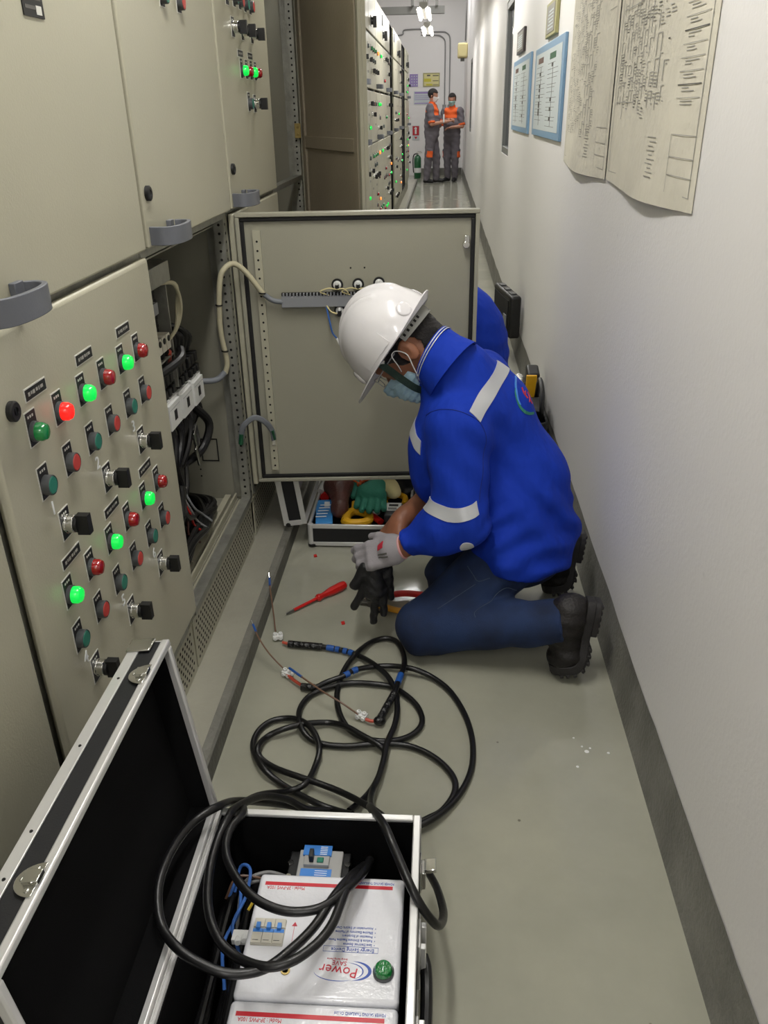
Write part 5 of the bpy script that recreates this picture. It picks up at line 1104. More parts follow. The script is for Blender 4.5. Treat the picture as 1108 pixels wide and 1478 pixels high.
zf = 0.0505
def inside(name, mb, mats, lab, cat, at, bevel=0, grp=None):
    o = mb.build(name, mats, None, at=at, bevel=bevel); return tag(o, lab, cat, grp)
o = inside('parts_box', MB().obox((-0.420, 2.700, zf + 0.017), (0.031, 0.003, 0), (-0.010, 0.088, 0.006), (0, -0.001, 0.014)), 'blue_card', 'flat light blue plastic packet in the front left corner of the tool case', 'packet', (-0.42, 2.70, zf), 0.003)
m = MB()
for k in range(5): m.obox((-0.426 + 0.0015 * k, 2.652 + 0.022 * k, zf + 0.032 + 0.0012 * k), (0.020, 0.002, 0), (-0.0003, 0.003, 0.0002), (0, 0, 0.0006))
m.obox((-0.415, 2.745, zf + 0.038), (0.010, 0.001, 0), (-0.002, 0.018, 0.0012), (0, 0, 0.0006)); m.build('packet_print', 'ink_white', o)
# brown leather pouch
o = sdf('leather_pouch', [el((-0.385, 2.88, zf + 0.055), (0.056, 0.06, 0.045)), rc((-0.378, 2.85, zf + 0.06), (-0.362, 2.72, zf + 0.047), 0.044, 0.030, 0.05), el((-0.364, 2.695, zf + 0.036), (0.028, 0.035, 0.028), k=0.03)], 0.006, 'leather', at=(-0.38, 2.85, zf)); tag(o, 'brown leather holster lying at the back left of the tool case', 'pouch')
# yellow clamp meter: open jaw ring with a body
m = MB(); P = [(-0.352, 2.628), (-0.345, 2.690), (-0.330, 2.728), (-0.325, 2.755), (-0.300, 2.760), (-0.292, 2.735), (-0.262, 2.712), (-0.232, 2.690), (-0.238, 2.640), (-0.262, 2.618), (-0.330, 2.612)]
Pc = catmull([(x, y, zf + 0.020) for x, y in [(-0.336, 2.640), (-0.332, 2.690), (-0.315, 2.722), (-0.285, 2.720), (-0.252, 2.690), (-0.250, 2.650), (-0.272, 2.628), (-0.315, 2.625), (-0.336, 2.640)]], 5)
m.tube(Pc, 0.0165, 10, smooth=0, flat=1.0)
r = thing('clamp_meter', (-0.29, 2.68, zf), 'yellow clamp tool with an open ring jaw at the front of the tool case', 'clamp meter')
m.build('jaw', 'clamp_yellow', r); m = MB(); m.obox((-0.307, 2.760, zf + 0.020), (0.017, 0.002, 0), (-0.002, 0.030, 0), (0, 0, 0.015)); m.build('neck', 'clamp_yellow', r, bevel=0.006, seg=3)
MB().cyl((-0.260, 2.716, zf + 0.034), (-0.260, 2.716, zf + 0.039), 0.006).build('rivet', 'black', r)
# green glove with cream cuff, fingers towards the camera
DG = np.array((0.0, -0.078, 0.0))
gb = [rc((-0.225, 2.905, 0.128), (-0.262, 2.83, 0.130), 0.030, 0.042, 0.03), rc((-0.235, 2.87, 0.130), (-0.222, 2.82, 0.128), 0.03, 0.034, 0.03)]
for p0, p1 in (((-0.288, 2.825, 0.128), (-0.298, 2.772, 0.106)), ((-0.264, 2.815, 0.130), (-0.276, 2.745, 0.104)), ((-0.243, 2.81, 0.130), (-0.248, 2.738, 0.104)), ((-0.222, 2.81, 0.128), (-0.219, 2.742, 0.104)), ((-0.205, 2.83, 0.122), (-0.196, 2.765, 0.100))): gb.append(rc(p0, p1, 0.0150, 0.0118, 0.005))
gb = [rc(q_[1] + DG, q_[2] + DG, q_[3], q_[4], q_[5]) for q_ in gb]
o = sdf('work_glove', gb, 0.0040, 'glove_green', at=(-0.25, 2.8, zf)); tag(o, 'green work glove with cream cuff lying fingers forward on the tools', 'glove')
sdf('cuff', [el((-0.190, 2.850, 0.122), (0.040, 0.045, 0.024)), el((-0.165, 2.812, 0.108), (0.028, 0.032, 0.022), k=0.03)], 0.006, 'cream', o)
o = sdf('work_glove', [rc((-0.315, 2.90, 0.10), (-0.312, 2.85, 0.10), 0.022, 0.020), rc((-0.315, 2.85, 0.10), (-0.322, 2.81, 0.09), 0.014, 0.011, 0.01)], 0.005, 'glove_green', at=(-0.3, 2.9, zf)); tag(o, 'second green glove mostly hidden behind the first in the tool case', 'glove')
# other meter, red tester, wires
r = thing('test_meter', (-0.155, 2.74, zf), 'grey meter with pale label and yellow jaw in the right of the tool case', 'meter')
MB().box(-0.195, -0.128, 2.665, 2.770, zf + 0.001, zf + 0.036).build('case', 'grey_bezel', r, bevel=0.006); m = MB(); m.box(-0.190, -0.134, 2.700, 2.765, zf + 0.036, zf + 0.0375, 0); m.box(-0.180, -0.145, 2.735, 2.752, zf + 0.0375, zf + 0.038, 1); m.box(-0.182, -0.150, 2.708, 2.713, zf + 0.0375, zf + 0.038, 1); m.box(-0.182, -0.150, 2.718, 2.723, zf + 0.0375, zf + 0.038, 1); m.build('label', ['white_plastic', 'ink_black'], r)
MB().tube([(-0.195, 2.78, zf + .02), (-0.20, 2.83, zf + .025), (-0.165, 2.865, zf + .025), (-0.125, 2.84, zf + .025), (-0.125, 2.785, zf + .02)], 0.012, 10).build('jaw', 'clamp_yellow', r)
r = thing('voltage_tester', (-0.22, 2.68, zf), 'red handheld tester with white tip in the tool case beside the grey meter', 'tester')
MB().tube([(-0.205, 2.650, zf + 0.014), (-0.225, 2.675, zf + 0.016), (-0.240, 2.70, zf + 0.016)], 0.014, 12, flat=0.8).build('body', 'tool_red', r); MB().tube([(-0.240, 2.70, zf + 0.018), (-0.222, 2.722, zf + 0.02)], 0.013, 12, smooth=0).build('tip', 'white_plastic', r)
for k, (mt_, lb_) in enumerate((('wire_orange', 'orange test lead looping nearest the green glove in the tool case'), ('wire_red', 'red-orange test lead tangled at the back of the tool case'), ('wire_orange', 'orange test lead looping nearest the brown holster in the tool case'))):
    P = [(-0.34 + 0.03 * k, 2.955, zf + .03)]
    for j in range(10): P.append((-0.325 + 0.03 * k + rr.uniform(-.02, .07), 2.86 + rr.uniform(-.055, .05), zf + 0.045 + rr.uniform(-.01, .05)))
    o = MB().tube(P, 0.0038, 8).build('test_lead', mt_, None, at=(P[0][0], 2.93, zf)); tag(o, lb_, 'cable', 'orange test leads in the tool case')
o = sdf('cable_reel', [el((-0.140, 2.93, zf + 0.035), (0.05, 0.045, 0.035)), el((-0.12, 2.885, zf + 0.03), (0.03, 0.03, 0.025))], 0.006, 'black', at=(-0.13, 2.92, zf)); tag(o, 'black pouch in the back right corner of the tool case', 'pouch')
r = thing('safety_glasses_case', (-0.445, 2.88, zf), 'small white and red object at the left edge of the tool case', 'tool')
MB().tube([(-0.452, 2.84, zf + .045), (-0.445, 2.88, zf + .055), (-0.43, 2.92, zf + .05)], 0.013, 10).build('white_part', 'white_plastic', r); MB().tube([(-0.435, 2.82, zf + .03), (-0.425, 2.87, zf + .03)], 0.018, 10, smooth=0).build('red_part', 'tool_red', r)
# white case edge at the right
r = tag(MB().box(-0.086, -0.060, 2.60, 3.0, 0.0005, 0.075).build('white_cover', 'white_plastic', None, at=(-0.07, 2.8, 0), bevel=0.004), 'white strip of cover on the floor along the right side of the tool case', 'cover')

# ================================================================ BLACK TOOL CASE AND TOOL BAG BY THE RIGHT WALL
r = thing('power_tool_case', (0.36, 5.2, 0), 'open black plastic tool case with its lid standing against the right wall', 'tool case')
A = unit((-0.15, 1, 0)); Bn = np.array((A[1], -A[0], 0)); c = np.array((0.415, 5.10, 0.30))
m = MB(); m.obox(c, A * 0.23, Bn * 0.034, (0, 0, 0.125)); ld_ = m.build('lid', 'black', r, bevel=0.016, seg=3)
m = MB()
for s in (-0.6, 0.0, 0.6): m = MB(); m.obox(c + A * 0.23 * s + np.array((0, 0, 0.126)), A * 0.03, Bn * 0.018, (0, 0, 0.006)); m.build('lid_catch', 'grey_bezel', ld_, bevel=0.003)
m = MB(); m.obox(c - Bn * 0.036, A * 0.19, Bn * 0.003, (0, 0, 0.095)); m.build('lid_recess', 'hole', ld_)
m = MB(); m.obox(c - Bn * 0.042 - A * 0.13 + np.array((0, 0, -0.03)), A * 0.03, Bn * 0.004, (0, 0, 0.035)); m.build('lid_label', 'grey_plastic', ld_)
m = MB(); m.obox((0.215, 5.08, 0.085), A * 0.23, Bn * 0.15, (0, 0, 0.084)); m.build('body', 'black', r, bevel=0.016, seg=3)
r = thing('tool_bag', (0.395, 3.55, 0), 'black open tool bag against the right wall with clear pouch and yellow tool sticking out', 'tool bag')
o = sdf('bag', [bx((0.395, 3.55, 0.125), (0.075, 0.26, 0.12), None, 0.035, 0.01)], 0.008, 'panel_black', r, post=lambda P, D: np.maximum(np.maximum(D, P[..., 2] - 0.235 + 0.02 * np.sin(P[..., 1] * 14)), -(np.maximum(D + 0.012, 0.03 - P[..., 2]))))
MB().tube([(0.445, 3.36, 0.22), (0.440, 3.33, 0.27), (0.445, 3.40, 0.33), (0.450, 3.55, 0.33), (0.450, 3.62, 0.22)], 0.011, 8).build('strap', 'black', r)
t_ = thing('yellow_tool', (0.44, 3.72, 0.1), 'yellow and black tool standing up out of the black bag by the wall', 'tool')
m = MB(); m.obox((0.435, 3.72, 0.235), (0.030, 0, 0), (0, 0.05, 0.01), (0, -0.02, 0.10)); m.build('body', 'black', t_, bevel=0.012, seg=3); m = MB(); m.obox((0.425, 3.655, 0.262), (0.024, 0, 0), (0, 0.006, 0.001), (0, -0.013, 0.060)); m.build('yellow_face', 'clamp_yellow', t_, bevel=0.003)
o = sdf('clear_pouch', [el((0.375, 3.72, 0.24), (0.040, 0.075, 0.065)), el((0.385, 3.60, 0.23), (0.03, 0.05, 0.04), k=0.03)], 0.007, 'foil', at=(0.37, 3.7, 0.2)); tag(o, 'crinkled clear and silver pouch beside the yellow tool in the bag', 'pouch')
# ================================================================ THE KNEELING MAN
wp = thing('person', (0.2, 2.05, 0), 'kneeling person in white hard hat, blue jacket and jeans, pulling on gloves', 'person')
HS = 1.04
b_ = unit((-0.92, 0.39, 0)); zz = np.array((0, 0, 1.0)); ha = math.radians(55)
HF = math.cos(ha) * b_ - math.sin(ha) * zz; HU = math.sin(ha) * b_ + math.cos(ha) * zz; HF, HL, HU = frame_of(HF, HU); rl_ = math.radians(11); HF, HL, HU = frame_of(HF, HU * math.cos(rl_) + HL * math.sin(rl_))
HC = np.array((-0.090, 2.150, 0.848))
def hp_(f, l, u): return HC + (HF * f + HL * l + HU * u) * HS
PEL = (0.262, 2.16, 0.29); SHL = (0.055, 2.020, 0.672); SHR = (0.120, 2.33, 0.700)
ELL = (0.060, 1.945, 0.428); WRL = (-0.105, 1.972, 0.330); ELR = (0.060, 2.29, 0.42); WRR = (-0.105, 2.115, 0.345)
KNL = (-0.030, 1.950, 0.086); ANL = (0.335, 1.878, 0.160); KNR = (0.05, 2.245, 0.088); ANR = (0.37, 2.29, 0.13)
HIL = (0.215, 2.06, 0.265); HIR = (0.285, 2.245, 0.275)
def lerp(a, b, t): return tuple(np.array(a) * (1 - t) + np.array(b) * t)
torso = [rc(PEL, (0.225, 2.17, 0.45), 0.140, 0.136, 0.08), rc((0.225, 2.17, 0.45), (0.120, 2.18, 0.640), 0.136, 0.128, 0.08),
         rc(SHL, SHR, 0.080, 0.080, 0.07), rc((0.120, 2.18, 0.655), (0.050, 2.145, 0.775), 0.128, 0.082, 0.07), rc((0.075, 2.08, 0.69), (0.03, 2.12, 0.765), 0.078, 0.074, 0.06), el((0.035, 2.09, 0.560), (0.120, 0.09, 0.165), None, 0.05),
         rc((0.050, 2.135, 0.780), (0.026, 2.125, 0.805), 0.082, 0.077, 0.04)]
hl_d = unit(np.array((-0.245, 2.0, 0.270)) - np.array(WRL)); hl_n = (-0.25, -0.72, 0.65)
handL = hand_prims(WRL, hl_d, hl_n, -1, [0.45, 0.55, 0.65, 0.75], 1.02, 0.10, fat=0.92, thumb=(0.5, 0.8))
handR = hand_prims(WRR, (-0.62, -0.45, -0.62), (-0.5, -0.1, 0.8), 1, [1.0, 1.05, 1.1, 1.15], 1.0, 0.01, thumb=(0.7, 0.7))
core = [rc(PEL, (0.13, 2.18, 0.62), 0.10, 0.10, 0.05), rc(SHL, SHR, 0.05, 0.05, 0.05), rc((0.09, 2.18, 0.70), hp_(-0.035, 0, -0.06), 0.07, 0.058, 0.04)]
for a, e_, w_, in ((SHL, ELL, WRL), (SHR, ELR, WRR)): core += [rc(a, e_, 0.048, 0.040, 0.03), rc(e_, w_, 0.042, 0.027, 0.02)]
for h_, k_, a in ((HIL, KNL, ANL), (HIR, KNR, ANR)): core += [rc(h_, k_, 0.075, 0.052, 0.04), rc(k_, a, 0.050, 0.034, 0.03)]
body = sdf('body', core + handL + handR, 0.0085, 'skin', wp)
sdf_head = head_prims(HC, HF, HU, HS, -0.032) + [rc((0.05, 2.17, 0.76), hp_(-0.035, 0, -0.06), 0.062, 0.060, 0.03)]
bpy.data.objects.remove(body)
body = sdf('body', core + sdf_head + handR + handL, 0.0048, 'skin', wp)
# jacket
def folds(P, amp=0.013):
    x, y, z = P[..., 0], P[..., 1], P[..., 2]
    s = np.sin((x * 0.8 + z * 0.55) * 62 + 2.2 * np.sin(z * 9 + x * 5) + 1.6 * np.sin(y * 11 + z * 6))
    t = np.sin((z * 0.95 - x * 0.25 + y * 0.3) * 85 + 2.5 * np.sin(x * 13 + 1.0) + 1.2 * np.sin(y * 15))
    g = np.clip((0.50 - z) / 0.15, 0, 1); a = 0.5 + 0.5 * np.sin(x * 17 + y * 7 + 1) * np.sin(z * 13 + 2)
    return amp * (s * a * (0.35 + 0.65 * g) + 0.65 * t * g * (1 - a))
sleeveL = [rc(SHL, ELL, 0.084, 0.076, 0.022), rc(ELL, lerp(ELL, WRL, 0.86), 0.076, 0.050, 0.03)]
sleeveR = [rc(SHR, ELR, 0.082, 0.070, 0.05), rc(ELR, lerp(ELR, WRR, 0.42), 0.068, 0.056, 0.04)]
jp = torso + [rc((0.215, 2.050, 0.262), (0.200, 2.085, 0.38), 0.126, 0.116, 0.06)] + sleeveL + sleeveR + [rc(PEL, (0.25, 2.16, 0.26), 0.150, 0.142, 0.05)]
cutL, nL = np.array(lerp(ELL, WRL, 0.84)), unit(np.array(WRL) - np.array(ELL)); cutR, nR = np.array(lerp(ELR, WRR, 0.45)), unit(np.array(WRR) - np.array(ELR))
HN = unit((0.20, 0.28, 1.0)); HP0 = np.array((0.25, 2.1, 0.200))
NK = unit(HC - HU * 0.06 * HS - np.array((0.05, 2.17, 0.76)))
def jfield(P): return field(P, jp) + folds(P)
def jpost(P, D):
    D = D + folds(P)
    low = 1.0 - np.clip((P - HP0) @ HN / 0.035, 0, 1)
    D = D + 0.010 * low                                   # gathered hem
    D = np.maximum(D, -((P - HP0) @ HN) - 0.0)
    for c, n in ((cutL, nL), (cutR, nR)):
        near = np.linalg.norm(P - c, axis=-1) < 0.11; s = (P - c) @ n; D = np.where(near, np.maximum(D, s), D)
    return D
jacket = sdf('jacket', jp, 0.0062, 'jacket', wp, post=jpost)
# collar: a raised band round the neck with a pale edge
ct = np.array((-0.020, 2.118, 0.842)); ca = unit(0.80 * b_ + 0.52 * zz); cb = ct - ca * 0.075
cl_ = unit(np.cross(ca, b_)); cf = np.cross(cl_, ca)
def ring(c, rf, rl, n=40, a0=-150, a1=150, tilt=0.0):
    return [c - cf * rf * math.cos(math.radians(a)) * 1.0 + cl_ * rl * math.sin(math.radians(a)) + ca * tilt * math.cos(math.radians(a)) for a in np.linspace(a0, a1, n)]
def band(name, rings, m_, th=0.004):
    mb = MB(); n = len(rings[0]); vs = []
    cc = sum(rings[0]) / n
    for R_ in rings: vs += list(R_)
    for R_ in rings: vs += [p + unit(p - cc - ca * ((p - cc) @ ca)) * -th for p in R_]
    k = n * len(rings); fs = []
    for i in range(len(rings) - 1):
        for j in range(n - 1): a = i * n + j; fs += [(a, a + 1, a + n + 1, a + n), (k + a, k + a + n, k + a + n + 1, k + a + 1)]
    R_ = list(range(n)) + [i * n + n - 1 for i in range(1, len(rings))] + list(range((len(rings) - 1) * n + n - 2, (len(rings) - 1) * n - 1, -1)) + [i * n for i in range(len(rings) - 2, 0, -1)]
    for i in range(len(R_)): a, b2 = R_[i], R_[(i + 1) % len(R_)]; fs.append((a, k + a, k + b2, b2))
    return mb.add(vs, fs).build(name, m_, jacket)
r0_ = ring(cb, 0.094, 0.092); r1_ = ring((cb + ct) / 2 + ca * 0.005, 0.082, 0.080); r2_ = ring(ct, 0.078, 0.075, tilt=0.014)
band('collar', [r0_, r1_, r2_], 'jacket')
for i, (u, m_) in enumerate(((0.0, 'reflective'), (0.007, 'reflective'))):
    ra = ring(ct - ca * (0.003 + u), 0.0795 + .3 * u, 0.0765 + .3 * u, tilt=0.014); rb = ring(ct - ca * (0.0055 + u), 0.0805 + .3 * u, 0.0775 + .3 * u, tilt=0.014); band('collar_piping', [ra, rb], m_, 0.003)
# jeans
def jfold(P): 
    x, y, z = P[..., 0], P[..., 1], P[..., 2]
    return 0.0035 * np.sin((x * 0.9 - z * 0.8) * 75 + 2 * np.sin(z * 17 + y * 9)) * (0.4 + 0.6 * np.sin(x * 11 + 2) ** 2)
cN = unit(np.array(ANL) - np.array(KNL)); cP = np.array(lerp(KNL, ANL, 1.04))
cN2 = unit(np.array(ANR) - np.array(KNR)); cP2 = np.array(lerp(KNR, ANR, 0.98))
def npost(P, D):
    D = D + jfold(P)
    for c, n in ((cP, cN), (cP2, cN2)):
        near = np.linalg.norm(P - c, axis=-1) < 0.13; D = np.where(near, np.maximum(D, (P - c) @ n), D)
    return np.maximum(D, 0.002 - P[..., 2])
jn = [rc((0.265, 2.17, 0.24), (0.26, 2.17, 0.31), 0.128, 0.12, 0.05), rc(HIL, KNL, 0.100, 0.079, 0.04), rc(KNL, lerp(KNL, ANL, 1.05), 0.077, 0.061, 0.03), rc(HIR, KNR, 0.105, 0.077, 0.04), rc(KNR, ANR, 0.077, 0.060, 0.03)]
jeans = sdf('jeans', jn, 0.0062, 'denim', wp, post=npost)
def seam(pts, fn, m_='seam', par=None, r=0.0009):
    G = np.array(catmull(pts, 8))
    for _ in range(14):
        g = np.stack([fn(G + np.eye(3)[i] * .002) - fn(G - np.eye(3)[i] * .002) for i in range(3)], -1); g /= np.linalg.norm(g, axis=-1, keepdims=True) + 1e-9
        G = G - g * (fn(G) - 0.0004)[..., None] * 0.8
    return MB().tube(list(G), r, 6, smooth=0).build('seam', m_, par)
nf = lambda P: field(P, jn) + jfold(P)
# boots
def boot(A, H_, B_, n_, bend, side=1):
    H_ = np.array(H_); B_ = np.array(B_); d = unit(B_ - H_); n_ = np.array(n_, float); n_ = unit(n_ - d * (n_ @ d)); s = np.cross(d, n_); L1 = np.linalg.norm(B_ - H_)
    def fr(a):            # point, direction and outward sole normal at length a along the sole
        if a <= L1: return H_ + d * a, d, n_
        th = min(bend, (a - L1) / 0.035); P = H_ + d * L1; k = 12; st = (a - L1) / k
        for i in range(k):
            t = min(bend, (i + .5) * st / 0.035); P = P + (d * math.cos(t) - n_ * math.sin(t)) * st
        return P, d * math.cos(th) - n_ * math.sin(th), n_ * math.cos(th) + d * math.sin(th)
    def q(a, b, c): P, dd, nn = fr(a); return P + s * b + nn * c
    F3 = np.array([d, s, n_]); TL = L1 + 0.095; dt, nt = fr(TL)[1:]; F4 = np.array([dt, s, nt])
    pr = [el(q(0.02, 0, -0.045), (0.048, 0.036, 0.048), F3), rc(q(0.03, 0, -0.048), q(L1 * .9, 0, -0.034), 0.043, 0.040, 0.03), el(q(TL - 0.045, 0, -0.024), (0.055, 0.048, 0.032), F4, 0.03),
          rc(q(0.05, 0, -0.060), np.array(A), 0.048, 0.054, 0.03), rc(q(L1 * .55, 0, -0.062), q(L1 * 1.0, 0, -0.040), 0.034, 0.030, 0.03)]
    b = sdf('boot', pr, 0.0045, 'boot', wp, post=lambda P, D: np.maximum(D + 0.0012 * np.sin((P @ d) * 180 + 2 * np.sin((P @ s) * 50)), 0.003 - P[..., 2]))
    prof = [(-0.022, 0.020), (-0.012, 0.031), (0.015, 0.037), (0.05, 0.036), (0.09, 0.034), (0.12, 0.038), (0.15, 0.046), (0.19, 0.050), (0.22, 0.045), (0.24, 0.034), (0.252, 0.016)]
    sc = (TL + 0.006) / 0.252
    def slab(a0, a1, c0, c1, grow=1.0, n=26):
        vs = []
        for i in range(n + 1):
            a = a0 + (a1 - a0) * i / n; w_ = np.interp(a / sc, [p[0] for p in prof], [p[1] for p in prof]) * grow
            vs += [q(a, w_, c0), q(a, -w_, c0), q(a, -w_, c1), q(a, w_, c1)]
        return vs, [(i * 4 + k, i * 4 + (k + 1) % 4, i * 4 + 4 + (k + 1) % 4, i * 4 + 4 + k) for i in range(n) for k in range(4)] + [(3, 2, 1, 0), tuple(n * 4 + k for k in range(4))]
    so = MB(); so.add(*slab(-0.022 * sc, 0.252 * sc, -0.012, 0.010)); so.add(*slab(-0.022 * sc, 0.075, 0.010, 0.026, 0.97)); so.add(*slab(0.105, 0.25 * sc, 0.010, 0.014, 0.97))
    k = 0
    for a in np.arange(0.115, TL - 0.01, 0.017):
        P, dd, nn = fr(a); w_ = np.interp(a / sc, [p[0] for p in prof], [p[1] for p in prof]); so.obox(q(a, 0, 0.0165), dd * 0.005, s * (w_ + 0.001), nn * 0.0045)
    for a in np.arange(-0.012, 0.07, 0.018): so.obox(q(a, 0, 0.027), d * 0.005, s * 0.030, n_ * 0.003)
    so.build('sole', 'sole', b, bevel=0.0018)
    for i in range(4):
        a = L1 * (0.35 + 0.2 * i); c = q(a, 0, -0.098 + i * 0.006); MB().tube([c - s * 0.028 + n_ * 0.014, c - n_ * 0.002, c + s * 0.028 + n_ * 0.014], 0.0032, 8).build('lace', 'black', b)
    c = q(L1 * .6, 0.0, -0.098)
    MB().tube([c, c - n_ * 0.018 + s * 0.018, c - n_ * 0.030 + d * 0.018 + s * 0.01, c - n_ * 0.010 + d * 0.022, c], 0.0034, 8).build('lace_bow', 'black', b)
    MB().tube([c, c - n_ * 0.02 - s * 0.02, c - n_ * 0.028 + d * 0.035 - s * 0.02, c - n_ * 0.006 + d * 0.05], 0.0032, 8).build('lace_bow', 'black', b)
    return b
bt = boot((0.310, 1.880, 0.158), (0.416, 1.880, 0.212), (0.400, 1.862, 0.070), (0.97, -0.02, 0.05), 1.25)
MB().obox(np.array((0.378, 1.838, 0.172)), unit((0.15, 0.1, 1)) * 0.012, unit((1, 0.1, -0.15)) * 0.006, unit((-0.1, 1, 0)) * 0.0035).build('boot_tag', 'tag_yellow', bt, bevel=0.0008)
boot((0.37, 2.29, 0.13), (0.440, 2.30, 0.20), (0.425, 2.285, 0.070), (0.97, 0, 0.05), 1.25)
# head gear and hair
hf = head_prims(HC, HF, HU, HS, -0.032)
def inv(P): q = (P - HC) / HS; return q @ HF, q @ HL, q @ HU
def hpost(P, D):
    f, l, u = inv(P); keep = np.maximum(f - (0.015 + 0.25 * np.abs(u) * (u > 0) + 0.06 * np.clip(u / 0.05, 0, 1)), -0.085 - u + 0.55 * (f + 0.10))
    ear = 0.032 - np.sqrt((f + 0.038) ** 2 + (u + 0.016) ** 2 + (np.abs(l) - 0.08) ** 2 * 0.2)
    return np.maximum(np.maximum(D, keep), ear) + 0.0012 * np.sin(f * 900 + 4 * np.sin(u * 140))
sdf('hair', [el(hp_(-0.008, 0, 0.028), np.array((0.102, 0.083, 0.096)) * HS, np.array([HF, HL, HU])), rc(hp_(-0.04, 0, -0.02), hp_(-0.045, 0, -0.065), 0.066 * HS, 0.058 * HS, 0.02)], 0.0042, 'hair', wp, post=hpost)
def mpost(P, D):
    f, l, u = inv(P); fd = field(P, hf); zone = np.maximum(np.maximum(u + 0.016 + 0.9 * np.clip(np.abs(l) - 0.035, 0, 1), -0.124 - u), 0.012 - f + 0.25 * (np.abs(u + 0.065)))
    pleat = 0.0016 * np.sin(u * 420); return np.maximum(fd - 0.013 - 0.008 * np.clip((f - 0.06) / 0.03, 0, 1) + pleat, zone)
mk = sdf('face_mask', [el(hp_(0.06, 0, -0.06), (0.09, 0.09, 0.09))], 0.0038, 'mask', wp, post=mpost)
for s in (1, -1):
    MB().tube([hp_(0.028, s * 0.066, -0.028), hp_(0.012, s * 0.081, -0.012), hp_(-0.004, s * 0.090, 0.014), hp_(-0.022, s * 0.090, 0.012), hp_(-0.030, s * 0.086, -0.015), hp_(-0.012, s * 0.084, -0.045), hp_(0.022, s * 0.070, -0.092)], 0.0014, 6).build('ear_loop', 'white_plastic', mk)
gl = MB()
for s in (1, -1):
    gl.tube([hp_(-0.012, s * 0.086, 0.012), hp_(0.03, s * 0.084, 0.012), hp_(0.075, s * 0.072, 0.010), hp_(0.10, s * 0.052, 0.006)], 0.0017, 8)
    gl.tube([hp_(0.104, s * 0.052, 0.016), hp_(0.112, s * 0.03, 0.018), hp_(0.117, s * 0.010, 0.012), hp_(0.117, s * 0.012, -0.008), hp_(0.111, s * 0.035, -0.014), hp_(0.103, s * 0.052, -0.006), hp_(0.104, s * 0.052, 0.016)], 0.0011, 6)
gl.tube([hp_(0.117, 0.010, 0.010), hp_(0.119, 0, 0.011), hp_(0.117, -0.010, 0.010)], 0.0018, 6); gl.build('glasses', 'grey_plastic', wp)
# hard hat
def dome(a, t, grow=0.0):
    ca_, sa = math.cos(a), math.sin(a); rf = (0.138 if ca_ > 0 else 0.132) + grow; rl = 0.116 + grow
    e = 0.86; h = 0.148 + grow; ct_, st_ = math.cos(t) ** 0.92, math.sin(t) ** 0.98
    f, l, u = rf * ca_ * ct_, rl * sa * ct_, h * st_
    rid = 0.0085 * math.exp(-(l / 0.014) ** 4) * min(1, max(0, (t - 0.28) / 0.3)) + 0.0050 * (math.exp(-((abs(l) - 0.045) / 0.006) ** 2)) * min(1, max(0, (t - 0.45) / 0.2)) * (1 if f > -0.08 else 0)
    n = unit((f / rf ** 2, l / rl ** 2, u / h ** 2)); return np.array((f, l, u)) + n * rid
HO = HC + np.array((0.012, -0.01, 0)) + (HF * 0.004 + HU * 0.040) * HS
def HPt(v): return HO + (HF * v[0] + HL * v[1] + HU * v[2]) * HS
mb = MB(); NA, NT = 96, 34; vs = []
for j in range(NT + 1):
    for i in range(NA): vs.append(HPt(dome(2 * math.pi * i / NA, math.pi / 2 * (j / NT) * 0.9999)))
inner = len(vs)
for j in range(NT + 1):
    for i in range(NA): vs.append(HPt(dome(2 * math.pi * i / NA, math.pi / 2 * (j / NT) * 0.9999, -0.0035)))
fs = []
for o in (0, inner):
    for j in range(NT):
        for i in range(NA): a = o + j * NA + i; b2 = o + j * NA + (i + 1) % NA; fs.append((a, b2, b2 + NA, a + NA))
brim = []
for k, (w_, dz) in enumerate(((0.0, -0.002), (1.0, 0.0), (1.03, -0.003), (0.0, -0.005))):
    row = []
    for i in range(NA):
        a = 2 * math.pi * i / NA; ca_ = math.cos(a); wd = 0.009 + 0.052 * max(0, ca_) ** 2.2 * (1 if ca_ > 0 else 0) + 0.010 * max(0, -ca_) ** 3
        p = dome(a, 0.0); o2 = unit((p[0] / 0.138 ** 2, p[1] / 0.116 ** 2, 0)); lift = (0.010 * max(0, -ca_) ** 4 - 0.012 * max(0, ca_) ** 2) * w_
        row.append(len(vs)); vs.append(HPt(p + o2 * wd * w_ + np.array((0, 0, dz + lift))))
    brim.append(row)
rows = [[i for i in range(NA)]] + brim + [[inner + i for i in range(NA)]]
for r1, r2 in zip(rows[:-1], rows[1:]):
    for i in range(NA): fs.append((r1[i], r1[(i + 1) % NA], r2[(i + 1) % NA], r2[i]))
hat = mb.add(vs, fs).build('hard_hat', 'helmet', wp, ang=60)
def bulge(a_deg, t, rad, name):
    a = math.radians(a_deg); p = dome(a, t); q = dome(a, t, 0.004); e1 = unit(np.array(dome(a + 0.02, t)) - p); e2 = unit(np.array(dome(a, t + 0.02)) - p); n = np.cross(e1, e2)
    A3 = np.array([HF * e1[0] + HL * e1[1] + HU * e1[2], HF * e2[0] + HL * e2[1] + HU * e2[2], HF * n[0] + HL * n[1] + HU * n[2]])
    MB().ell(HPt(p), (rad[0], rad[1], rad[2]), 20, A=A3).build(name, 'helmet', hat)
for s in (1, -1): bulge(s * 28, 0.14, (0.015, 0.024, 0.008), 'slot_boss'); bulge(s * 148, 0.17, (0.020, 0.020, 0.0045), 'slot_boss')
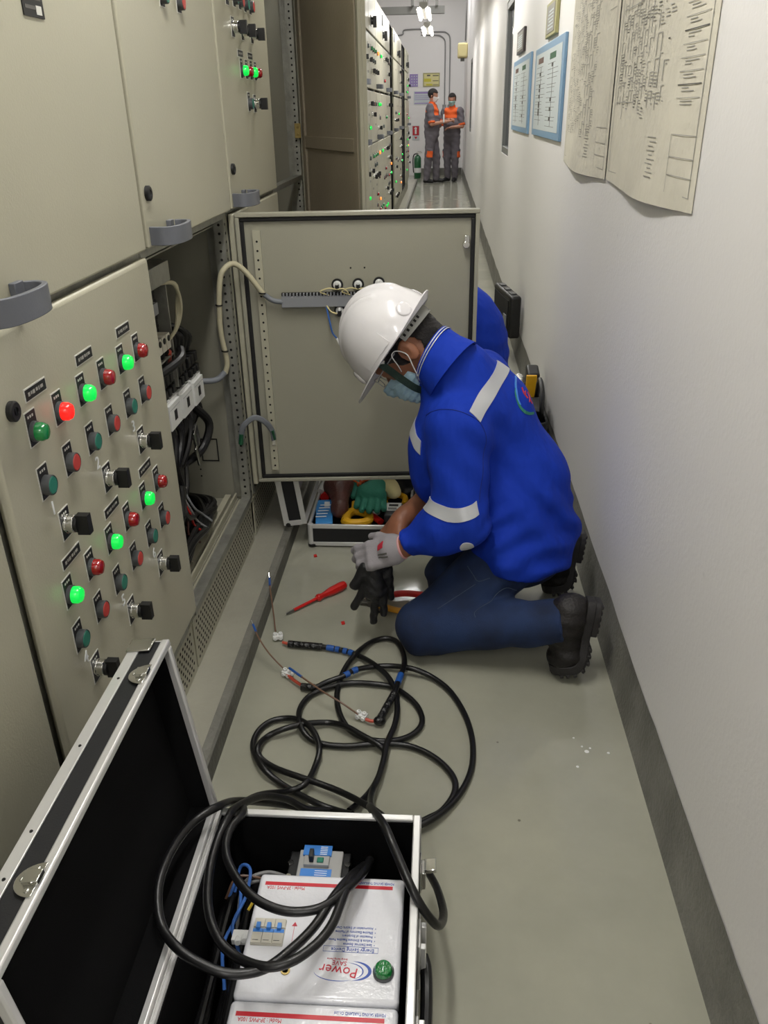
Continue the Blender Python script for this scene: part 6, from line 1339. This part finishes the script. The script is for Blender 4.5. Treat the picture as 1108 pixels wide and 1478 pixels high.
for s in (1, -1):
    P0 = []
    for a in np.linspace(66, 108, 12):
        row = [HPt(dome(math.radians(s * a), t, 0.0022)) for t in np.linspace(0.05, 0.30, 6)]; P0.append(row)
    mb = MB(); vs = [p for r_ in P0 for p in r_] + [HPt(dome(math.radians(s * a), t, -0.001)) for a in np.linspace(66, 108, 12) for t in np.linspace(0.05, 0.30, 6)]; fs = []
    for i in range(11):
        for j in range(5): k = i * 6 + j; fs += [(k, k + 1, k + 7, k + 6), (72 + k, 72 + k + 6, 72 + k + 7, 72 + k + 1)]
    R_ = list(range(6)) + [i * 6 + 5 for i in range(1, 12)] + list(range(11 * 6 + 4, 11 * 6 - 1, -1)) + [i * 6 for i in range(10, 0, -1)]
    for i in range(len(R_)): a, b2 = R_[i], R_[(i + 1) % len(R_)]; fs.append((a, 72 + a, 72 + b2, b2))
    mb.add(vs, fs).build('side_panel', 'helmet', hat)
mb = MB(); vs = []; n = 40
for i in range(n):
    a = math.radians(118 + 124 * i / (n - 1))
    for (g, u) in ((0.0, 0.008), (0.0, -0.022), (0.003, -0.022), (0.003, 0.008)):
        k = 0.006 * math.cos(a - math.pi) ; vs.append(HPt(((0.112 + g) * math.cos(a), (0.093 + g) * math.sin(a), u + 0.004 - 0.010 * abs(math.cos(a)))))
fs = [(i * 4 + k, i * 4 + (k + 1) % 4, i * 4 + 4 + (k + 1) % 4, i * 4 + 4 + k) for i in range(n - 1) for k in range(4)] + [(3, 2, 1, 0), tuple((n - 1) * 4 + k for k in range(4))]
sb = mb.add(vs, fs).build('suspension_band', 'strap_grey', hat)
m = MB()
for i in range(5):
    a = math.radians(124 + 8 * i); m.obox(HPt((0.1155 * math.cos(a), 0.0965 * math.sin(a), -0.012)), (HF * -math.sin(a) + HL * math.cos(a)) * 0.003, HU * 0.004, (HF * math.cos(a) + HL * math.sin(a)) * 0.0008)
m.build('adjustment_slot', 'hole', sb)
cs = [hp_(0.028, 0.098, 0.034), hp_(0.031, 0.092, 0.0), hp_(0.036, 0.082, -0.045), hp_(0.040, 0.068, -0.085), hp_(0.042, 0.036, -0.118), hp_(0.042, 0, -0.126), hp_(0.042, -0.036, -0.118), hp_(0.040, -0.068, -0.085), hp_(0.036, -0.082, -0.045), hp_(0.028, -0.098, 0.034)]
C_ = catmull(cs, 8); mb = MB(); vs = []
for i, p in enumerate(C_):
    t = unit(C_[min(i + 1, len(C_) - 1)] - C_[max(i - 1, 0)]); o2 = unit(p - (HC + HF * 0.052 + HU * ((p - HC) @ HU) * 0.6)); w_ = unit(np.cross(t, o2)) 
    for a, c2 in ((-1, 0), (1, 0), (1, 1), (-1, 1)): vs.append(p + w_ * 0.0098 * a + o2 * 0.0022 * c2)
n = len(C_); fs = [(i * 4 + k, i * 4 + (k + 1) % 4, i * 4 + 4 + (k + 1) % 4, i * 4 + 4 + k) for i in range(n - 1) for k in range(4)] + [(3, 2, 1, 0), tuple((n - 1) * 4 + k for k in range(4))]
mb.add(vs, fs).build('chin_strap', 'chin_strap', hat)
for s in (1, -1): MB().tube([hp_(0.028, s * 0.102, 0.050), hp_(0.030, s * 0.097, 0.034), hp_(0.020, s * 0.094, 0.020)], 0.0045, 8).build('strap_clip', 'white_plastic', hat)
# grey glove on the near hand with pink cuff
cutg = np.array(WRL) - hl_d * 0.012
gp = handL + [rc(WRL, np.array(WRL) + hl_d * 0.02, 0.030, 0.032, 0.015)]
gv = sdf('grey_glove', gp, 0.0036, 'glove_grey', wp, grow=0.0028, post=lambda P, D: np.maximum(D, -((P - cutg) @ hl_d)))
MB().tube([np.array(WRL) - hl_d * 0.013 + v_ for v_ in [np.cross(hl_d, unit(np.cross(hl_d, (0, 0, 1)))) * 0.031 * math.cos(q) + unit(np.cross(hl_d, (0, 0, 1))) * 0.031 * math.sin(q) for q in np.linspace(0, 2 * math.pi, 24)]], 0.0035, 8, smooth=0).build('glove_cuff', 'pink_cuff', gv)
gfn = lambda P: field(P, gp, 0.0028)
gn = unit(hl_n); gs = np.cross(gn, hl_d)
cc = np.array(WRL) + hl_d * 0.045 + gn * 0.02
ribbon('glove_print', gfn, [cc - gs * 0.010 - hl_d * 0.014, cc - gs * 0.010, cc - gs * 0.010 + hl_d * 0.012], gs, 0.008, 0.0006, 'ink_red', gv, thick=0.0006)
for o in (0.010, 0.018): ribbon('glove_print', gfn, [cc + gs * o - hl_d * 0.02, cc + gs * o, cc + gs * o + hl_d * 0.015], gs, 0.0018, 0.0006, 'paper_dark', gv, thick=0.0006)
# reflective strips, back emblem, seams
jl = lambda P: field(P, jp) + folds(P)
ribbon('reflective_strip', jl, [(0.094, 1.958, 0.721), (0.121, 2.019, 0.751), (0.15, 2.083, 0.777), (0.171, 2.151, 0.789), (0.180, 2.23, 0.782)], unit((0.8, -0.25, -0.5)), 0.021, 0.001, 'reflective', jacket)
ribbon('reflective_strip', jl, [(-0.035, 1.965, 0.478), (-0.018, 1.929, 0.479), (0.006, 1.9, 0.480), (0.032, 1.884, 0.479), (0.062, 1.877, 0.483), (0.091, 1.885, 0.490), (0.104, 1.896, 0.495)], unit((0.02, 0.10, 1)), 0.019, 0.001, 'reflective', jacket)
ribbon('reflective_strip', jl, [(-0.075, 2.12, 0.655), (-0.068, 2.065, 0.636), (-0.059, 2.043, 0.619), (-0.046, 2.025, 0.608)], unit((0.1, 0.2, 1)), 0.019, 0.001, 'reflective', jacket)
def patch_pts(c, u, v, n=20, r=1.0): return [np.array(c) + np.array(u) * math.cos(q) * r + np.array(v) * math.sin(q) * r for q in np.linspace(0, 2 * math.pi, n)]
pc_, pa_, pb_ = np.array((0.080, 1.877, 0.388)), unit((1, 0, -0.1)), unit((0.1, 0, 1)); tt_ = np.linspace(-0.985, 0.985, 9)
ribbon('round_patch', jl, [pc_ + pa_ * 0.019 * t_ for t_ in tt_], [pb_ * math.sqrt(1 - t_ * t_) for t_ in tt_], 0.019, 0.002, 'reflective', jacket)
ribbon('emblem_arc', jl, [(0.212, 2.184, 0.760), (0.208, 2.150, 0.755), (0.207, 2.125, 0.745), (0.211, 2.101, 0.724), (0.219, 2.094, 0.708)], unit((0.6, 0.3, -0.2)), 0.0035, 0.0008, 'blue_label', jacket, thick=0.0008)
ribbon('emblem_arc', jl, [(0.203, 2.140, 0.750), (0.204, 2.108, 0.735), (0.214, 2.092, 0.710), (0.228, 2.092, 0.692), (0.246, 2.108, 0.678), (0.262, 2.135, 0.670)], unit((0.5, 0.2, 0.6)), 0.0055, 0.0008, 'glove_green', jacket, thick=0.0008)
for p in ([(0.226, 2.150, 0.738), (0.232, 2.136, 0.728), (0.242, 2.134, 0.713)], [(0.236, 2.152, 0.728), (0.236, 2.135, 0.722)], [(0.248, 2.152, 0.712), (0.250, 2.135, 0.702)], [(0.243, 2.160, 0.722), (0.252, 2.150, 0.705), (0.258, 2.150, 0.692)]):
    ribbon('emblem_mark', jl, p, unit((0.3, 0.8, -0.1)), 0.0032, 0.0008, 'ink_red', jacket, thick=0.0008)
mat('jacket_seam', (12, 38, 128), 0.85)
seam([(-0.032, 2.02, 0.702), (-0.002, 1.985, 0.73), (0.035, 1.963, 0.738), (0.072, 1.954, 0.73), (0.109, 1.957, 0.702), (0.122, 1.956, 0.647), (0.116, 1.931, 0.576), (0.110, 1.906, 0.505)], jl, 'jacket_seam', jacket, 0.0012)
seam([(0.085, 1.978, 0.276), (0.101, 1.951, 0.264), (0.117, 1.937, 0.249), (0.149, 1.941, 0.257)], nf, 'seam', jeans, 0.0011)
seam([(0.109, 1.934, 0.241), (0.061, 1.921, 0.211), (0.005, 1.903, 0.178)], nf, 'seam', jeans)
seam([(0.232, 1.955, 0.208), (0.194, 1.943, 0.221), (0.150, 1.916, 0.197), (0.109, 1.889, 0.181), (0.109, 1.875, 0.171)], nf, 'seam', jeans)
# black gloves held below
gA = [rc((-0.180, 1.985, 0.262), (-0.178, 1.985, 0.190), 0.024, 0.034, 0.03), rc((-0.200, 1.98, 0.262), (-0.232, 1.975, 0.205), 0.017, 0.0145, 0.008), rc((-0.200, 1.98, 0.200), (-0.236, 1.975, 0.132), 0.0145, 0.0112, 0.006),
      rc((-0.172, 1.98, 0.180), (-0.181, 1.978, 0.082), 0.0140, 0.0112, 0.006), rc((-0.152, 1.985, 0.188), (-0.150, 1.985, 0.104), 0.0135, 0.0108, 0.006)]
gB = [rc((-0.160, 2.025, 0.262), (-0.155, 2.030, 0.200), 0.026, 0.030, 0.03), rc((-0.178, 2.025, 0.185), (-0.196, 2.025, 0.130), 0.0145, 0.0118, 0.006), rc((-0.140, 2.02, 0.240), (-0.132, 2.018, 0.142), 0.0150, 0.0118, 0.006), rc((-0.158, 2.03, 0.190), (-0.160, 2.035, 0.120), 0.0140, 0.0112, 0.006),
      rc((-0.165, 2.012, 0.275), (-0.120, 2.002, 0.292), 0.024, 0.021, 0.02)]
for pr, nm_ in ((gA, "black coated work glove hanging fingers down from the kneeling person's hands, nearer the camera"), (gB, "second black coated glove hanging behind the nearer one beside the red handle")):
    o = sdf('work_glove', pr, 0.0036, 'glove_black', at=tuple(pr[0][1]), post=lambda P, D: D + 0.0010 * np.sin(P[..., 2] * 190 + 3 * np.sin(P[..., 0] * 70)))
    tag(o, nm_, 'glove', 'black gloves held by the kneeling person')
# ================================================================ SECOND WORKER BEHIND THE DOOR
w2 = thing('person', (0.10, 3.20, 0), 'crouching person in blue jacket mostly hidden behind the swung-out cabinet door', 'person')
P2 = (0.098, 3.20, 0.36); C2_ = (0.045, 3.18, 0.68)
s2 = [rc(P2, (0.100, 3.19, 0.52), 0.145, 0.155, 0.08), rc((0.100, 3.19, 0.52), C2_, 0.155, 0.150, 0.08), rc((-0.01, 3.02, 0.75), (0.03, 3.36, 0.77), 0.085, 0.085, 0.07), el((0.110, 3.19, 0.62), (0.145, 0.16, 0.165), None, 0.06), rc(C2_, (-0.06, 3.16, 0.85), 0.13, 0.075, 0.06)]
ar2 = [((0.01, 3.02, 0.79), (-0.10, 2.98, 0.56), (-0.30, 3.03, 0.52)), ((0.06, 3.36, 0.81), (-0.05, 3.42, 0.56), (-0.26, 3.30, 0.52))]
h2c = np.array((-0.175, 3.15, 0.92)); F2, L2, U2 = frame_of((-0.80, -0.05, -0.55), (-0.5, 0, 0.85))
c2b = [rc(P2, C2_, 0.10, 0.10, 0.05), rc(C2_, h2c - U2 * 0.06 - F2 * 0.03, 0.07, 0.055, 0.04)]
lg2 = [((0.13, 3.10, 0.34), (-0.22, 3.06, 0.42), (-0.03, 3.08, 0.10)), ((0.13, 3.30, 0.34), (-0.22, 3.34, 0.42), (-0.03, 3.32, 0.10))]
for a, e_, w_ in ar2: c2b += [rc(a, e_, 0.048, 0.04, 0.03), rc(e_, w_, 0.042, 0.027, 0.02)]
for h_, k_, a in lg2: c2b += [rc(h_, k_, 0.07, 0.05, 0.04), rc(k_, a, 0.05, 0.036, 0.03)]
for i, (a, e_, w_) in enumerate(ar2): c2b += hand_prims(w_, (-0.9, 0.1 if i == 0 else -0.1, -0.3), (0, 0, 1), -1 if i == 0 else 1, 0.5, 1.0, 0.1)
sdf('body', c2b + head_prims(h2c, F2, U2, 1.04), 0.009, 'skin', w2)
j2 = list(s2)
for a, e_, w_ in ar2: j2 += [rc(a, e_, 0.082, 0.070, 0.04), rc(e_, lerp(e_, w_, 0.8), 0.070, 0.048, 0.03)]
jk2 = sdf('jacket', j2, 0.0085, 'jacket', w2, post=lambda P, D: np.maximum(D + 0.0022 * np.sin((P[..., 2] * 0.9 + P[..., 0] * 0.35) * 105 + 2 * np.sin(P[..., 0] * 14 + P[..., 1] * 6)) * np.clip((0.84 - P[..., 2]) / 0.2, 0.1, 1), 0.26 - P[..., 2]))
t2 = [rc(P2, (0.13, 3.20, 0.24), 0.14, 0.13, 0.05)]
for h_, k_, a in lg2: t2 += [rc(h_, k_, 0.10, 0.075, 0.04), rc(k_, a, 0.075, 0.06, 0.03)]
sdf('jeans', t2, 0.01, 'denim', w2, post=lambda P, D: np.maximum(D, 0.07 - P[..., 2]))
for y in (3.08, 3.32):
    sdf('boot', [rc((-0.03, y, 0.11), (-0.04, y, 0.055), 0.052, 0.048), rc((-0.04, y, 0.05), (-0.19, y, 0.042), 0.045, 0.044, 0.03)], 0.008, 'boot', w2, post=lambda P, D: np.maximum(D, 0.003 - P[..., 2]))
sdf('hair', [el(h2c + U2 * 0.03 - F2 * 0.008, (0.104, 0.085, 0.097), np.array([F2, L2, U2]))], 0.008, 'hair', w2, post=lambda P, D: np.maximum(D, np.minimum((P - h2c) @ F2 - 0.03, 0.055 - (P - h2c) @ U2)))

# ================================================================ TWO MEN STANDING AT THE END OF THE CORRIDOR
def standing(x, y, hgt, face, lab, arms, maskm, look, stance=0.09, orange_cuff=True, split=0.0):
    s = hgt / 1.75; fa = math.radians(face); F = np.array((math.cos(fa), math.sin(fa), 0)); Lf = np.array((-F[1], F[0], 0)); O = np.array((x, y, 0.0))
    def q(f, l, u): return O + (F * f + Lf * l) * s + np.array((0, 0, u * s))
    r = thing('person', (x, y, 0), lab, 'person', 'uniformed people at the end of the corridor')
    hc = q(0.02, 0, 1.635); la = math.radians(look); hF = np.array((math.cos(la), math.sin(la), -0.22)); Fh, Lh_, Uh = frame_of(hF, (0, 0, 1)); hs = 1.0 * s
    cor = [rc(q(0, 0, 0.95), q(0, 0, 1.32), 0.11 * s, 0.12 * s, 0.05), rc(q(-0.01, 0, 1.42), hc - Uh * 0.06, 0.06, 0.052, 0.03)]
    sh = {1: q(0, 0.185, 1.41), -1: q(0, -0.185, 1.41)}
    for sd, (el_, wr) in arms.items():
        e_, w_ = q(*el_), q(*wr); cor += [rc(sh[sd], e_, 0.05, 0.04, 0.03), rc(e_, w_, 0.040, 0.027, 0.02)]
        cor += hand_prims(w_, unit(w_ - e_) * 1.0, (0, 0, 1), sd * -1, 0.5, s, 0.1)
    legs = {sd: (q(0, sd * 0.09, 0.90), q(0.02 + split * sd, sd * stance * 1.05, 0.50), q(0.0 + split * sd * 1.4, sd * stance, 0.09)) for sd in (1, -1)}
    for a, b2, c2 in legs.values(): cor += [rc(a, b2, 0.08, 0.052, 0.03), rc(b2, c2, 0.052, 0.035, 0.02)]
    sdf('body', cor + head_prims(hc, Fh, Uh, hs), 0.0105, 'skin_far', r)
    sp = [rc(q(0, 0, 0.93), q(0.015, 0, 1.14), 0.150 * s, 0.150 * s, 0.05), rc(q(0.015, 0, 1.14), q(0, 0, 1.33), 0.150 * s, 0.135 * s, 0.05), rc(sh[1], sh[-1], 0.075 * s, 0.075 * s, 0.06), el(q(0, 0, 1.10), (0.15 * s, 0.15 * s, 0.30 * s)),
          rc(q(0, 0.06, 0.93), q(0, 0.08, 1.2), 0.125 * s, 0.12 * s, 0.05), rc(q(0, -0.06, 0.93), q(0, -0.08, 1.2), 0.125 * s, 0.12 * s, 0.05), rc(q(-0.01, 0, 1.44), q(0, 0, 1.50), 0.075 * s, 0.062 * s, 0.03)]
    cuts = []
    for sd, (el_, wr) in arms.items():
        e_ = q(*el_); sp.append(rc(sh[sd], lerp(sh[sd], e_, 0.92), 0.078 * s, 0.066 * s, 0.03)); cuts.append((np.array(lerp(sh[sd], e_, 0.95)), unit(e_ - sh[sd])))
    def post(P, D):
        D = D + 0.005 * np.sin(P[..., 2] * 55 + P[..., 0] * 20 + 2 * np.sin(P[..., 0] * 15)); D = np.maximum(D, 0.80 * s - P[..., 2])
        for c, n in cuts: D = np.where(np.linalg.norm(P - c, axis=-1) < 0.12, np.maximum(D, (P - c) @ n), D)
        return D
    def mf(c):
        rel = (c - O) @ F; m_ = (c[:, 2] > (1.31 + 0.03 * np.sign(-rel)) * s) & (np.abs((c - O) @ Lf) < 0.15 * s)
        for cc, n in cuts: m_ |= (np.linalg.norm(c - cc, axis=1) < 0.095 * s) & ((c - cc) @ n > -0.035 * s)
        return m_
    st = sdf('shirt', sp, 0.0105, ['uniform', 'uniform_orange'], r, post=post, matfn=mf)
    tp = [rc(q(0, 0, 0.90), q(0, 0, 0.96), 0.14 * s, 0.135 * s, 0.04)]
    for a, b2, c2 in legs.values(): tp += [rc(a, b2, 0.105 * s, 0.085 * s, 0.03), rc(b2, c2, 0.085 * s, 0.068 * s, 0.02)]
    for sd in (1, -1): tp.append(bx(q(0.01, sd * (0.175), 0.58), (0.055 * s, 0.02 * s, 0.085 * s), np.array([F, Lf, (0, 0, 1)]), 0.01, 0.02))
    def mt(c): return (np.abs((c - O) @ Lf) > 0.175 * s) & (c[:, 2] > 0.50 * s) & (c[:, 2] < 0.62 * s)
    sdf('trousers', tp, 0.0105, ['uniform', 'uniform_orange'], r, post=lambda P, D: np.maximum(D + 0.004 * np.sin(P[..., 2] * 48 + P[..., 0] * 30), 0.045 - P[..., 2]), matfn=mt)
    for sd, (a, b2, c2) in legs.items():
        k = np.array((c2[0], c2[1], 0)); o2 = unit(F + Lf * 0.25 * sd)
        sdf('shoe', [rc(k + (0, 0, 0.055), k + o2 * 0.13 + (0, 0, 0.035), 0.046, 0.040), rc(k - o2 * 0.04 + (0, 0, 0.042), k + (0, 0, 0.08), 0.038, 0.045, 0.03)], 0.009, 'shoe', r, post=lambda P, D: np.maximum(D, 0.003 - P[..., 2]))
    sdf('hair', [el(hc + Uh * 0.032 - Fh * 0.008, (0.106 * hs, 0.088 * hs, 0.100 * hs), np.array([Fh, Lh_, Uh]))], 0.009, 'hair', r, post=lambda P, D: np.maximum(D, np.minimum((P - hc) @ Fh - 0.02, 0.062 - (P - hc) @ Uh) + 0.004 * np.sin(P[..., 0] * 200)))
    hd = head_prims(hc, Fh, Uh, hs)
    sdf('face_mask', [el(hc + Fh * 0.07 - Uh * 0.05, (0.10, 0.10, 0.10))], 0.008, maskm, r, post=lambda P, D: np.maximum(field(P, hd) - 0.012, np.maximum(np.maximum((P - hc) @ Uh + 0.012, -0.115 - (P - hc) @ Uh), 0.03 - (P - hc) @ Fh)))
    return r
standing(-0.215, 18.92, 1.80, -12, 'left of two standing people in grey and orange uniforms, side-on with white mask', {1: ((0.10, 0.24, 1.14), (0.33, 0.08, 1.19)), -1: ((0.06, -0.26, 1.12), (0.33, -0.06, 1.16))}, 'white_plastic', -12, stance=0.085, split=0.06)
standing(0.215, 19.25, 1.715, -118, 'right of two standing people in grey and orange uniforms, facing us with green mask', {1: ((0.05, 0.27, 1.12), (0.20, 0.10, 1.10)), -1: ((0.07, -0.27, 1.13), (0.27, -0.15, 1.20))}, 'mask_green', -100)
o = MB().box(0.02, 0.05, 18.70, 18.86, 1.18, 1.33).build('notebook', 'ink_white', None, at=(0.035, 18.78, 1.18)); tag(o, 'small white sheet held between the two standing people', 'paper')
